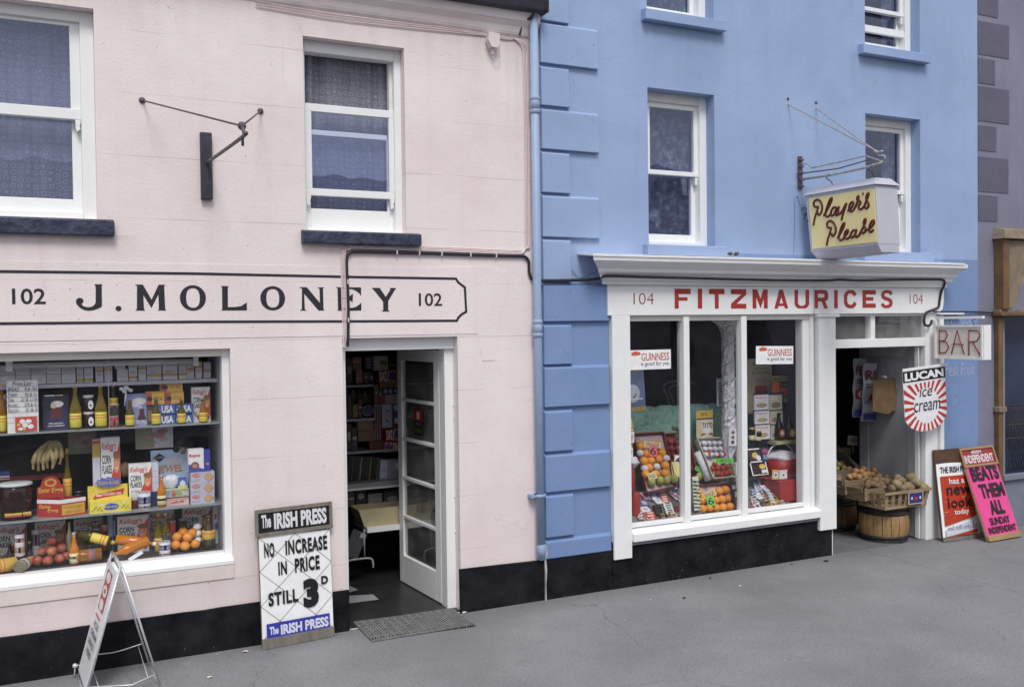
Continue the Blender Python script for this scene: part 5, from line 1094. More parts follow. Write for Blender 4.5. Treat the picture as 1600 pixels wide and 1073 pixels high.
carton('cereal_box_stand', 'pale side panel of a second tall cereal box beside the tall corn flakes box', 'box', 144, 156, 686, .365, Z3+.07, .09, 'bcbac8', [('r', 0, .70, 1, .93, 'b0932a'), ('r', 0, .93, 1, .98, 'a03428'), ('r', 0, .20, 1, .24, 'b8a63a')])
cs = carton('sweet_box', 'open yellow chocolate display box with a blue Irish Rose badge', 'box', 140, 205, 780, .22, Z3, .13, 'd9c41e', [('p', [(.34, .3), (.38, .72), (.5, .84), (.62, .78), (.70, .60), (.66, .3), (.5, .2)], '3d52a8'), ('t', 'IRISH ROSE', .38, .42, .66, .6, 'c4b44a', {'b': .02}), ('c', .28, .75, .05, .1, 'e0cabc'), ('c', .82, .8, .04, .1, 'e0cabc')]+[('c', .06+.045*k+(.45 if k > 5 else 0), .25+.4*((k*7) % 5)/5, .018, .05, '3c4a16') for k in range(12)])
A, B = W(137, 783, .33), W(199, 755, .33); mb = MB(); w_, h_ = B.x-A.x, B.z-Z3; mb.box(0, w_, 0, .004, 0, h_, flat('cdb51c')); art(mb, w_, h_, [('p', [(.12, .46), (.88, .58), (.92, .82), (.2, .66)], 'a6262a'), ('t', 'New!', .2, .55, .36, .68, 'e8dfd8', {'sh': .3, 'b': .03}), ('t', 'chocolate rose', .38, .58, .84, .73, 'e8dfd8', {'sh': .3})]+[('c', .1+.09*k, .36+.1*((k*3) % 4)/4, .025, .025, '3c4a16') for k in range(9)]); o = mb.build('back_card', cs); o.location = (-w_/2-.012, .115, 0)
A, B = W(150, 763, .32), W(189, 741, .32); mb = MB(); w_, h_ = B.x-A.x, B.z-A.z; pts = [(.5+.5*math.cos(2*PI*k/24)*(1+.08*math.cos(k*PI)), .45+.5*math.sin(2*PI*k/24)*(.8+.12*math.cos(k*PI))) for k in range(24)]
mb.prism([(u*w_, v*h_) for u, v in pts], 0, .004, flat('4556ac')); art(mb, w_, h_, [('t', 'IRISH ROSE', .08, .25, .92, .58, 'a99a5a', {'b': .02}), ('t', 'Cadbury', .3, .64, .7, .80, 'a8b0dc', {'sh': .3})]); o = mb.build('badge', cs); o.location = (A.x-cs.location.x, -.004+.10, A.z-Z3)
# Easter eggs box
A, Cn, B = W(58, 800, .27), W(94.5, 806, .20), W(134, 790, .24); z1 = W(94, 781, .20).z; eb = thing('easter_egg_box', 'red Easter Eggs counter box with white rim and arched header', 'box', (Cn.x, .20, Z3)); h_ = z1-Z3
def panel2(P, Q, z0, z1, th, colr, items, parent, name):
    d = Vector((Q.x-P.x, Q.y-P.y, 0)); w2 = d.length; an = math.atan2(d.y, d.x); mb = MB(); mb.box(0, w2, 0, th, 0, z1-z0, flat(colr)); art(mb, w2, z1-z0, items); o = mb.build(name, parent); pl = parent.location if parent else Vector((0, 0, 0)); o.location = Vector((P.x, P.y, z0))-pl; o.rotation_euler = (0, 0, an); return o
C_ = Vector((Cn.x, .20, 0)); A_ = Vector((A.x, .30, 0)); B_ = Vector((B.x, .26, 0)); D_ = A_+B_-C_
panel2(A_, C_, Z3, z1, .004, 'a82820', [('r', 0, .78, 1, 1, 'd8d6da'), ('t', 'Easter', .08, .50, .62, .72, 'd8a42a', {'sh': .2, 'b': .02}), ('t', 'Eggs', .45, .22, .92, .52, 'd8a42a', {'sh': .2, 'b': .02})], eb, 'side_panel')
panel2(C_, B_, Z3, z1, .004, 'a82820', [('r', 0, .78, 1, 1, 'd8d6da'), ('r', .06, .1, .95, .70, 'c49a22'), ('t', 'Urneys eggs', .14, .42, .86, .62, 'a8661c', {'sh': .3}), ('t', 'chocolates', .2, .18, .84, .36, 'a8661c', {'sh': .3})], eb, 'front_panel')
panel2(A_, D_, Z3, z1, .004, '8a2018', [], eb, 'side_panel'); panel2(D_, B_, Z3, z1, .004, '8a2018', [], eb, 'side_panel')
P0, P1 = W(58, 778, .36), W(101, 778, .36); w_ = P1.x-P0.x; hh = W(80, 743, .36).z-z1+.03
mb = MB(); pts = [(0, 0), (w_, 0), (w_, hh*.62), (w_*.86, hh*.66)]+[(w_*.5+w_*.36*math.cos(k*PI/8), hh*.66+hh*.34*math.sin(k*PI/8)) for k in range(1, 8)]+[(w_*.14, hh*.64), (0, hh*.55)]
mb.prism(pts, 0, .004, flat('a82820')); art(mb, w_, hh, [('c', .5, .74, .22, .16, 'c8922a'), ('c', .5, .74, .14, .09, 'a82820'), ('t', 'Easter', .05, .36, .48, .56, 'd8a42a', {'sh': .2, 'b': .02}), ('t', 'Eggs', .52, .30, .95, .54, 'd8a42a', {'sh': .2, 'b': .02})]); o = mb.build('header_card', eb); o.location = Vector((P0.x, .355, z1-.03))-eb.location
# sweet jar with white lid, red strip, blue box
mb = MB(); A, B = W(-4, 790, .22), W(50, 790, .22); r = (B.x-A.x)/2; zt_ = W(25, 758, .3).z; mb.lathe([(r*.9, 0), (r, .01), (r, zt_-Z3-.02), (r*.9, zt_-Z3)], M_darkj, 20); m2 = MB(); m2.lathe([(r*1.04, zt_-Z3), (r*1.04, zt_-Z3+.012), (r*.98, zt_-Z3+.016)], flat('b9c0c4', .3), 20)
m3 = MB()
for dx in (-.6, -.1, .45): m3.box(r*dx, r*dx+.05, -r*1.04, -r*.8, .04, .052, flat('c2aa3a')); m3.box(r*dx, r*dx+.05, -r*1.04, -r*.8, .028, .038, flat('b84a3a'))
G0([('glass', mb), ('lid', m2), ('paper_label', m3)], 'sweet_jar', 'wide dark sweet jar with a flat white lid at the left of the third shelf', 'jar', ((A.x+B.x)/2, .22+r, Z3))
carton('packet', 'small blue packet with red and white foot above the sweet jar', 'packet', -12, 15, 735.5, .50, W(5, 749, .5).z, .05, '30408e', [('r', 0, 0, 1, .45, 'c8c2c4'), ('r', 0, .1, 1, .25, 'a03434')])
mb = MB(); A, B = W(-15, 750, .56), W(100, 747, .56); mb.box(A.x, B.x, .56, .60, A.z-.02, A.z+.012, flat('8e2f2c')); tag(mb.build('red_tray', loc=(A.x, .56, A.z)), 'long red edged tray behind the sweet jar', 'tray')
bottle('tall slim golden bottle with yellow label behind the Easter eggs box', 104, 14, 700, .38, Z3, M_gold, 'b8922a', (('cc9e1e', .22, .52),))
mb = MB(); A = W(124, 760, .42)
for k in range(5): mb.lathe([(.02, 0), (.075-.002*k, .008), (.08-.002*k, .014)], flat('16161c', .25), 20, Matrix.Translation((0, 0, .02*k)))
o = mb.build('plate_stack'); o.location = (A.x, .45, Z3+.04); tag(o, 'stack of dark plates behind the yellow chocolate box', 'plates')
mb = MB(); mb.ball(.05, M_paper, None, 12, 8, 1.1, .2, 3); o = mb.build('brown_loaf'); o.location = W(195, 734, .42); tag(o, 'rounded brown paper parcel between the two corn flakes boxes on the third shelf', 'parcel')
carton('cereal_box', 'corn flakes box in the middle of the third shelf with its white side showing', 'box', 201, 237, 723, .33, Z3+.03, .07, 'dddce0', cflakes())
carton('packet', 'white side panel of a box beside the middle corn flakes box', 'packet', 237.5, 247, 722, .335, Z3+.10, .07, 'bcbccb', [('r', .1, q, .9, q+.02, 'a0a0b4') for q in (.3, .5, .7)])
carton('packet', 'navy packet under the white side panel on the third shelf', 'packet', 236, 247, 768, .30, Z3, .05, '1e2c60')
can('white blue rose tin with red foot before the middle corn flakes box', 216, 236, 769, .23, Z3, [('c9cbd4', .02, .98), ('4450a0', .3, .75), ('c9cbd4', .4, .5), ('a83030', .06, .18)]); can('tin with pale top and dark red lower half left of the blue rose tin', 205, 218, 767, .27, Z3, [('b8b8bc', .5, .98), ('5a1c1c', .02, .5)])
bottle('orange squash bottle with a cream picture label on the third shelf', 252.5, 14.5, 742, .24, Z3, M_orangeade, '9a9aa2', (('cfc98e', .08, .36), ('30343c', .2, .27)), kind=0)
jc = thing('jewel_showcard', 'pale blue margarine showcard reading JEWEL with a smiling dark haired woman', 'showcard', (W(266, 790, .45).x, .45, Z3))
A, B = W(237, 791, .45), W(296, 700, .45); w_, h_ = B.x-A.x, B.z-Z3; mb = MB(); mb.prism([(0, 0), (w_*.9, 0), (w_, h_*.66), (w_*.97, h_), (0, h_)], 0, .004, flat('a3bcd6'))
art(mb, w_, h_, [('p', [(.05, .86), (.22, .94), (.38, .86), (.22, .77)], '241c22'), ('t', 'ALL PURPOSE', .08, .84, .36, .88, 'a8a8b0', {'b': .01}), ('t', 'JEWEL', .16, .52, .82, .70, 'b4783a', {'sh': .15, 'b': .03}), ('c', .60, .78, .24, .08, 'b7b7c2')]); o = mb.build('card', jc); o.location = Vector((A.x, .45, Z3))-jc.location
mb = MB(); H_ = W(286, 702, .43); mb.ball(.05, flat('8e868a'), Matrix.Translation((0, .03, 0)) @ Matrix.Diagonal((.85, .3, 1.1, 1)), 16, 10); mb.box(-.02, -.008, -.0, .02, .008, .012, flat('1e1a1e')); mb.box(.010, .022, -.0, .02, .008, .012, flat('1e1a1e')); mb.box(-.012, .014, .0, .02, -.026, -.022, flat('6a3a3e')); mb.box(-.002, .003, -.0, .02, -.012, .0, flat('988c92'))
o = mb.build('face', jc); o.location = H_-jc.location+Vector((0, -.0, 0))
mb = MB(); mb.ball(.06, flat('131216'), Matrix.Translation((.0, .03, .052)) @ Matrix.Diagonal((1.0, .5, .72, 1)), 16, 10, 1, .15, 2); mb.ball(.03, flat('131216'), Matrix.Translation((-.045, .025, .012)) @ Matrix.Diagonal((1, .4, 1.3, 1)), 10, 8); mb.ball(.026, flat('131216'), Matrix.Translation((.046, .025, .016)) @ Matrix.Diagonal((1, .4, 1.3, 1)), 10, 8); o = mb.build('hair', jc); o.location = H_-jc.location
mb = MB(); mb.ball(.07, M_foil, Matrix.Diagonal((1, .4, .75, 1)), 14, 10, 1, .35, 9); o = mb.build('foil_parcel'); o.location = W(267, 752, .40); tag(o, 'crumpled silver foil parcel propped on the JEWEL card', 'foil')
carton('packet', 'blue and yellow cottage picture packet standing above the coloured egg box', 'packet', 278, 292, 745, .36, Z3+.10, .02, '4a5cac', [('r', 0, 0, 1, .3, 'c9b840'), ('p', [(.2, .3), (.8, .3), (.8, .6), (.5, .8), (.2, .6)], 'b8c8dc')])
carton('egg_box', 'multicoloured picture packet lying above the pink patterned box', 'box', 258, 295, 763, .30, W(275, 776, .30).z, .08, '9fae9c', [('c', .12, .4, .12, .35, '7a90c4'), ('c', .36, .4, .1, .35, 'b4523c'), ('c', .58, .45, .12, .3, '7a9a5c'), ('r', .7, .2, .95, .7, 'b8a8a0'), ('r', 0, .85, 1, 1, '9aa45a')])
carton('egg_box', 'pink patterned box at the foot of the JEWEL card', 'box', 258, 295, 777, .28, Z3, .10, 'c7a0a0', [('p', [(.1, .2), (.5, .75), (.6, .3)], 'a8685c'), ('c', .7, .5, .1, .2, 'a05a50'), ('r', 0, .86, 1, 1, 'b88a5a')])
zz = Z3
for k in range(3):
    t = (769.5, 752.5, 735.5)[k]; a_, b_ = W(298, t, .26), W(335, t, .26); hh = b_.z-zz-.001
    mb = MB(); w_ = b_.x-a_.x; mb.box(0, w_, 0, .1, 0, hh, flat('a9a7b9')); art(mb, w_, hh, [('c', .22, .72, .17, .17, 'b43a38'), ('t', "JACOB'S", .10, .64, .36, .80, 'e0dce2', {'b': .02}), ('t', 'CREAM CRACKERS', .06, .18, .42, .28, '66647a'), ('p', [(.54, .5), (.74, .92), (.97, .5), (.76, .08)], '9c5a2c'), ('p', [(.56, .52), (.74, .88), (.93, .52), (.75, .14)], 'c8a25e')]+[('c', .66+.08*(q % 3), .36+.14*(q//3), .015, .025, '8a5a2c') for q in range(9)])
    o = mb.build('cracker_box'); o.location = (a_.x, .26, zz); tag(o, ['bottom lilac cracker box of the stack of three', 'middle lilac cracker box of the stack of three', 'top lilac cracker box of the stack of three'][k], 'box'); zz += hh+.001
carton('soup_packet', 'blue and white Royco packet standing on the cracker boxes', 'packet', 294, 318, 700.5, .27, zz, .07, 'd2cdd2', [('p', [(0, 0), (1, 0), (1, .12), (0, .36)], '3b45a4'), ('c', .42, .28, .28, .17, '6a4a3c'), ('c', .42, .28, .18, .10, 'a87a66'), ('t', 'Royco', .04, .62, .78, .80, 'b83830', {'sh': .1, 'b': .03})], side=())
carton('packet', 'dark blue packet leaning beside the Royco packet', 'packet', 318.5, 328, 702, .275, zz, .06, '30389a', [('r', .3, .3, .8, .4, '9a9456')])
# -- bottom deck
for k, (a, b, t, y, lb) in enumerate(((-14, 41, 817, .52, 'shadowed corn flakes box at the bottom left of the pink shop window'), (54, 102, 812, .52, 'shadowed corn flakes box behind the apples'), (115, 160, 807, .52, 'shadowed corn flakes box behind the olive tins'), (183, 232, 803, .40, 'bright corn flakes box behind the crossed squash bottles'), (232, 272, 795, .52, 'corn flakes box behind the tall yellow bottle and the red tin'), (285, 331, 788, .50, 'corn flakes box behind the oranges'))):
    carton('cereal_box', lb, 'box', a, b, t, y, Z0, .06, 'cfcdd4', cflakes())
carton('carton', 'tall grey blue carton with vertical lettering left of the bright corn flakes box', 'carton', 168, 182, 803, .42, Z0, .06, '7c8aa8', [('r', .55, 0, 1, 1, '1e222c'), ('r', .62, .45, .86, .85, '6a78a0'), ('r', .0, 0, .5, .45, '2c3038')])
def fruitpile(name, label, mat, pts, y0, group, rpx, dz=0, cat='fruit', seed=1, sq=.95):
    me = None; out = []; LB = row_labels(pts, label)
    for i, (px, py, dy) in enumerate(pts):
        y = y0+dy; r = (W(px+rpx, py, y)-W(px-rpx, py, y)).x/2
        if me is None: mb = MB(); mb.ball(r, mat, None, 14, 10, sq, .05, seed); o = mb.build(name); me = o
        else: o = me.copy(); COL.objects.link(o)
        o.location = W(px, py, y); o.rotation_euler = (random.uniform(-.5, .5), random.uniform(-.5, .5), random.uniform(0, 6)); tag(o, LB[i], cat, group); out.append(o)
    return out
fruitpile('apple', 'red and yellow apple on the plate', M_apple, [(80.5, 845, .05), (67, 861, .06), (81.5, 860.5, .0), (96, 856, .06), (58.5, 876, .0), (75, 876, -.03), (94, 872.5, -.02), (103, 869, .05), (66, 872, .10), (86, 868, .10)], .30, 'apples piled on the plate', 9)
fruitpile('orange', 'orange on the right plate', M_orange, [(277, 838.5, .04), (286, 831, .07), (293.5, 839, .0), (300.5, 832.5, .05), (274.5, 851.5, .0), (289, 853, -.03), (305, 850, .0), (282, 846, .1), (298, 844, .1)], .28, 'oranges piled on the plate', 8.3)
for (a, b, py, lb) in ((50, 112, 882, 'dark oval plate under the apples'), (266, 316, 859, 'dark oval plate under the oranges')):
    A, B = W(a, py, .26), W(b, py, .26); r = (B.x-A.x)/2; mb = MB(); mb.lathe([(r*.55, 0), (r*.95, .012), (r, .018), (r*.9, .014), (r*.5, .005)], flat('1a1c20', .2), 28); o = mb.build('plate'); o.location = ((A.x+B.x)/2, .28, Z0+.001); o.scale = (1, .5, 1); tag(o, lb, 'plate')
bottle('orange squash bottle with silver cap and picture label left of the lying jar', 115.5, 16, 832, .20, Z0, M_orangeade, 'a4a4ac', (('c9c79a', .07, .36), ('2c3038', .19, .27)), kind=0)
def lying(kind, label, px, py, y, h, r, rz, mat, cap, lab, tilt=0, nm='bottle', z=None, red=True):
    c = W(px, py, y); d = Vector((math.cos(rz)*math.cos(tilt), math.sin(rz)*math.cos(tilt), math.sin(tilt)))
    q = Vector((0, 0, 1)).rotation_difference(d).to_euler(); zc = z if z is not None else Z0+r+.002
    return bottle(label, 0, 0, 0, 0, 0, mat, cap, lab, kind, tuple(q), None, nm, h, (c.x-d.x*h/2, c.y-d.y*h/2, zc-d.z*h/2), r, red)
lying(2, 'jar of honey lying on its side beside the orange squash bottle', 138, 872, .24, .17, .045, PI, M_amber, '9a7a3a', (('5a6070', .25, .5),), nm='jar')
lying(0, 'yellow labelled bottle lying across the honey jar', 152, 857, .28, .24, .034, math.radians(-15), M_olive, 'b89a2a', (('d8bf1e', .35, .80),), math.radians(-18), z=.82)
lying(0, 'yellow labelled bottle lying at the far left of the bottom deck', 8, 882, .22, .26, .045, math.radians(200), M_brown, '3a2a1c', (('b8921e', .25, .75),))
lying(2, 'empty glass jar lying with its base towards the street', 36, 884, .20, .12, .04, math.radians(70), M_pale, '8e8e90', (('b0aaa8', .4, .7),), nm='jar')
lying(1, 'orange squash bottle with white cap crossed over another on the bottom deck', 213, 860, .25, .27, .036, math.radians(-8), M_orangeade, 'd8d6dc', (), math.radians(-12), z=.775)
lying(1, 'orange squash bottle with white cap lying under the crossed one', 203, 862, .20, .26, .036, math.radians(190), M_orangeade, 'd8d6dc', (), math.radians(-16), z=.745)
mb = MB(); mb.box(-.05, .05, -.004, .004, -.012, .012, flat('d5d4da')); o = mb.build('white_spoon'); o.location = W(212, 868, .15); o.rotation_euler = (0, math.radians(-28), 0); tag(o, 'small white plastic piece in front of the crossed bottles', 'scrap')
bottle('tall slim bottle with yellow foot left of the pair behind the tins', 247, 12.5, 801, .30, Z0, M_gold, 'b8952a', (('cda81e', .02, .36),)); bottle('shorter bottle with dark picture label right of the tall slim one', 258.5, 13, 801, .31, Z0+.04, M_gold, 'b0b0a0', (('3a3a34', .15, .42), ('c9c07a', .3, .38)))
can('white tin with blue rose and red foot left of the oranges', 249, 267, 846, .18, Z0, [('c9cbd4', .02, .98), ('4450a0', .38, .8), ('c9cbd4', .5, .6), ('a83030', .05, .16)])
can('red and white tin behind the left of the oranges', 263, 275, 814, .36, Z0, [('a8302c', .02, .98), ('c9b8b8', .4, .6)]); can('green olive tin with a red lid band right of the red tin', 280, 293, 811, .38, Z0, [('45532e', .02, .98), ('a83a34', .8, .97)])
mb = MB()
for k in range(3): mb.lathe([(.022, 0), (.034, .02), (.02, .045)], flat('cfd0d8'), 12, Matrix.Translation((0, 0, .05*k)))
o = mb.build('cream_carton_stack'); o.location = (W(309, 850, .34).x, .34, Z0+.03); tag(o, 'small stack of white pots behind the right of the oranges', 'pots')
bottle('wide dark wine bottle with a yellow label at the right of the bottom deck', 327, 21, 805, .22, Z0, flat('3c351a', .1, 'dark_olive_glass', .1), '4a4a2c', (('bf9e1c', .30, .55),), kind=0)
carton('packet', 'white packet with a red and blue flash at the right edge of the bottom deck', 'packet', 333, 341, 788, .40, Z0, .05, 'c2c6d8', [('c', .4, .7, .25, .08, 'b84038'), ('c', .5, .45, .3, .1, '5a6ab4')])
for p0, p1, t, zb, bands, lb in ((137-15, 138, 826, Z0+.045, [('4a4f30', .02, .98), ('a8383a', .82, .97), ('d2c8c4', .72, .82)], 'left olive vegetable tin with red band behind the lying bottle'), (142, 157, 826, Z0+.045, [('48582e', .02, .98), ('a8383a', .86, .97), ('d2c8c4', .74, .86)], 'middle olive vegetable tin with red band behind the lying bottle'), (143, 155, 811, .865, [('48582e', .02, .98), ('a8383a', .7, .97), ('d2c8c4', .5, .7)], 'small olive tin stacked on the middle vegetable tin'), (158, 168, 821, Z0+.045, [('9c3a2c', .02, .98), ('4a5230', .55, .8)], 'red tin right of the olive vegetable tins')): can(lb, p0, p1, t, .36, zb, bands)
bottle('cream coloured slim bottle behind the apples', 108, 11, 816, .38, Z0, flat('b9b58e', .2, 'cream_drink', .1), 'b5a84a', (), kind=1)
can('white and red picture tin with blue foot at the lower left', 22, 38, 835, .24, Z0+.03, [('b9b6bc', .02, .98), ('a0402e', .75, .9), ('c4a878', .4, .6), ('4452a4', .04, .2)]); can('slim tin with a dark picture of fruit beside the apples', 49, 62, 828, .34, Z0+.06, [('9a9498', .02, .98), ('4a2a24', .4, .85)])
for i, (pc, lb) in enumerate(((15, 'left yellow footed squat bottle behind the lying glass jar'), (45, 'right yellow footed squat bottle behind the lying glass jar'))): bottle(lb, pc, 15, 846, .30, Z0, M_brown, '7a6a4a', (('b8951e', .04, .42),))

# ---- inside the pink shop door: shelves and groceries
mb = MB(); yS = 1.5; xa, xb = W(525, 600, yS).x, W(584, 600, yS).x; zs1, zs2, zs3, zs4 = W(560, 601, yS).z, W(560, 654, yS).z, W(560, 706, yS-.05).z, W(560, 757, yS-.2).z
shf = thing('grocery_shelving', 'painted grocery shelves crowded with dim packets inside the pink shop door', 'shelves', (xa, yS, 0), world=True)
xe = W(628, 700, yS).x
for z, x1_ in ((zs1, xb), (zs2, xb), (zs3, xe)):
    mb = MB(); mb.box(xa-.5, x1_, yS, yS+.35, z-.022, z, M_grey); mb.build('shelf', shf)
mb = MB(); mb.box(xa-.5, xe+.4, yS+.36, yS+.38, 0, 2.5, M_dark); mb.build('backboard', shf)
mb = MB(); mb.box(xa-.5, xe, yS-.2, yS+.3, zs4-.05, zs4-.03, M_white); mb.box(xa-.5, xe-.02, yS-.19, yS+.3, zs4-.029, zs4+.01, flat('8a8688')); mb.build('paper_shelf', shf)
daz = [('r', 0, 0, 1, 1, 'a83028')]+[('p', [(.42+.14*k, 0), (.47+.14*k, 0), (.57+.14*k, 1), (.52+.14*k, 1)], 'd0c8cc') for k in range(3)]+[('c', .72, .5, .17, .36, '3c4890'), ('t', 'DAZ', .03, .08, .42, .92, 'd8d2d6', {'b': .04})]
dz2 = [('r', 0, 0, 1, 1, 'a83028')]+[('p', [(.02+.14*k, 0), (.07+.14*k, 0), (.17+.14*k, 1), (.12+.14*k, 1)], 'd0c8cc') for k in range(3)]+[('c', .24, .5, .17, .36, '3c4890'), ('t', 'DAZ', .52, .08, .95, .92, 'd8d2d6', {'b': .04})]
GI = 'groceries piled inside the pink shop'
def inner(a, b, t, bt, colr, its, lb, y=yS+.02, nm='packet', d=.14): return carton(nm, lb, 'packet', a, b, t, y, W((a+b)/2, bt, y).z, d, colr, its)
inner(584, 606, 556, 578, 'a9a59a', [('r', .42, .35, .95, .68, '8a7434'), ('t', 'CARR', .5, .42, .88, .6, '3a3020')], 'white box with a mustard label topping the pile inside the door')
inner(608, 620, 554, 577, '18181a', [('t', 'Sunland', .1, .2, .9, .45, '9a8434')], 'black packet with gold writing beside the white box on top of the pile')
inner(592, 621, 578, 597, 'a83028', daz, 'highest red and white DAZ packet inside the shop door'); inner(594, 622, 597, 605, '8a7434', [('t', 'Surf brand', .1, .3, .8, .7, '5a4420')], 'flat mustard box under the highest DAZ packet'); inner(597, 623, 605, 616, '2a3058', [('c', .2, .5, .12, .35, '9a9aa8'), ('c', .5, .5, .12, .35, '9a9aa8'), ('c', .8, .5, .1, .3, '9a9aa8')], 'navy box with pale discs in the pile inside the door')
inner(597, 623, 616, 623, 'b8aaa8', [('r', 0, 0, .2, 1, '9a3028'), ('t', 'LUX', .3, .2, .9, .8, '2a2a3a')], 'upper thin red ended white packet in the pile inside the door'); inner(597, 623, 623, 630, 'b0a2a2', [('r', 0, 0, .2, 1, '9a3028'), ('t', 'LUX', .3, .2, .9, .8, '2a2a3a')], 'lower thin red ended white packet in the pile inside the door')
inner(597, 612, 631, 668, 'a9a9b8', [('c', .5, .3, .12, .04, '2c3470'), ('c', .5, .72, .12, .04, '2c3470')], 'tall pale packet in the middle of the pile inside the door'); inner(612.5, 626, 629, 648, '4a5488', [('c', .5, .6, .3, .25, 'b8bcd0'), ('r', .1, .1, .9, .3, '6a3030')], 'upper blue soap packet with a white disc inside the door'); inner(613, 627, 649, 668, '4a5488', [('c', .5, .6, .3, .25, 'b8bcd0'), ('r', .1, .1, .9, .3, '6a3030')], 'lower blue soap packet with a white disc inside the door')
inner(584, 596.5, 630, 659, '5a3a38', [('r', q, 0, q+.06, 1, 'a9a0a2') for q in (.1, .4, .7)], 'upper striped packet at the edge of the grocery pile'); inner(584, 596.5, 660, 687, '5a3a38', [('r', q, 0, q+.06, 1, 'a9a0a2') for q in (.1, .4, .7)], 'lower striped packet at the edge of the grocery pile')
inner(603, 627, 669, 688, 'a83028', daz, 'red and white DAZ packet second from the bottom of the pile'); inner(600, 627, 689, 706, 'a83028', dz2, 'bottom red and white DAZ packet of the pile'); inner(577, 599.5, 687, 706, '5a2420', [('r', q, .1, q+.03, .9, '8a5a50') for q in (.1, .25, .4, .55, .7, .85)], 'dark red packet left of the bottom DAZ packet')
inner(560, 584, 672, 689, '7a5a42', [], 'brown paper bag of flour on the third grocery shelf'); inner(559, 583, 657, 672, '80604a', [], 'brown paper bag lying on top of another on the third shelf')
inner(551, 564, 558, 577, '8a5a4c', [('r', 0, .6, 1, .7, 'a88a7a')], 'pinkish round drum at the top of the grocery shelves'); inner(556, 566, 577, 599, '9a5f5e', [('r', 0, .3, 1, .4, 'b89090')], 'dull pink canister on the top grocery shelf'); inner(570, 582, 555, 577, '20243a', [('r', .2, .1+.2*k, .8, .2+.2*k, '8a8a9a') for k in range(4)], 'navy packet with pale bars at the top of the grocery shelves')
inner(551, 559, 632, 652, '7c6a4c', [], 'tan jar on the second grocery shelf'); inner(543, 549, 618, 652, '5c3a3c', [], 'dim red bottle on the second grocery shelf')
for k in range(9): inner(541+k*4.6, 544.8+k*4.6, 608+(k*5) % 9, 631 if 0 else 652 if k > 20 else 630, ['4a3a34', '3c3c48', '6a5a3c', '3a2c30'][k % 4], [], ORD[k]+' small dim packet from the left in the row between grocery shelves', y=yS+.15, d=.05)['group'] = 'small dim packets in the row between the shelves'
mb = MB(); c = W(573.5, 641, yS); mb.lathe([(.0, 0), (.05, 0), (.052, .03), (.0, .03)], flat('77758a'), 24, Matrix.Rotation(PI/2, 4, 'X')); mb.lathe([(.0, 0), (.038, 0), (.038, .002), (0, .002)], flat('4a4860'), 24, Matrix.Translation((0, -.031, 0)) @ Matrix.Rotation(PI/2, 4, 'X')); o = mb.build('round_tin'); o.location = c; tag(o, 'round pale tin facing outwards on the second grocery shelf', 'tin')
for k, (a, b, t) in enumerate(((541, 549, 712), (550, 562, 713), (563, 577, 713), (578, 588, 714))): 
    o = inner(a, b, t, 752, ['26221e', '302a24', '2c2c2c', '2a2820'][k], [('r', .86, 0, 1, 1, ['5a5648', '8a867a', '7a7434', '6a6440'][k])], ORD[k]+' dark book from the left leaning under the third grocery shelf', y=yS-.05, nm='book'); o['category'] = 'book'; o['group'] = 'dark books leaning under the third shelf'; o.rotation_euler = (0, .12, 0)
o = inner(592, 624, 717, 752, '8a8c96', [('r', .0, .15, .35, .95, 'a9adc0'), ('r', .72, .6, .98, .9, 'b4b4bc'), ('r', .05, .5, .3, .53, '3a3a4a')], 'pale magazine leaning beside the row of dark books', y=yS-.1, nm='magazine'); o['category'] = 'magazine'; o.rotation_euler = (0, .08, 0)
bk_ = thing('wooden_basket', 'cream wooden chip basket on a white stand inside the pink shop', 'basket', (W(590, 824, 1.1).x, 1.15, W(590, 822, 1.1).z), world=True)
P = [W(568, 823, 1.1), W(632, 818, 1.1), W(634, 794, 1.1), W(557, 797, 1.1)]; y_ = 1.1; z0, z1 = P[0].z, P[3].z; xw0, xw1 = P[0].x, P[1].x+.1
M_chip = surf('chip_wood', (.50, .44, .27), (.40, .34, .2), 5, .8, .4)
for s_, (y0_, y1_) in enumerate(((1.1, 1.108), (1.35, 1.358))): mb = MB(); mb.prism([(xw0, z0), (xw1, z0), (xw1+.02, z1), (xw0-.05, z1)], y0_, y1_, M_chip); mb.build('side_board', bk_)
mb = MB(); mb.wedge([(xw0, 1.1, z0), (xw0+.008, 1.1, z0), (xw0+.008, 1.35, z0), (xw0, 1.35, z0)], [(xw0-.05, 1.1, z1), (xw0-.042, 1.1, z1), (xw0-.042, 1.35, z1), (xw0-.05, 1.35, z1)], M_chip); mb.build('end_board', bk_); mb = MB(); mb.box(xw0, xw1, 1.108, 1.35, z0, z0+.008, M_chip); mb.build('base_board', bk_)
st_ = thing('display_stand', 'white topped stand with thin bent metal legs inside the pink shop', 'stand', (xw0, 1.1, 0), world=True)
mb = MB(); mb.box(xw0+.02, xw1+.3, 1.05, 1.5, z0-.045, z0-.002, M_white); mb.build('stand_top', st_)
mb = MB(); a = W(569, 826, 1.1); mb.tube([tuple(a), (a.x, 1.1, W(569, 871, 1.1).z)], .007, M_ironp); mb.tube(smooth_path([tuple(W(535, 877, 1.1)), tuple(W(560, 873, 1.1)), tuple(W(579, 872, 1.1)), tuple(W(583, 880, 1.1)), tuple(W(583, 886, 1.1))]), .009, M_ironp); mb.build('leg', st_)
mb = MB(); A = W(555, 850, 1.1); mb.box(-.07, .07, 0, .006, -.12, .12, flat('3a3b40')); art(mb, .05, .04, [('r', 0, 0, 1, 1, '8a8a90')], None, 0, .01, .07); o = mb.build('grey_clipboard'); o.location = A; o.rotation_euler = (0, .45, 0); tag(o, 'dark grey board hanging crooked under the display stand', 'board')

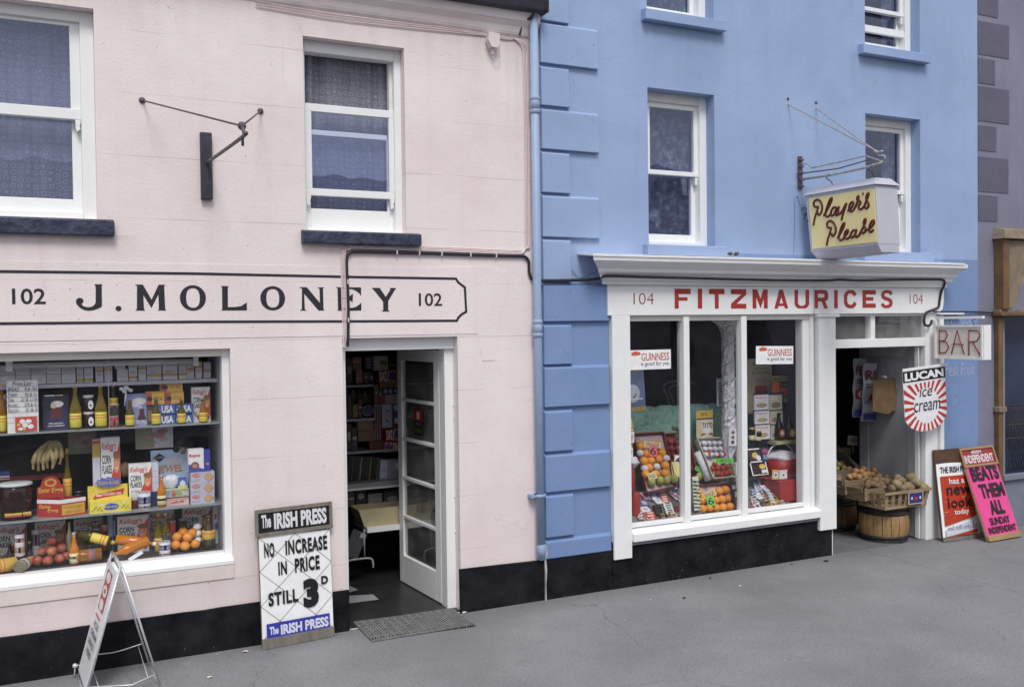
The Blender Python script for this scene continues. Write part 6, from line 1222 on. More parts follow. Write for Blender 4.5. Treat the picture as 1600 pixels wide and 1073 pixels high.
random.seed(31)
for k, (a, b, t, bt, c, lb) in enumerate(((541, 549, 662, 705, '4a3030', 'dim maroon packet at the left end of the third grocery shelf'), (550, 558, 668, 705, '3a4048', 'dim slate packet second from left on the third grocery shelf'), (541, 550, 560, 599, '50403a', 'dim brown drum at the left end of the top grocery shelf'), (568, 576, 581, 599, '5a4c3a', 'short tan jar right of the pink canister'), (577, 584, 582, 599, '3c3a50', 'short violet jar at the right end of the top shelf'), (585, 591, 601, 629, '6a5a50', 'narrow tan packet left of the navy disc box'), (592, 596.5, 606, 629, '7a3a34', 'narrow red packet left of the navy disc box'), (560, 566, 624, 652, '6a3c34', 'rusty packet left of the round tin'), (600, 626, 766, 792, '50505a', 'dim grey carton behind the wooden basket'), (575, 597, 770, 790, '8a8a88', 'pale carton leaning behind the wooden basket'), (556, 572, 763, 789, '3a302c', 'dark carton left of the pale one behind the basket'), (541, 554, 768, 792, '5a5248', 'olive carton at far left behind the basket'))):
    inner(a, b, t, bt, c, [('r', .1, .5, .9, .62, 'a09a90'), ('r', .2, .25, .8, .32, '8a5a4a')] if k % 2 else [('c', .5, .55, .3, .18, '9a9488')], lb, y=yS+.03 if k < 8 else 1.42, d=.06)
for k in range(7): inner(599+k*4, 602.5+k*4, 733-(k*3) % 7, 752, ['6a6458', '7a3a30', '8a8a90', '3a4a6a'][k % 4], [], ORD[k]+' thin upright magazine from the left behind the pale magazine', y=yS+.05, d=.1)
mb = MB(); a = W(541, 870, 2.2); b = W(632, 870, 2.2); mb.box(a.x-.2, b.x+.4, 2.2, 2.5, 0, 1.0, surf('counter_front', (.07, .055, .045), (.10, .08, .06), 5)); mb.box(a.x-.25, b.x+.4, 2.15, 2.55, 1.0, 1.03, M_grey); o = mb.build('shop_counter', loc=(a.x, 2.2, 0)); tag(o, 'dark shop counter dim at the back of the pink shop', 'counter')
# ================================================================== BLUE SHOP WINDOW
GAIN[0] = 1.22
GY = .60
for (a, b, t, bt, lb, tl) in ((981, 1048, 545.5, 577, 'white beer sticker in the left pane of the blue shopfront', 0), (1181, 1239, 539, 568, 'white beer sticker in the right pane of the blue shopfront', .02)):
    A, B = W(a, bt, .019), W(b, t, .019); w_, h_ = B.x-A.x, B.z-W((a+b)/2, bt, .019).z; mb = MB(); mb.box(0, w_, 0, .0015, 0, h_, flat('dfe3ec')); art(mb, w_, h_, [('t', 'GUINNESS', .31, .44, .96, .84, 'b03426', {'b': .012}), ('t', 'is good for you', .30, .14, .96, .40, '2c3552', {'b': .005, 'up': 0}), ('p', [(.08, .86), (.16, .95), (.27, .90), (.30, .80), (.26, .74), (.09, .72)], 'c4502c')]); o = mb.build('beer_sticker'); o.location = (A.x, .018, W((a+b)/2, bt, .019).z); o.rotation_euler = (0, tl, 0); tag(o, lb, 'sticker')
def flatcard(name, label, cat, a, b, t, bt, y, colr, its, th=.004, tilt=0, rx=0, group=None):
    A, B = W(a, (t+bt)/2, y), W(b, (t+bt)/2, y); z0, z1 = W((a+b)/2, bt, y).z, W((a+b)/2, t, y).z; w_, h_ = B.x-A.x, z1-z0
    mb = MB(); mb.box(0, w_, 0, th, 0, h_, flat(colr)); art(mb, w_, h_, its); o = mb.build(name); o.location = (A.x, y, z0); o.rotation_euler = (rx, tilt, 0); return tag(o, label, cat, group)
flatcard('showcard', 'blue tobacco showcard with a pale round smiling face holding a cigarette', 'card', 974, 1009, 578, 643, .35, '5f6f96', [('t', 'JUST', .45, .90, .8, .96, 'b8882a', {'b': .02}), ('c', .45, .42, .32, .22, 'b4bccc'), ('p', [(.42, .30), (.6, .42), (.64, .47), (.6, .38), (.46, .27)], '3c4862'), ('p', [(.3, .31), (.88, .29), (.88, .26), (.3, .28)], 'd8dce4'), ('r', 0, 0, 1, .09, 'b79a3c'), ('t', 'THE SQUARE', .2, .02, .85, .07, '5a4a24')], tilt=-.06)
gp = MB(); ys_, n1 = .74, 40
vs = []; A, B = W(972, 645, ys_), W(1262, 640, ys_)
random.seed(5)
for i in range(n1+1):
    u = i/n1; x = A.x+(B.x-A.x)*u
    for k, (z, dy) in enumerate(((.55, 0), (1.0, .02), (1.28, -.01), (1.40, -.03), (1.455, .05), (1.44, .12))):
        vs.append((x, ys_+dy+random.uniform(-.018, .018), z+random.uniform(-.012, .012)))
gp.add(vs, [(6*i+k, 6*(i+1)+k, 6*(i+1)+k+1, 6*i+k+1) for i in range(n1) for k in range(5)], M_green, False); o = gp.build('green_paper_screen', loc=(A.x, ys_, .55)); tag(o, 'crumpled sea green paper screen behind the blue shop window display', 'paper')
# tilted display planes
def plane_at(px, py, y, s): p = W(px, py, y); n = Vector((0, s, -1)).normalized(); return p, n    # z rises by s per metre inwards
def fruit_on(name, label, mat, cat, pts, pl, rpx, group, sq=.95, seed=1, lift=0):
    me = None; LB = row_labels(pts, label)
    for i, (px, py) in enumerate(pts):
        c = WP(px, py, *pl); r = rpx*(c-CP).length/F*1.0
        if me is None: mb = MB(); mb.ball(r, mat, None, 12, 9, sq, .06, seed); o = mb.build(name); me = o
        else: o = me.copy(); COL.objects.link(o)
        o.location = c; o.rotation_euler = (random.uniform(-.6, .6), random.uniform(-.6, .6), random.uniform(0, 6)); tag(o, LB[i], cat, group)
def tray(name, label, corners, pl, matd, hgt=.045, floor=None, group=None):
    c = [WP(x, y, *pl) for x, y in corners]; n = pl[1] if pl[1].z > 0 else -pl[1]; t = thing(name, label, 'tray', tuple(c[3]-n*.04), group=group, world=True); base = [p-n*.045 for p in c]
    mb = MB(); mb.add(base+[p-n*.006 for p in base], [(0, 3, 2, 1), (4, 5, 6, 7), (0, 1, 5, 4), (1, 2, 6, 5), (2, 3, 7, 6), (3, 0, 4, 7)], floor or matd); mb.build('tray_base', t)
    for i in range(4):
        a, b = base[i], base[(i+1) % 4]; d = (b-a).normalized(); o_ = d.cross(n)*.010; mb = MB()
        cen = sum(base, Vector())/4
        if ((a+b)/2+o_-cen).length < ((a+b)/2-cen).length: o_ = -o_
        mb.add([a, b, b+o_, a+o_, a+n*hgt, b+n*hgt, b+o_+n*hgt, a+o_+n*hgt], [(0, 3, 2, 1), (4, 5, 6, 7), (0, 1, 5, 4), (1, 2, 6, 5), (2, 3, 7, 6), (3, 0, 4, 7)], matd); mb.build('tray_side', t)
    return t
def tagcard(label, a, b, t, bt, pl, colr, txt, tc, ang=0, lift=.06, opts=None):
    c = WP((a+b)/2, (t+bt)/2, *pl); n = pl[1] if pl[1].z > 0 else -pl[1]; c = c+(CP-c).normalized()*lift
    s = (c-CP).length/F; w_, h_ = (b-a)*s*1.1, (bt-t)*s; mb = MB(); mb.box(-w_/2, w_/2, 0, .002, -h_/2, h_/2, flat(colr)); art(mb, w_, h_, [('t', txt, .1, .15, .9, .85, tc, opts or {'b': .01})], None, 0, -w_/2, -h_/2)
    o = mb.build('price_ticket'); o.location = c; o.rotation_euler = (-.3, ang, -.25); return tag(o, label, 'ticket')
M_redtray = surf('dark_red_tray', (.16, .025, .02), (.2, .035, .03), 8, .6, .3); M_paperwrap = surf('pinkish_tissue', (.52, .42, .44), (.42, .32, .34), 22, .7, 1.0, 30, dist=.01)
pl1 = plane_at(1020, 765, .30, 1.35)
tray('fruit_tray', 'dark red tray of oranges and pears propped up in the left pane', ((991, 678), (1037, 675), (1057, 758), (1012, 767)), pl1, M_redtray, floor=M_paperwrap)
fruit_on('orange', 'orange in the propped tray', M_orange, 'fruit', [(999.8, 696.6), (1026, 694), (1009.5, 708.7), (1034, 707), (1006, 720), (1017, 719), (1029, 717), (1014, 730.5), (1039, 727), (1024, 741), (1039, 739), (1009, 741), (1021, 707)], pl1, 7.0, 'oranges in the propped tray of the left pane')
fruit_on('wrapped_orange', 'tissue wrapped orange in propped tray', M_tissue, 'fruit', [(1000, 708), (1026, 729), (1041, 716), (1007, 732)], pl1, 6, 'tissue wrapped oranges of the left pane')
fruit_on('pear', 'pear in the propped tray', M_pear, 'fruit', [(1031.5, 750.6), (1042.6, 749), (1053, 748), (1018, 753)], pl1, 6.3, 'pears at the foot of the propped tray', sq=1.25)
pla = plane_at(1060, 745, .42, 1.35)
tray('fruit_tray', 'red tray of dark apples behind the first mullion', ((1037, 678), (1076, 676), (1090, 745), (1058, 748)), pla, M_redtray, floor=M_redtray)
fruit_on('apple', 'dark apple behind the first mullion', M_appled, 'fruit', [(1047+11*(k % 3)+(k//3)*2, 690+10.5*(k//3)) for k in range(15)], pla, 5.4, 'dark apples in the tray behind the first mullion')
gr_ = thing('grape_bunch', 'drooping bunch of dull green grapes above the dark apples', 'grapes', tuple(W(1058, 678, .40)))
random.seed(9); mb = MB()
for k in range(46):
    q = random.random(); a_ = random.uniform(0, 6.3); rr = (.05*(1-q)+.012)*random.random()**.5; mb.ball(.0115, M_grape, Matrix.Translation((rr*math.cos(a_)+.01*q, rr*math.sin(a_)*.7, .075-.15*q)), 7, 5)
o = mb.build('grapes', gr_); o['kind'] = 'stuff'; mb = MB(); mb.tube([(0, 0, .075), (.005, .01, .11)], .004, M_wood, 5); mb.build('stalk', gr_)
tagcard('cream ticket lettered ORANGES on the propped tray', 1007, 1032, 690, 699, pl1, 'c9b88a', 'ORANGES', '3a3228', .12); tagcard('pink ticket with a black 6 on the oranges', 1015, 1026, 696, 713, pl1, 'd2505c', '6', '2a1a1c', .1, .09); tagcard('white ticket numbered 4 on the dark apples', 1054, 1064, 711, 727, pla, 'd8d8dc', '4', '1e1e22', .15); tagcard('cream ticket lettered PEARS above the pears', 1013, 1025, 738, 749, pl1, 'cfc592', 'PEARS', '4a4430', -.3)
mb = MB(); c = WP(1056, 733, *pla); s = .005
mb.box(-.045, .045, 0, .002, -.075, .075, flat('c9be6e')); o = mb.build('yellow_paper'); o.location = c+(CP-c).normalized()*.07; o.rotation_euler = (-.6, .18, -.2); tag(o, 'creased pale yellow paper laid over the dark apples', 'paper')
for k, (t, bt) in enumerate(((668, 692), (694, 714))): flatcard('packet', ['upper', 'lower'][k]+' white packet with a red lettered corner at the left edge of the left pane', 'packet', 976, 991-k*2, t, bt, .28, 'd6d2d4', [('r', 0, .72, 1, 1, 'b83a34'), ('t', 'RITA', .1, .76, .9, .95, 'e8e4e4', {'b': .03}), ('p', [(.2, .15), (.8, .1), (.9, .5), (.3, .6)], 'b49a78')], .05)
flatcard('packet', 'small yellow packet above the white packets at the left edge', 'packet', 978, 988, 655, 666, .32, 'c9be3e', [('r', .2, .4, .8, .5, '6a6420')], .03)
for k, (pc, w_, t, bt, y, lb) in enumerate(((988, 17, 735, 772, .16, 'short red wrapped drum at the left edge of the blue shop window'), (984, 13, 771, 820, .12, 'left tall red wrapped roll at the foot of the left pane'), (997, 15, 770, 817, .16, 'right tall red wrapped roll at the foot of the left pane'))):
    A, B = W(pc-w_/2, bt, y), W(pc+w_/2, bt, y); r = (B.x-A.x)/2; h_ = W(pc, t, y).z-A.z; mb = MB(); mb.lathe([(r*.95, 0), (r, .01), (r, h_-.01), (r*.92, h_), (r*.4, h_+.004)], M_redpap, 16); o = mb.build('red_roll'); o.location = ((A.x+B.x)/2, y+r, A.z); tag(o, lb, 'roll')
mb = MB(); mb.ball(.06, M_tissue, None, 12, 8, .8, .5, 4); o = mb.build('crumpled_tissue'); o.location = W(988, 722, .26); tag(o, 'crumpled white tissue above the short red drum', 'tissue')
# sweets counter: rows of wrapped bars on a sloping shelf
pls = (Vector((0, .09, .525)), Vector((0, .5, -1)).normalized())
mb = MB(); c = [WP(x, y, *pls)-Vector((0, 0, .012)) for x, y in ((975, 775), (1085, 755), (1100, 812), (975, 832))]; mb.add(c, [(3, 2, 1, 0)], M_deck); o = mb.build('sweet_shelf', loc=tuple(c[0])); tag(o, 'sloping paper lined shelf under the rows of sweets in the left pane', 'shelf')
BM = {}
def bars(px, py, nn, step, colr, colr2, wpx, hpx, label, pl=pls):
    L_, H_ = wpx*.0058, hpx*.0105
    k0 = (colr, colr2, wpx, hpx)
    for i in range(nn):
        c = WP(px+step[0]*i, py+step[1]*i, *pl)
        if k0 not in BM:
            mb = MB(); mb.box(-L_/2, L_/2, -H_/2, H_/2, 0, .014, flat(colr, .3)); mb.box(-L_*.3, L_*.3, -H_*.28, H_*.28, .014, .0146, flat(colr2, .3)); mb.box(-L_/2-.004, -L_/2, -H_*.4, H_*.4, .005, .009, flat(colr2, .3)); mb.box(L_/2, L_/2+.004, -H_*.4, H_*.4, .005, .009, flat(colr2, .3)); BM[k0] = mb.build('chocolate_bar'); o = BM[k0]
        else: o = BM[k0].copy(); COL.objects.link(o)
        o.location = c; o.rotation_euler = (math.atan(.5), random.uniform(-.04, .04), random.uniform(-.08, .08)); tag(o, (ORD[i]+' from the back, ' if nn > 1 else '')+label, 'sweets', label.replace('bar in', 'bars in') if nn > 1 else None)
bars(1019, 767, 5, (.8, 3.4), '30489a', 'c9ccd8', 15, 3, 'blue chocolate bar at the back of the left pane')
bars(1035, 770.5, 5, (1.1, 3.4), 'b03a30', 'e0cfc4', 15, 3, 'red and white chocolate bar at the back of the left pane')
bars(1042, 788, 5, (1.2, 3.5), 'cfd6d8', '2c5a54', 15, 3, 'white and green chocolate bar in middle of the left pane'); bars(1015, 803, 4, (.9, 4.2), 'a82c24', 'd8b8a8', 19, 3.5, 'red chocolate bar at the front left pane')
bars(1026, 793, 3, (1, 5), '1e1a1c', '3e3a34', 14, 4.5, 'black chocolate bar in middle of the left pane'); bars(1035, 805, 3, (1, 4.8), '2a1e20', '8a7a34', 13, 4.2, 'dark gold striped chocolate bar at front of the left pane')
bars(1048, 801, 4, (1, 3.6), '5a3022', 'b8a86a', 11, 3, 'brown chocolate bar at front of the left pane'); bars(1060, 793, 3, (.6, 3.5), 'a8342a', '7a2018', 13, 3, 'plain red chocolate bar at right of the left pane'); bars(1058, 804, 4, (1.6, 3.2), 'c9bcb0', '8a5a4a', 10, 2.8, 'cream chocolate bar at front right of left pane')
bars(1052, 775, 2, (6, 3), 'c9c8d4', '8a2c4a', 7, 12, 'white bag with purple disc at back of left pane'); bars(1048, 764, 2, (7, -1), '4a55a0', 'c9ccd8', 5, 6, 'small blue tub at the back of the left pane')
bars(1009, 775, 1, (0, 0), 'd8c4c8', 'b84a5a', 14, 9, 'pink and white packet at the back left of the sweets'); bars(1006, 787, 1, (0, 0), '5a4a80', 'a8a0c0', 13, 9, 'violet packet at the left of the sweets'); bars(1008, 797, 1, (0, 0), 'd0d0d8', 'a8a8b4', 13, 7, 'pale packet at the left of the sweets'); bars(1027, 783, 1, (0, 0), 'd8dae2', 'b0b4c4', 12, 9, 'white price card lying on the blue chocolate bars')
for (x, y, nn, st, c1_, c2_, w_, h_, lb) in [(1008, 812, 2, (6, -1), 'b8a8a0', '6a3a30', 8, 3, 'tan sweet packet at the very front of the left pane'), (1046, 812, 3, (7, -1.5), 'c8b8a4', '8a5030', 7, 3, 'buff sweet packet at the very front of the left pane'), (1022, 763, 2, (9, -1), 'ccd0dc', '7a80a8', 8, 4, 'pale sweet packet at the rear of the left pane'), (1064, 778, 3, (.5, 4), 'd8d4dc', '5a4a90', 7, 3, 'lilac and white bar beside the first mullion'), (1000, 800, 3, (0, 5), 'c4c4cc', 'a04a4a', 7, 4, 'small white packet beside the red rolls')]: bars(x, y, nn, st, c1_, c2_, w_, h_, lb)
# middle pane
flatcard('showcard', 'striped green and cream card standing beside the first mullion', 'card', 1085, 1095, 744, 797, .10, 'c9c9b8', [('p', [(0, .08+.11*k), (1, .02+.11*k), (1, .07+.11*k), (0, .13+.11*k)], '2e5040') for k in range(8)]+[('c', .6, .2+.2*k, .16, .04, 'c9b84a') for k in range(4)], tilt=-.08)
flatcard('crisp_poster', 'cream and red crisp poster reading TAYTO under a yellow top', 'poster', 1088, 1114, 641, 683, .62, 'cfc9b4', [('r', 0, .72, 1, 1, 'c9aa2e'), ('t', 'TAYTO', .24, .80, .66, .92, '6a4a20', {'b': .03}), ('r', 0, .66, 1, .72, '6a4a5c'), ('c', .62, .32, .24, .20, 'e6e6e8'), ('t', 'TAYTO', .36, .34, .96, .54, '7a3028', {'b': .03}), ('p', [(.25, .06), (.5, .10), (.5, .16), (.3, .14)], 'a03a2c'), ('p', [(.98, .06), (.75, .10), (.75, .16), (.95, .14)], 'a03a2c')]+[('r', .0+.05*k, 0, .006+.05*k, .64, 'b8a23c') for k in range(6)]+[('r', 0, .05+.08*k, .28, .06+.08*k, 'b8a23c') for k in range(7)])
plt_ = plane_at(1132, 745, .34, 1.5)
tray('tomato_crate', 'pale green wooden crate of tomatoes leaning in the middle pane', ((1090, 685), (1127, 684), (1150, 744), (1115, 746)), plt_, surf('pale_green_wood', (.46, .47, .36), (.36, .37, .28), 6, .7, .4), hgt=.05, floor=M_tissue)
fruit_on('wrapped_tomato', 'wrapped tomato in the leaning crate', M_tissue, 'fruit', [(1100+1.5*j+8*i, 692+9*j) for j in range(3) for i in range(4)], plt_, 4.6, 'wrapped tomatoes in the leaning crate', sq=.8)
fruit_on('tomato', 'red tomato in the leaning crate', M_tomato, 'fruit', [(1107, 708), (1122, 711), (1130, 709), (1113, 732), (1121, 731), (1129, 731), (1137, 729), (1121, 740), (1127, 741), (1134, 739), (1141, 738), (1117, 725), (1131, 722)], plt_, 4.3, 'tomatoes in the leaning crate')
tagcard('bright green ticket lettered TOMATOES on the leaning crate', 1117, 1145, 716, 723, plt_, '5cc83a', 'TOMATOES', '1c4a1c', .04)
mb = MB(); mb.tube([tuple(W(1089, 706, .36)), tuple(W(1098, 728, .34)), tuple(W(1106, 750, .32))], .032, M_tissue, 10); o = mb.build('tissue_roll', loc=tuple(W(1098, 728, .34))); tag(o, 'long twist of crinkled cellophane left of the tomato crate', 'wrapping')
fruit_on('pear', 'pear below the cellophane twist', M_pear, 'fruit', [(1092, 744), (1102, 742)], plt_, 5.2, 'pears below the cellophane twist', sq=1.3); tagcard('green ticket on the dark fruit beside the first mullion', 1086, 1100, 730, 737, plt_, '55b040', 'PLUMS', '143014', .5)
plo = plane_at(1120, 803, .12, 1.0)
tray('fruit_tray', 'dark red tray of oranges at the front of the middle pane', ((1088, 757), (1141, 754), (1151, 801), (1088, 809)), plo, M_redtray, floor=M_paperwrap)
fruit_on('orange', 'orange in the front middle tray', M_orange, 'fruit', [(1123.5, 767.5), (1133.7, 765), (1118, 781), (1128, 780), (1138.5, 778.2), (1107.9, 793.5), (1119, 793.5), (1129.5, 792.5), (1140.7, 791.5), (1097.5, 782), (1107, 781.7), (1097.5, 795), (1093, 770)], plo, 6.7, 'oranges in the front tray of the middle pane')
tagcard('cream ticket lettered ORANGES on the front tray', 1098, 1118, 767, 777, plo, 'c9b47c', 'ORANGES', '4a3a20', -.35); tagcard('green ticket with a black 6 on the front tray of oranges', 1105, 1116, 775, 790, plo, '5fb83e', '6', '10240e', -.2, .09)
fc = thing('foil_column', 'slim column wrapped in crinkled silver foil with green wire behind the middle pane', 'column', (W(1138, 700, .5).x, .5, .5), world=True)
xc = W(1138, 600, .5).x; r = (W(1146, 600, .5).x-W(1131, 600, .5).x)/2; zt_ = 2.3; random.seed(4)
vs = []; n = 22; rings = 60; zb = .52
for i in range(rings+1):
    z = zb+(zt_-zb)*i/rings; fl = 1+1.6*max(0, (z-2.12)/.18)**2
    for k in range(n): t = 2*PI*k/n; rr = r*fl*(1+random.uniform(-.15, .15)); vs.append((xc+rr*math.cos(t), .5+rr*math.sin(t), z+random.uniform(-.008, .008)))
mb = MB(); mb.add(vs, [(i*n+k, i*n+(k+1) % n, (i+1)*n+(k+1) % n, (i+1)*n+k) for i in range(rings) for k in range(n)], M_foil, False); mb.build('foil_wrap', fc)
mb = MB(); mb.tube([(xc+(r+.006)*math.cos(.55*k), .5+(r+.006)*math.sin(.55*k), 1.2+k*.016) for k in range(64)], .0022, flat('2c5a2c'), 5); mb.build('green_wire', fc)
mb = MB(); mb.profx([(0, 0)]*0 or [(.44, 2.13), (.56, 2.13), (.56, 2.29), (.44, 2.29)], xc-.03, xc+.03, M_cream)
for s_ in (-1, 1): mb.prism([(xc+s_*.03, 2.05), (xc+s_*.05, 2.17), (xc+s_*.09, 2.24), (xc+s_*.17, 2.289), (xc+s_*.03, 2.289)], .45, .55, M_cream)
mb.build('bracket_top', fc)
flatcard('notice', 'white printed notice left of the foil column', 'notice', 1120, 1130, 591, 634, .60, 'b8bac8', [('r', .25, .1+.1*k, .75, .15+.1*k, '3c3e50') for k in range(8)]); flatcard('notice', 'white printed notice right of the foil column', 'notice', 1145, 1160, 589, 630, .60, 'c4c6d4', [('r', .1, .1+.12*k, .9, .14+.12*k, '6a6c80') for k in range(7)]+[('r', .1, .36, .9, .5, '50506a')])
flatcard('picture_card', 'white card with three small round pictures hanging on the foil column', 'card', 1138, 1151, 669, 696, .42, 'd3d1d8', [('c', .5, .78, .2, .1, '6a5a4a'), ('c', .5, .5, .2, .1, '7a6a4a'), ('c', .5, .22, .2, .1, '5a4a3a')], tilt=.06); flatcard('picture_card', 'white card with a red mark behind the foil column', 'card', 1127, 1156, 649, 672, .58, 'c2c0ca', [('c', .72, .7, .04, .08, 'a03040'), ('c', .72, .4, .03, .05, 'a03040')])
mb = MB(); mb.lathe([(.055, 0), (.055, .028), (.05, .03)], flat('7a4a40'), 20, Matrix.Rotation(1.2, 4, 'X')); mb.lathe([(.0, .0), (.04, .0), (.04, .003), (0, .003)], flat('c9b89a'), 18, Matrix.Rotation(1.2, 4, 'X') @ Matrix.Translation((0, 0, .031))); o = mb.build('round_tin'); o.location = W(1154, 713, .40); tag(o, 'round brown tin with a cream lid beside the foil column', 'tin')
bottle('small dark bottle with a yellow cap lying near the second mullion', 1148, 9, 744, .26, W(1148, 757, .26).z, M_blackg, 'b8a03a', ()); carton('black_box', 'long black box with a pale picture standing right of the front oranges', 'box', 1146, 1156, 764, .16, .54, .04, '121216', [('r', .2, .55, .8, .9, 'a8ac94'), ('r', .2, .2, .8, .4, '3c4030')], rz=.1)
carton('cigarette_box', 'white and yellow picture box left of the second mullion', 'box', 1150, 1164, 722, .34, W(1157, 742, .34).z, .04, 'cfd2da', [('c', .5, .6, .35, .3, 'c9a83e'), ('r', .1, .1, .9, .25, '4a5aa0')])
mb = MB(); mb.ball(.05, M_tissue, None, 12, 8, 1.2, .4, 6); o = mb.build('crumpled_cellophane'); o.location = W(1155, 755, .28); tag(o, 'crumpled clear wrapping beside the second mullion', 'wrapping')
# right pane
flatcard('tobacco_poster', 'cream tobacco poster lettered GOLD LEAF above a red pack', 'poster', 1168, 1206, 560, 645, .62, 'b0a988', [('t', 'GOLD LEAF', .2, .88, .88, .94, '2a2620', {'b': .01}), ('t', 'Made specially', .26, .79, .84, .84, '3a342a'), ('t', 'for real smokers', .22, .72, .88, .77, '3a342a'), ('r', .34, .50, .74, .64, '9a9288'), ('r', .30, .30, .80, .50, '8e2a24'), ('p', [(.22, .25), (.86, .25), (.8, .42), (.3, .42)], '7a241e'), ('r', .36, .2, .74, .32, 'b0a8a0')])
flatcard('notice', 'grey crumpled notice in the upper right pane behind the beer sticker', 'notice', 1216, 1242, 528, 592, .64, '6a6870', [('p', [(0, .1), (.8, .05), (.95, .9), (.1, .85)], '76737a')], tilt=-.03)
flatcard('fluorescent_poster', 'green orange and black poster strip in the right pane', 'poster', 1206, 1250, 586, 627, .48, '15181a', [('r', 0, .78, 1, 1, '8a9a4a'), ('t', 'MORNINGS TEA', .04, .80, .96, .96, '7a3426', {'b': .02}), ('r', 0, .2, .26, .76, 'b8482e'), ('r', .28, .58, .8, .74, '1c2a20'), ('t', 'FULL ICE', .3, .61, .78, .72, '5a8a5a'), ('r', .28, .22, .8, .54, 'c05030'), ('t', 'BALLYMALOE', .31, .38, .77, .50, '6a241a'), ('t', 'DUBLIN', .34, .25, .7, .35, '6a241a'), ('r', .82, .28, .98, .5, '5f7a3c'), ('r', .82, .55, .98, .74, 'a8a8a8'), ('r', 0, 0, .78, .17, '6f8a44')], tilt=.03)
soup1 = [('t', 'Royco', .1, .74, .86, .90, 'b03a50', {'sh': .1, 'b': .02}), ('c', .5, .3, .38, .16, '8a90a0'), ('c', .5, .34, .28, .12, 'b09a4a')]
soup2 = [('c', .4, .84, .32, .10, 'b0a88a'), ('p', [(.1, .55), (.9, .68), (.95, .8), (.4, .6)], 'b8a030'), ('c', .5, .32, .36, .2, '7a6a50')]
zr = [W(1190, 641, .42).z, W(1190, 663, .42).z, W(1190, 686, .42).z]
sp_ = 'packets of soup on the rack in the right pane'
for r_, (t, bt) in enumerate(((617, 640), (642, 662), (664, 686))):
    for c_, (a, b) in enumerate(((1179, 1201), (1202, 1222))):
        flatcard('soup_packet', ['top', 'middle', 'bottom'][r_]+[' left', ' right'][c_]+' soup packet on the rack in the right pane', 'packet', a+r_, b+r_, t, bt, .42, 'd2ced4' if not c_ else 'a8a89a', soup1 if not c_ else soup2, .02)
flatcard('packet_rack', 'blue backing card of the soup packet rack', 'rack', 1177, 1225, 614, 690, .45, '262f58', [], .004)
for pc, c1_, lb in ((1222, 'a83a34', 'black beer bottle with a red oval label'), (1238, 'c9a23a', 'black beer bottle with a yellow oval label')):
    zb = W(pc, 688, .36).z; a_, b_ = W(pc-6, 660, .36), W(pc+6, 660, .36); r = (b_.x-a_.x)/2; t = bottle(lb, pc, 12, 645, .36, zb, M_blackg, '15151a', (), kind=0)
    mb = MB(); mb.add([(r*.75*math.cos(2*PI*i/16), -r*1.03, .075+.042*math.sin(2*PI*i/16)) for i in range(16)], [tuple(range(16))], flat(c1_)); mb.add([(r*.4*math.cos(2*PI*i/16), -r*1.05, .075+.022*math.sin(2*PI*i/16)) for i in range(16)], [tuple(range(16))], flat('c9b8a0')); mb.build('paper_label', t)
mb = MB(); A, B = W(1213, 691, .33), W(1246, 691, .33); mb.box(0, B.x-A.x, 0, .2, -.035, 0, flat('9a9272')); art(mb, B.x-A.x, .035, [('r', .1, .2, .6, .8, 'b8b08a'), ('c', .8, .5, .08, .35, '6a6448')], None, 0, 0, -.035); o = mb.build('wooden_shelf'); o.location = (A.x, .34, W(1222, 688, .36).z-.001); tag(o, 'small cream box supporting the two black beer bottles', 'box')
for pc, w_, t, c1_, lb in ((1178, 8, 668, M_brown, 'small brown jar at the left of the right pane'), (1188, 9, 672, M_darkj, 'small dark jar with a cream band in the right pane')): bottle(lb, pc, w_, t, .40, W(pc, 692, .40).z, c1_, 'a8984a', (('c9bc92', .2, .5),), kind=2, name='jar', red=False)
bt = thing('gift_basket', 'red gift basket under cellophane with a tall pale handle in the right pane', 'basket', (W(1226, 750, .34).x, .40, W(1226, 748, .34).z)); A, B = W(1206, 740, .34), W(1247, 740, .34); r = (B.x-A.x)/2; hb = W(1226, 716, .34).z-W(1226, 748, .34).z
mb = MB(); mb.lathe([(r*.8, 0), (r*.85, .01), (r, hb)], M_redpap, 22); mb.build('basket_body', bt); mb = MB(); mb.ball(r*.95, M_tissue, Matrix.Translation((0, 0, hb)) @ Matrix.Diagonal((1, 1, .45, 1)), 18, 10, 1, .35, 3); mb.build('cellophane', bt); mb = MB(); hh = W(1226, 693, .34).z-W(1226, 748, .34).z; mb.tube([(r*.98*math.cos(PI*k/16), 0, hb+(hh-hb)*math.sin(PI*k/16)) for k in range(17)], .009, flat('b4b6bc', .3), 7); mb.build('handle', bt)
flatcard('ticket', 'yellow bordered ticket leaning on the red basket', 'ticket', 1206, 1217, 733, 748, .20, 'b4a642', [('r', .2, .15, .85, .8, 'c4c2cc'), ('c', .5, .45, .12, .15, '4a4a58')], tilt=.1); flatcard('ticket', 'white dotted ticket leaning on the red basket', 'ticket', 1218, 1230, 734, 748, .19, 'c9c9cf', [('r', .25, .2, .8, .75, 'dadae2'), ('c', .5, .45, .12, .12, '2c2c36')])
bx = thing('red_box', 'large red covered box at the lower right of the right pane', 'box', (W(1228, 793, .16).x, .2, .53), world=True); A, B = W(1219, 793, .13), W(1250, 788, .13); zt_ = W(1230, 751, .13).z; mb = MB(); mb.box(A.x, B.x, .13, .45, .53, zt_, M_redpap); mb.build('box_body', bx, bevel=.006); C2 = W(1203, 780, .30); mb = MB(); mb.wedge([(C2.x, .30, .53), (A.x-.001, .131, .53), (A.x-.001, .45, .53), (C2.x, .45, .53)], [(C2.x, .30, zt_-.01), (A.x-.001, .131, zt_-.002), (A.x-.001, .45, zt_-.002), (C2.x, .45, zt_-.01)], M_redpap); mb.build('box_flap', bx)
plr = (Vector((0, .09, .52)), Vector((0, .5, -1)).normalized())
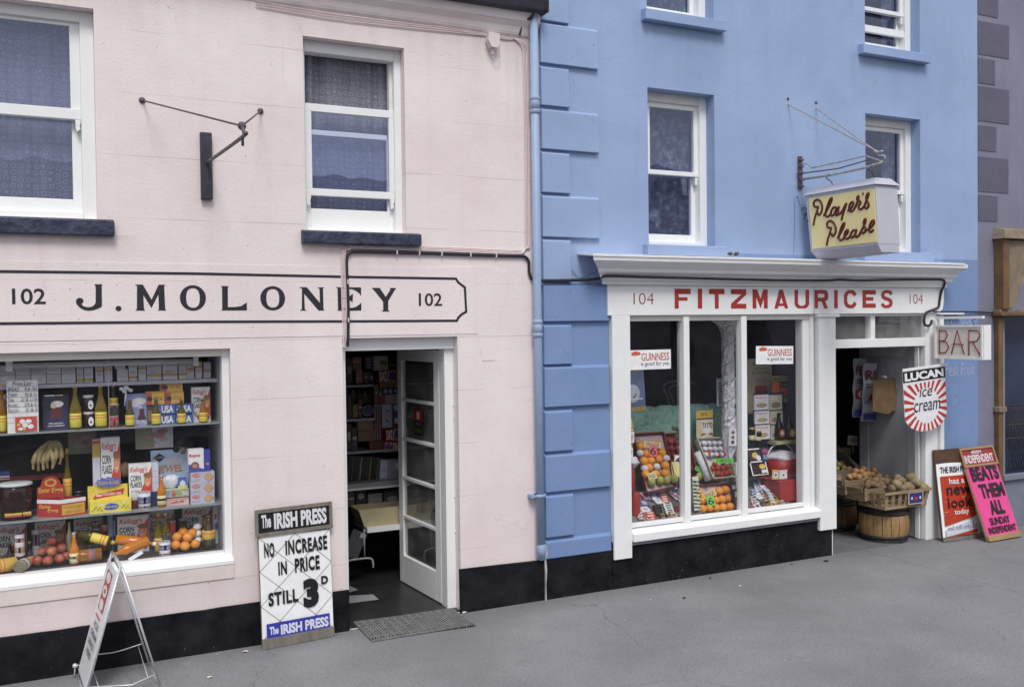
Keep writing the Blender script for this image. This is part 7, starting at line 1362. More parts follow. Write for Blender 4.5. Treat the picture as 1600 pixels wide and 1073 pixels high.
mb = MB(); c = [WP(x, y, *plr)-Vector((0, 0, .012)) for x, y in ((1160, 757), (1222, 750), (1240, 798), (1160, 812))]; mb.add(c, [(3, 2, 1, 0)], M_deck); o = mb.build('sweet_shelf', loc=tuple(c[0])); tag(o, 'sloping paper lined shelf under the sweets in the right pane', 'shelf')
for (x, y, nn, st, c1_, c2_, w_, h_, lb) in [(1182, 756, 5, (1, 3), 'd0d2dc', '4a62a4', 14, 2.6, 'white and blue bar at back of the right pane'), (1196, 764, 1, (0, 0), 'd8dae2', 'a8b0c4', 10, 9, 'white price card on the bars of the right pane'), (1186, 776, 1, (0, 0), 'd4d6de', 'b0b6c4', 13, 9, 'lower white price card in the right pane'), (1180, 786, 3, (2, 5), 'c8ccdc', '4458a4', 12, 4.4, 'blue and white packet at front of the right pane'), (1192, 788, 3, (2, 4.5), '2c2628', '5a4e50', 11, 4.2, 'dark bar in middle of the right pane'), (1205, 783, 4, (1.8, 4.2), 'c9be6a', '8a7430', 8, 3.8, 'yellow bar at front of the right pane'), (1213, 783, 4, (2, 4), 'c29a3a', '8a5a24', 7, 3.6, 'orange striped bar at front of the right pane'), (1220, 782, 4, (2, 3.8), 'a89aa0', '5a4648', 7, 3.4, 'grey brown bar near the red box'), (1204, 757, 5, (1.5, 4), 'a8925e', '7a6438', 10, 3.4, 'tan bar at back right of right pane'), (1213, 770, 2, (1, 7), 'b8902c', 'a07a20', 6, 6, 'golden packet near the red box in the right pane')]:
    bars(x, y, nn, st, c1_, c2_, w_, h_, lb, plr)
for (x, y, nn, st, c1_, c2_, w_, h_, lb) in [(1178, 768, 3, (.5, 5), 'b0b4c8', '3c4c88', 9, 4, 'steel blue packet beside the second mullion'), (1184, 793, 5, (8, -1.2), 'a8925a', '5a2c20', 8, 3.4, 'buff packet at the very front of the right pane'), (1178, 791, 1, (0, 0), 'a83a30', 'd8c8c0', 9, 3.4, 'red packet at the very front of the right pane'), (1210, 760, 3, (2, 4), 'c8b890', '7a5a34', 7, 3.4, 'cream packet at rear of the right pane'), (1187, 752, 3, (9, -1), 'c9ccd8', '6a70a0', 8, 4, 'grey white packet at the rear of the right pane'), (1202, 772, 4, (2, 4.5), '9aa0b4', 'c8ccd8', 8, 4, 'silver packet in the right pane'), (1190, 771, 4, (2, 4), '6a3a34', 'b8a070', 8, 3.6, 'maroon bar in the right pane'), (1219, 766, 4, (2, 4.4), '5a4a40', '8a7a5a', 7, 4, 'dark tan packet by the red box'), (1176, 779, 3, (1, 4), 'c4b8b0', '7a3a3a', 8, 3.6, 'rose cream bar in the right pane'), (1184, 762, 3, (3, 4), '38487c', 'b8bccc', 8, 3.4, 'navy and white bar in the right pane')]: bars(x, y, nn, st, c1_, c2_, w_, h_, lb, plr)
for (a, b, t, bt_, y, colr, its, lb) in [(1173, 1191, 700, 722, .34, '3a2c2a', [('r', 0, 0, 1, .08, 'd8dae0'), ('r', 0, .92, 1, 1, 'd8dae0'), ('c', .5, .5, .25, .22, 'c9a83c'), ('c', .75, .3, .2, .2, 'c8c8d4')], 'upper white framed tray of foil sweets in the right pane'), (1176, 1201, 722, 742, .28, '241614', [('r', 0, 0, 1, .06, 'd8dae0'), ('r', 0, 0, .06, 1, 'd8dae0'), ('r', .94, 0, 1, 1, 'd8dae0'), ('c', .72, .66, .2, .2, 'c9a83c'), ('r', .6, .15, .95, .4, 'cfd0d8')]+[('c', .15+.14*k, .3+.25*(k % 3), .05, .07, '6a2a20') for k in range(4)], 'lower white framed box of dark chocolates in the right pane'), (1193, 1206, 698, 722, .38, '2a3158', [('c', .5, .75, .35, .16, 'a04050'), ('r', .1, .2, .9, .5, '7078a0')], 'blue packet with a red disc left of the gift basket'), (1158, 1168, 700, 718, .40, 'b8bcc8', [('c', .5, .5, .3, .3, 'c2a85a')], 'pale packet seen beside the second mullion')]:
    flatcard('chocolate_box', lb, 'box', a, b, t, bt_, y, colr, its, .05, rx=-.35)
# bentwood chair dim behind the left pane
ch = thing('bentwood_chair', 'dim curved chair back behind the left pane', 'chair', (W(1050, 640, 1.3).x, 1.3, .9), world=True); mb = MB(); mb.tube(smooth_path([tuple(W(x, y, 1.3)) for x, y in ((1048, 640), (1042, 620), (1037, 605), (1042, 598), (1055, 595), (1070, 595), (1085, 600))]), .014, surf('pale_chair_wood', (.2, .2, .24), (.15, .15, .18)), 8); mb.build('back_hoop', ch); mb = MB(); mb.tube(smooth_path([tuple(W(x, y, 1.3)) for x, y in ((1055, 640), (1049, 620), (1045, 608), (1055, 602), (1070, 601))]), .008, surf('pale_chair_wood_thin', (.2, .2, .24), (.15, .15, .18)), 8); mb.build('inner_hoop', ch)
# fittings on the reverse of the pane: cord and paper pull
mb = MB(); mb.tube([tuple(W(1059, 505, .05)), tuple(W(1059, 645, .05))], .0022, flat('9aa0b0'), 5); o = mb.build('display_string', loc=tuple(W(1059, 575, .05))); tag(o, 'thin pale cord hanging down behind the left pane', 'cord')

# ================================================================== LOBBY GOODS
GAIN[0] = 1.15
def barrel(label, pc, pyt, pyb, pw_, y, mat, group='barrels in the doorway'):
    c = W(pc, pyb, y); a, b = W(pc-pw_/2, (pyt+pyb)/2, y), W(pc+pw_/2, (pyt+pyb)/2, y); R_ = (b.x-a.x)/2; H_ = W(pc, pyt, y).z; t = thing('barrel', label, 'barrel', (c.x, y+R_, .006), 0, group)
    n = 18; first = None
    for k in range(n):
        mb = MB(); a0, a1 = 2*PI*k/n+.012, 2*PI*(k+1)/n-.012; vs = []; L_ = 7
        for i in range(L_+1):
            z = H_*i/L_; rr = R_*(.88+.12*math.sin(PI*i/L_)); 
            for an, q in ((a0, 1), ((a0+a1)/2, 1.006), (a1, 1), (a1, .9), (a0, .9)): vs.append((rr*q*math.cos(an), rr*q*math.sin(an), z))
        fs = [(5*i+j, 5*i+(j+1) % 5, 5*(i+1)+(j+1) % 5, 5*(i+1)+j) for i in range(L_) for j in range(5)]+[(4, 3, 2, 1, 0), tuple(5*L_+j for j in range(5))]
        mb.add(vs, fs, mat); mb.build('stave', t)
    for z, q in ((.03, .92), (.14, .955), (.84, .96), (.95, .915)):
        mb = MB(); rr = R_*(q+.012); mb.lathe([(rr-.004, H_*z-.018), (rr, H_*z-.016), (rr+.002, H_*z+.016), (rr-.004, H_*z+.018)], M_hoop, 28); mb.build('hoop', t)
    mb = MB(); mb.lathe([(R_*.8, H_*.96), (R_*.8, H_*.975)], mat, 20); mb.build('barrel_head', t)
    return t
barrel('pale oak barrel with black hoops standing in front of the shop doorway', 1411, 796, 851, 55, -.02, M_barrel, None)
barrel('dark oak barrel half hidden inside the doorway shade', 1330, 782, 829, 47, .62, M_barreld, None)
def crate(label, a, b, t, bt, y, dep, mat, fruit, cat='crate', nslat=2, flare=.03, lean=0):
    A, B = W(a, bt, y), W(b, bt, y); z0, z1 = A.z, W((a+b)/2, t, y).z; t_ = thing('crate', label, 'crate', ((A.x+B.x)/2, y, z0)); w_ = (B.x-A.x)/2; h_ = z1-z0
    sh = h_/nslat
    for k in range(nslat):
        za, zb = k*sh, (k+1)*sh-.006; f0, f1 = flare*k/nslat, flare*(k+1)/nslat
        for (P, Q, P1, Q1) in (((-w_-f0, -f0), (w_+f0, -f0), (-w_-f1, -f1), (w_+f1, -f1)), ((-w_-f0, dep+f0), (w_+f0, dep+f0), (-w_-f1, dep+f1), (w_+f1, dep+f1))):
            mb = MB(); mb.add([(P[0], P[1], za), (Q[0], Q[1], za), (Q[0], Q[1]+.008, za), (P[0], P[1]+.008, za), (P1[0], P1[1], zb), (Q1[0], Q1[1], zb), (Q1[0], Q1[1]+.008, zb), (P1[0], P1[1]+.008, zb)], [(0, 3, 2, 1), (4, 5, 6, 7), (0, 1, 5, 4), (1, 2, 6, 5), (2, 3, 7, 6), (3, 0, 4, 7)], mat); mb.build('slat', t_)
        for s_ in (-1, 1):
            mb = MB(); x0_, x1_ = s_*(w_+f0), s_*(w_+f1); mb.add([(x0_, .009, za), (x0_-s_*.008, .009, za), (x0_-s_*.008, dep-.001, za), (x0_, dep-.001, za), (x1_, .009, zb), (x1_-s_*.008, .009, zb), (x1_-s_*.008, dep-.001, zb), (x1_, dep-.001, zb)], [(0, 3, 2, 1), (4, 5, 6, 7), (0, 1, 5, 4), (1, 2, 6, 5), (2, 3, 7, 6), (3, 0, 4, 7)], mat); mb.build('slat', t_)
    mb = MB(); mb.box(-w_, w_, .01, dep, -.012, .0, mat); mb.build('base_board', t_)
    for s_ in (-1, 1): mb = MB(); mb.box(s_*w_-.012, s_*w_+.012, -flare*.5-.006, -flare*.5+.006 , 0, h_, mat); mb.build('corner_post', t_)
    return t_, w_, h_, z0, (A.x+B.x)/2
# front turnip basket with upright slats
tb = thing('slatted_basket', 'pale slatted basket of turnips with a blue label standing on the front barrel', 'basket', (W(1412, 795, -.05).x, -.05, W(1412, 792, -.05).z))
A, B = W(1384, 792, -.06), W(1447, 788, -.06); w_ = (B.x-A.x)/2; h_ = W(1412, 766, -.06).z-W(1412, 792, -.06).z; fl = .035; dp_ = .34; cx_ = (A.x+B.x)/2-tb.location.x
for k in range(7):
    u = -1+2*k/6; mb = MB(); x0_, x1_ = cx_+u*w_*.94, cx_+u*(w_*.94+fl*.8)
    mb.add([(x0_-.022, 0, 0), (x0_+.022, 0, 0), (x0_+.022, .006, 0), (x0_-.022, .006, 0), (x1_-.024, -fl, h_), (x1_+.024, -fl, h_), (x1_+.024, -fl+.006, h_), (x1_-.024, -fl+.006, h_)], [(0, 3, 2, 1), (4, 5, 6, 7), (0, 1, 5, 4), (1, 2, 6, 5), (2, 3, 7, 6), (3, 0, 4, 7)], M_wood); mb.build('slat', tb)
for s_ in (-1, 1):
    for k in range(4):
        yy = .04+k*.08; mb = MB(); x0_, x1_ = cx_+s_*w_, cx_+s_*(w_+fl); mb.add([(x0_, yy, 0), (x0_, yy+.055, 0), (x0_-.006*s_, yy+.055, 0), (x0_-.006*s_, yy, 0), (x1_, yy, h_), (x1_, yy+.055, h_), (x1_-.006*s_, yy+.055, h_), (x1_-.006*s_, yy, h_)], [(0, 3, 2, 1), (4, 5, 6, 7), (0, 1, 5, 4), (1, 2, 6, 5), (2, 3, 7, 6), (3, 0, 4, 7)], M_wood); mb.build('slat', tb)
for z, f in ((0, 0), (h_-.014, fl)):
    mb = MB(); x0_, x1_ = cx_-w_-f-.008, cx_+w_+f+.008; mb.box(x0_, x1_, -f-.010, -f-.001, z-.006, z+.022, M_wood); mb.build('rim', tb); mb = MB(); mb.box(x0_, x0_+.008, -f-.001, dp_, z-.006, z+.022, M_wood); mb.build('rim', tb); mb = MB(); mb.box(x1_-.008, x1_, -f-.001, dp_, z-.006, z+.022, M_wood); mb.build('rim', tb)
mb = MB(); mb.box(cx_-w_, cx_+w_, .008, dp_, .0, .008, M_wood); mb.build('base_board', tb)
mb = MB(); Lx = WX(1418, 780, 0) if 0 else W(1418, 780, -.08); lw = W(1441, 780, -.08).x-Lx.x; Lm = Matrix.Translation((Lx.x-tb.location.x, -fl-.004, .03)) @ Matrix.Rotation(.0, 4, 'X'); mb.box(0, lw, -.004, 0, 0, h_*.72, flat('b8aca4'), Lm); art(mb, lw, h_*.72, [('r', .05, .07, .95, .93, '2c2c64'), ('r', .42, .3, .58, .6, 'a83a3a'), ('c', .22, .5, .06, .12, 'c9c9d8'), ('c', .78, .5, .06, .12, 'c9c9d8')], Lm, -.004); mb.build('crate_label', tb)
def veg(name, label, mat, cat, pts, group, rpx, sq=.85, bumpy=.12):
    me = None; LB = row_labels(pts, label, 4.5)
    for i, (px, py, y, s) in enumerate(pts):
        c = W(px, py, y); r = rpx*(c-CP).length/F
        if me is None: mb = MB(); mb.ball(r, mat, None, 14, 10, sq, bumpy, 5); mb.tube([(0, 0, -r*sq*.95), (r*.1, 0, -r*sq*1.25)], r*.09, mat, 5); o = mb.build(name); me = o
        else: o = me.copy(); COL.objects.link(o)
        o.location = c; o.scale = (s, s, s); o.rotation_euler = (random.uniform(-1, 1), random.uniform(-1, 1), random.uniform(0, 6)); tag(o, LB[i], cat, group)
veg('turnip', 'mottled turnip in the slatted basket', M_turnip, 'turnip', [(1401, 757, .02, 1.1), (1408, 751, .10, .9), (1424, 747, .10, 1.25), (1419, 761, .0, 1.15), (1430, 754, .03, 1.1), (1440, 749, .12, 1.2), (1441, 761, .0, 1.1), (1410, 763, -.02, .8), (1395, 762, .04, .9), (1402, 747, .16, .9), (1434, 765, .05, .9), (1450, 757, .12, .9), (1412, 756, .2, 1)], 'turnips in the slatted basket', 8)
_, w_, h_, z0, cx_ = crate('pale rough crate of potatoes left of the turnip basket', 1351, 1379, 761, 782, .12, .26, M_wood, None)
veg('potato', 'potato heaped in the rough crate', M_potato, 'potato', [(1355, 758, .14, 1), (1362, 756, .16, 1.1), (1370, 759, .13, 1), (1376, 757, .15, 1.1), (1367, 751, .2, 1.2), (1378, 750, .22, 1.1), (1385, 753, .2, 1.1), (1372, 745, .3, 1.2), (1384, 746, .3, 1), (1360, 750, .28, 1), (1390, 750, .3, 1), (1356, 753, .25, .9), (1380, 761, .12, .9)], 'potatoes heaped in the rough crate', 5.8, .7, .2)
_, w_, h_, z0, cx_ = crate('pale rough crate of onions standing above the back barrel', 1320, 1347, 748, 772, .36, .28, M_wood, None)
veg('onion', 'tan onion above the back barrel', M_onion, 'onion', [(1327, 745, .38, 1), (1334, 743, .4, 1), (1342, 745, .38, 1), (1350, 742, .42, 1.1), (1357, 741, .45, 1.1), (1346, 737, .5, 1), (1337, 736, .52, 1), (1363, 742, .45, 1), (1354, 748, .36, .9), (1367, 736, .55, 1.1), (1350, 733, .6, 1)], 'onions above the back barrel', 5.4, .9, .05)
cx2 = thing('vegetable_box', 'shallow dim box of onions and green apples behind the crates', 'box', (W(1325, 730, .8).x, .8, W(1325, 745, .8).z), world=True)
a, b = W(1300, 745, .75), W(1355, 735, .75); mb = MB(); mb.box(a.x, b.x, .75, .765, a.z-.03, a.z+.06, M_woodg); mb.build('box_side', cx2); mb = MB(); mb.wedge([(b.x-.1, .8, a.z+.05), (b.x+.02, .8, a.z+.02), (b.x+.02, 1.2, a.z+.1), (b.x-.1, 1.2, a.z+.1)], [(b.x-.16, .9, a.z+.20), (b.x-.0, .82, a.z+.05), (b.x+.02, 1.2, a.z+.14), (b.x-.1, 1.2, a.z+.24)], M_woodg); mb.build('box_lid', cx2); mb = MB(); mb.box(a.x, b.x, .765, 1.3, a.z-.06, a.z-.04, M_woodg); mb.build('box_base', cx2)
veg('onion', 'dim onion in the shallow box', M_onion, 'onion', [(1316, 723, 1.0, .9), (1323, 724, 1.0, 1), (1330, 726, .95, 1), (1318, 731, .85, 1), (1327, 733, .82, 1), (1335, 730, .9, 1), (1340, 733, .85, 1)], 'onions in the shallow box at the back', 5, .9, .05)
veg('green_apple', 'green apple in the shallow box', M_pear, 'fruit', [(1305, 721, .95, .9), (1311, 725, .9, .9), (1308, 732, .84, .9), (1316, 737, .8, .9)], 'green apples in the shallow box', 4.5)
inner_y = 1.0
flatcard('wooden_box', 'small pale wooden box standing under the hanging price tag', 'box', 1311, 1337, 699, 716, 1.1, '8a8068', [('r', 0, .5, 1, .53, '5a5244')], .2)
flatcard('price_tag', 'white tilted price tag with red writing in the shop doorway', 'tag', 1324, 1344, 679, 694, 1.0, 'b8b4b4', [('t', 'ONIONS', .1, .3, .9, .75, '9a4a34', {'b': .02})], tilt=.12)
mb = MB(); p = W(1333, 694, 1.01); mb.box(-.012, .012, 0, .006, -.1, 0, M_wood); o = mb.build('tag_stick'); o.location = p; tag(o, 'thin wooden stick holding up the tilted price tag', 'stick')
# banner of crisps: hanging printed sheets
for k, (a, b, t, bt_, y, tl, lb) in enumerate(((1332, 1352, 560, 652, .60, .03, 'left hanging crisp banner lettered PERRI with a dark red square'), (1346, 1366, 567, 658, .52, .05, 'right hanging crisp banner with a red star and blue foot'))):
    A, B = W(a, 600, y), W(b, 600, y); z0, z1 = W(a, bt_, y).z, W(a, t, y).z; w_ = B.x-A.x; h_ = z1-z0; mb = MB(); n = 12; vs = []
    for i in range(n+1):
        z = h_*i/n; wob = .015*math.sin(i*1.3+k); vs += [(wob*.4, wob, z), (w_+wob*.4, wob+.012*math.sin(i), z)]
    mb.add(vs, [(2*i, 2*i+1, 2*i+3, 2*i+2) for i in range(n)], flat('8e8e96' if not k else 'a2a2aa'), True)
    art(mb, w_, h_, [('t', ['PER', 'RI'][k], .1, .72, .9, .88, '5e3232', {'b': .03}), ('r', .1, .32, .92, .48, ['7a2424', '8e8e98'][k]), ('t', ['C', 'A'][k], .3, .33, .8, .47, ['b8b4b8', '8a2a2a'][k], {'b': .05}), ('r', 0, .03, 1, .13, '2c3478'), ('r', .15, .58, .8, .60, '3c3a48'), ('r', .15, .63, .8, .65, '3c3a48')], None, -.02)
    o = mb.build('crisp_banner'); o.location = (A.x, y, z0); o.rotation_euler = (0, tl, 0); tag(o, lb, 'banner')
random.seed(12)
bg_ = thing('paper_bag_bundle', 'thick bundle of brown paper bags hanging on the open white door', 'paper bags', (W(1385, 600, .35).x, .35, 1.6), world=True)
for k in range(9):
    y = .30+k*.012; o0 = k*2.0+random.uniform(-1, 1); P = [W(1364+o0*.9, 594+k*.4, y), W(1394+o0*1.5, 592-k*.3, y), W(1398+o0*1.2, 614, y), W(1397+o0*.9, 640+k*.2, y), W(1388+o0*.8, 647-k*.6, y), W(1364+o0*.6, 642, y)]
    mb = MB(); mb.add([p for p in P]+[p+Vector((0, .007, 0)) for p in P], [(0, 5, 4, 3, 2, 1), (6, 7, 8, 9, 10, 11)]+[(i, (i+1) % 6, 6+(i+1) % 6, 6+i) for i in range(6)], M_paper); mb.build('paper_bag', bg_)
mb = MB(); mb.tube([tuple(W(1383, 592, .33)), tuple(W(1385, 560, .5)), tuple(W(1385, 546, .55))], .003, M_iron, 5); mb.build('string', bg_); mb = MB(); mb.ball(.03, M_tissue, Matrix.Translation(W(1382, 589, .33)), 10, 6, .6, .3); mb.build('knot_paper', bg_)

# ================================================================== STREET THINGS
GAIN[0] = 1.0
def placard(label, bl, br, tl, tr, ytop, parts, depth=.02):
    P0, P1 = G(*bl), G(*br); Q0, Q1 = W(*tl, ytop), W(*tr, ytop)
    bc, tc_ = (P0+P1)/2, (Q0+Q1)/2; ux = (P1-P0); ux.z = 0; ux = (ux.normalized()*1+(Q1-Q0).normalized()).normalized(); up = tc_-bc; up = (up-ux*up.dot(ux)); h_ = up.length; up.normalize(); w_ = ((P1-P0).length+(Q1-Q0).length)/2
    nrm = ux.cross(up); M = Matrix((ux, -nrm, up)).transposed().to_4x4()
    t = bpy.data.objects.new('newspaper_placard', None); COL.objects.link(t); t.matrix_world = Matrix.Translation(bc) @ M; tag(t, label, 'placard')
    parts(t, w_, h_); return t
def wire_grid(t, w_, z0, z1, nx=2, nz=4):
    mb = MB()
    for i in range(-nz, nz+1):
        pass
    zs_ = [z0+(z1-z0)*k/nz for k in range(nz+1)]
    for k in range(nz):
        for i in range(nx):
            xa, xb = -w_/2+w_*i/nx, -w_/2+w_*(i+1)/nx; mb.tube([(xa, -.024, zs_[k]), (xb, -.027, zs_[k+1])], .0013, M_iron, 4); mb.tube([(xb, -.024, zs_[k]), (xa, -.027, zs_[k+1])], .0013, M_iron, 4)
    return mb
def sheet_paper(w_, z0, z1, colr, ofs=-.020, skew=0):
    mb = MB(); nx, nz = 8, 14; vs = []
    for j in range(nz+1):
        for i in range(nx+1):
            u, v = i/nx, j/nz; vs.append((-w_/2+w_*u+skew*v, ofs-.004*noise.noise(Vector((u*4, v*5, z0*9)))-.002, z0+(z1-z0)*v+.006*math.sin(u*5)*(v if v > .9 else 0)))
    mb.add(vs, [(j*(nx+1)+i, j*(nx+1)+i+1, (j+1)*(nx+1)+i+1, (j+1)*(nx+1)+i) for j in range(nz) for i in range(nx)], flat(colr, .7, 'poster_paper', .05), True); return mb
def irish_press(t, w_, h_):
    z1 = h_*.815; mb = MB(); mb.box(-w_/2, w_/2, -.018, 0, 0, z1, M_woodg); mb.build('back_board', t, bevel=.003); mb = MB(); mb.box(-w_/2, w_/2, -.032, -.019, .0, .075, M_woodg); mb.build('foot_rail', t, bevel=.003)
    mb = MB(); mb.box(-w_/2-.012, w_/2+.012, -.022, 0, z1+.004, h_, flat('131316')); art(mb, w_, h_-z1, [('t', 'The', .05, .28, .18, .80, 'd6d6da', {'b': .04}), ('t', 'IRISH PRESS', .22, .18, .96, .82, 'd6d6da', {'b': .045})], None, -.023, -w_/2, z1); mb.build('header_board', t)
    for (a, b, c, d) in ((-w_/2-.02, w_/2+.02, h_-.022, h_+.004), (-w_/2-.02, w_/2+.02, z1-.008, z1+.018)): mb = MB(); mb.box(a, b, -.034, -.0225, c, d, M_woodg); mb.build('frame_strip', t)
    for s_ in (-1, 1): mb = MB(); mb.box(s_*(w_/2+.009)-.011, s_*(w_/2+.009)+.011, -.034, -.0225, z1+.018, h_-.022, M_woodg); mb.build('frame_strip', t)
    mb = sheet_paper(w_-.005, .05, z1-.012, 'f3f4f7'); art(mb, w_, z1, [('t', 'NO', .07, .80, .21, .93, '14151a', {'b': .04, 'sp': 1.12}), ('t', 'INCREASE', .36, .80, .95, .93, '14151a', {'b': .04, 'sp': 1.12}), ('t', 'IN', .25, .63, .37, .75, '14151a', {'b': .04, 'sp': 1.12}), ('t', 'PRICE', .48, .63, .83, .76, '14151a', {'b': .04, 'sp': 1.12}), ('t', 'STILL', .10, .37, .51, .49, '14151a', {'b': .04, 'sp': 1.12}), ('t', '3', .58, .30, .80, .56, '101116', {'b': .07}), ('t', 'D', .84, .49, .94, .565, '101116', {'b': .045}), ('r', .06, .085, .94, .22, '32389a'), ('t', 'The', .10, .12, .22, .19, 'd2d4e6', {'b': .04}), ('t', 'IRISH PRESS', .25, .105, .92, .195, 'd2d4e6', {'b': .045})], None, -.0265, -w_/2, 0)
    mb.build('poster', t); wire_grid(t, w_, .06, z1-.01, 2, 3).build('wire_mesh', t)
placard('white newspaper placard reading NO INCREASE IN PRICE leaning on the pink wall', (408, 1016), (521, 990), (399, 796), (508, 785), -.03, irish_press)
def sunday(t, w_, h_):
    z1 = h_*.80; M_f = surf('tan_frame_wood', (.36, .24, .12), (.28, .18, .09), 6, .6, .4)
    mb = MB(); mb.box(-w_/2, w_/2, -.018, 0, 0, z1, M_f); mb.build('back_board', t, bevel=.003); mb = MB(); mb.box(-w_/2, w_/2, -.04, -.019, 0, .055, M_f); mb.build('foot_rail', t, bevel=.003)
    mb = MB(); mb.box(-w_/2, w_/2, -.022, 0, z1+.003, h_, flat('8e2a2a')); art(mb, w_, h_-z1, [('t', 'IRISH', .32, .66, .62, .84, 'd2c2c8', {'b': .03}), ('t', 'INDEPENDENT', .06, .16, .94, .60, 'd2c2c8', {'b': .04})], None, -.023, -w_/2, z1); mb.build('header_board', t)
    for (a, b, c, d) in ((-w_/2-.01, w_/2+.01, h_-.02, h_+.004), (-w_/2-.01, w_/2+.01, z1-.008, z1+.016)): mb = MB(); mb.box(a, b, -.034, -.0225, c, d, M_f); mb.build('frame_strip', t)
    for s_ in (-1, 1): mb = MB(); mb.box(s_*(w_/2)-.01, s_*(w_/2)+.01, -.034, -.0225, z1+.016, h_-.02, M_f); mb.build('frame_strip', t)
    mb = sheet_paper(w_-.02, .05, z1+.012, 'd8478c'); art(mb, w_, z1, [('t', 'BEATS', .10, .79, .93, .985, '1a0f16', {'b': .045}), ('t', 'THEM', .20, .56, .93, .75, '1a0f16', {'b': .045}), ('t', 'ALL', .34, .33, .76, .52, '1a0f16', {'b': .045}), ('t', 'SUNDAY', .22, .20, .82, .30, '1a0f16', {'b': .03}), ('t', 'INDEPENDENT', .10, .095, .93, .18, '1a0f16', {'b': .03})], None, -.0275, -w_/2, 0)
    mb.build('poster', t)
placard('bright pink newspaper placard reading BEATS THEM ALL at the far right', (1541, 847), (1593, 838), (1507, 701), (1556, 695), -.04, sunday)
def newlook(t, w_, h_):
    z1 = h_*.82; mb = MB(); mb.box(-w_/2, w_/2, -.018, 0, 0, h_, surf('dark_brown_board', (.07, .035, .02), (.11, .06, .035), 7, .6, .4)); art(mb, w_, h_-z1, [('t', 'Evening Press', .15, .3, .88, .75, '6a4420', {'sh': .2})], None, -.0185, -w_/2, z1); mb.build('back_board', t, bevel=.003)
    mb = sheet_paper(w_*.97, .04, z1+.02, 'eeeff4'); art(mb, w_, z1, [('t', 'THE IRISH PRESS', .10, .90, .90, .985, '1c1c22', {'b': .02}), ('r', .08, .36, .90, .86, 'b4381e')]+[('p', [(.09+.6*((k*37) % 10)/10, .38+.045*k), (.22+.6*((k*37) % 10)/10, .385+.045*k), (.2+.6*((k*37) % 10)/10, .39+.045*k), (.1+.6*((k*37) % 10)/10, .386+.045*k)], 'd2a090') for k in range(10)]+[('p', [(.08, .36), (.90, .36), (.90, .30), (.08, .20)], 'b4381e'), ('t', 'has a', .28, .75, .68, .83, 'dcd8da', {'b': .02}), ('t', 'new', .20, .60, .82, .71, '2a1214', {'b': .02, 'sp': 1.1}), ('t', 'look', .20, .43, .82, .57, '2a1214', {'b': .02, 'sp': 1.15}), ('t', 'today', .34, .32, .72, .41, 'dcd8da', {'b': .02}), ('p', [(.08, .16), (.9, .26), (.9, .12), (.08, .06)], 'c9ccd8'), ('t', 'and still only 3d', .12, .12, .88, .20, '3c4468', {'sh': .1}), ('p', [(.1, .045), (.9, .13), (.9, .075), (.3, .05)], 'b4381e')], None, -.0275, -w_/2, 0)
    mb.build('poster', t); mb = MB(); mb.box(-w_/2, w_/2, -.04, -.0185, 0, .035, M_woodg); mb.build('foot_rail', t)
placard('orange and white newspaper placard reading has a new look today', (1467, 846), (1534, 838), (1455, 703), (1508, 699), -.04, newlook)

# sandwich board at the lower left
af = thing('sandwich_board', 'white folding sandwich board with red and white print seen edge on by the pink shop', 'sign', (.25, -.25, 0), world=True)
fb, nb_, ft, ntp, rf_, rn_ = [Vector(p) for p in ((.072, -.10, .05), (.103, -.50, .05), (.278, -.10, .80), (.306, -.50, .785), (.497, -.10, .0), (.526, -.50, .0))]
def frame_(A, B, C, D, name, r=.008):
    mb = MB(); mb.tube([A, B], r, M_alu); mb.tube([C, D], r, M_alu); mb.tube([A, C], r, M_alu); mb.tube([B, D], r, M_alu); return mb.build(name, af)
dn = Vector((-.05, 0, -.05))*.27
frame_(ft, fb+Vector((-.012, 0, -.05)), ntp, nb_+Vector((-.012, 0, -.05)), 'panel_frame')
tp = .06; q = [ft.lerp(fb, tp), ntp.lerp(nb_, tp), nb_, fb]; nrm = (nb_-fb).cross(ft-fb).normalized(); nrm = nrm if nrm.x < 0 else -nrm
mb = MB(); mb.add([p+nrm*.012 for p in q]+[p+nrm*.004 for p in q], [(0, 1, 2, 3), (7, 6, 5, 4), (0, 4, 5, 1), (1, 5, 6, 2), (2, 6, 7, 3), (3, 7, 4, 0)], surf('white_sign_panel', (.70, .71, .72), (.62, .62, .65), 4, .4, .1)); mb.build('sign_panel', af)
xv = (nb_-fb).normalized(); upv = (ft-fb); pl2 = upv.length*.94; upv = (upv-xv*upv.dot(xv)).normalized(); pw2 = (nb_-fb).length; nn = -xv.cross(upv); nn = nn if nn.dot(nrm) < 0 else -nn
Mq = Matrix.Translation(fb+nrm*.0135) @ Matrix((xv, nn, upv)).transposed().to_4x4()
mb = MB(); art(mb, pw2, pl2, [('r', .28, .60, .80, .94, 'b0463c'), ('c', .55, .89, .2, .045, 'd6d3d3'), ('c', .55, .77, .2, .05, 'd6d3d3'), ('c', .55, .655, .2, .045, 'd6d3d3'), ('c', .55, .77, .08, .02, 'b0463c'), ('r', .28, .535, .75, .55, 'b0463c'), ('t', 'ICE', .35, .45, .8, .50, '6a6a72', {'b': .02}), ('t', 'CREAM', .25, .37, .85, .42, '6a6a72', {'b': .02}), ('t', 'SERVED', .25, .29, .85, .34, '6a6a72', {'b': .02}), ('t', 'HERE', .3, .21, .8, .26, '6a6a72', {'b': .02})], Mq); mb.build('sign_print', af)
frame_(ft+Vector((.012, 0, -.01)), rf_, ntp+Vector((.012, 0, -.01)), rn_, 'rear_frame', .007)
mb = MB(); mb.tube([ft+Vector((.014, 0, -.06)), ntp+Vector((.022, 0, -.07))], .005, M_alu); mb.build('hinge_rod', af)
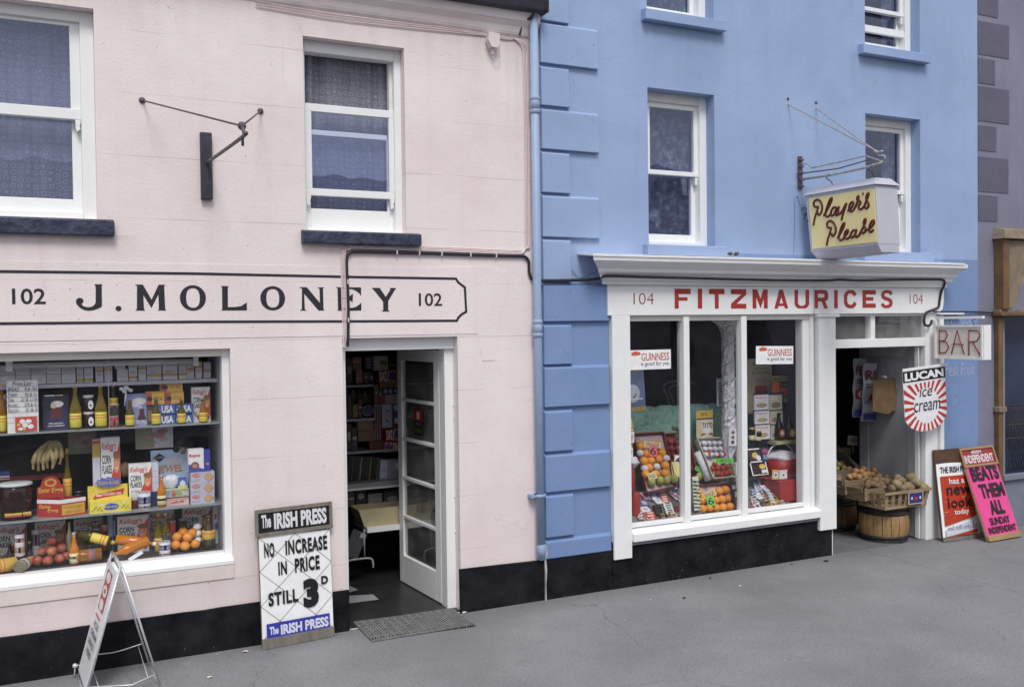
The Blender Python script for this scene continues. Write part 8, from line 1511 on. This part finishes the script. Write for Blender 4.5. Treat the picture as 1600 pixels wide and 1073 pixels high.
e0, e1 = fb.lerp(ft, .12), rf_.lerp(ft, .2); mb = MB(); mb.tube(smooth_path([e0, (e0+e1)/2+Vector((0, 0, -.02)), e1]), .004, M_alu, 6); mb.build('stay_chain', af)
e2, e3 = nb_.lerp(ntp, .02), rn_.lerp(ntp, .10); mb = MB(); mb.tube([e2, Vector((.36, -.50, .035)), e3], .005, M_alu, 6); mb.build('stay_chain', af)
for a_, b_ in ((e0+Vector((.02, 0, 0)), e2+Vector((.06, .0, 0))), (e1-Vector((.03, 0, 0)), e3-Vector((.05, 0, .01)))): mb = MB(); mb.tube([a_, b_], .0022, M_alu, 5); mb.build('tie_wire', af)
mb = MB(); mb.ball(.017, M_alu, Matrix.Translation(fb+Vector((-.03, .0, .03)))); mb.tube([fb+Vector((-.03, 0, .03)), fb+Vector((-.036, 0, -.05))], .004, M_alu); mb.tube([fb+Vector((-.03, 0, .03)), fb+Vector((0, 0, .03))], .004, M_alu); mb.build('foot_knob', af)

# rubber link mat
mt = thing('doormat', 'grey ribbed rubber link mat on the pavement at the pink shop door', 'mat', (2.37, -.11, .001)); c0, c1, c2, c3 = [G(*p, .006) for p in ((553, 973), (579, 1000), (744, 977), (707, 953))]
def bil(u, v): a = c0.lerp(c3, u); b = c1.lerp(c2, u); return a.lerp(b, v)
mb = MB(); NX, NY = 13, 6; M_matl = surf('worn_grey_rubber', (.16, .16, .16), (.24, .24, .235), 14, .7, .3)
mb.add([bil(0, 0), bil(1, 0), bil(1, 1), bil(0, 1)], [(3, 2, 1, 0)], surf('dark_mat_grit', (.03, .03, .03), (.06, .055, .05), 30)); o = mb.build('mat_underlay', mt); o.location = -mt.location
mb = MB()
for i in range(NX):
    for j in range(NY):
        for k in range(3):
            u0, u1 = (i+.06+k*.32)/NX, (i+.06+k*.32+.17)/NX; v0, v1 = (j+.06)/NY, (j+.94)/NY
            p = [bil(min(u0, 1), v0), bil(min(u1, 1), v0), bil(min(u1, 1), v1), bil(min(u0, 1), v1)]; mb.add([q+Vector((0, 0, .004)) for q in p]+[q+Vector((0, 0, .016)) for q in p], [(4, 7, 6, 5), (0, 1, 5, 4), (1, 2, 6, 5), (2, 3, 7, 6), (3, 0, 4, 7)], M_matl)
o = mb.build('ribs', mt); o.location = -mt.location; o['kind'] = 'stuff'
mb = MB()
for j in range(NY+1):
    v = j/NY; a, b = bil(0, v), bil(1, v); mb.box(a.x, b.x, (a.y+b.y)/2-.004, (a.y+b.y)/2+.004, .006, .018, M_matl)
for i in range(NX+1):
    u = i/NX; a, b = bil(u, 0), bil(u, 1); mb.box(a.x-.004, a.x+.004, min(a.y, b.y), max(a.y, b.y), .005, .018, M_matl)
o = mb.build('mat_web', mt); o.location = -mt.location; o['kind'] = 'stuff'
# litter
random.seed(21)
def scrap(px, py, s, colr, label, rz=0):
    c = G(px, py, .004); mb = MB(); n = 7; P = [(s*math.cos(2*PI*i/n)*random.uniform(.5, 1), s*.6*math.sin(2*PI*i/n)*random.uniform(.5, 1), random.uniform(0, s*.3)) for i in range(n)]
    mb.add(P+[(p[0], p[1], p[2]+.002) for p in P], [tuple(range(n))[::-1], tuple(range(n, 2*n))]+[(i, (i+1) % n, n+(i+1) % n, n+i) for i in range(n)], flat(colr, .7)); o = mb.build('litter'); o.location = c; o.rotation_euler = (0, 0, rz); tag(o, label, 'litter')
scrap(725, 957, .03, 'd8c8cc', 'crumpled white and red wrapper by the door plinth'); scrap(383, 1018, .03, 'cbb8bc', 'pale pink paper scrap left of the newspaper placard'); scrap(327, 1058, .022, 'd8cfbc', 'small cream scrap near the sandwich board'); scrap(1156, 915, .018, 'd8d8dc', 'tiny white scrap on the pavement before the blue stallriser')
scrap(1069, 934, .022, '3a3022', 'dark leaf scrap on the pavement left of the tiny white scrap', .3); scrap(1110, 903, .02, '3a3022', 'dark leaf scrap close under the blue stallriser', .5); scrap(1291, 876, .04, '2e261c', 'long dark scrap beside the shop doorway', .2); scrap(339, 1022, .012, 'cfcfd4', 'tiny white scrap in front of the black plinth'); scrap(1381, 846, .02, 'c4bcae', 'cream vegetable scrap at the foot of the front barrel')
scrap(1016, 937, .012, 'cfcfd4', 'smallest white scrap in the open middle of the pavement'); scrap(1237, 881, .018, '3a3022', 'dark scrap near the right end of the stallriser')
# dead leaves on the cornice
for k, (px, py) in enumerate(((1141, 407), (1151, 406))):
    c = W(px, py, -.2); mb = MB(); mb.ball(.022, surf('dead_leaves', (.16, .11, .07), (.09, .06, .04), 30), None, 8, 6, .7, .7, k+2); o = mb.build('dead_plant'); o.location = (c.x, -.2, 2.872); tag(o, ['left tuft of dead weeds growing on the white cornice', 'right tuft of dead weeds growing on the white cornice'][k], 'weeds')
bpy.context.view_layer.update()
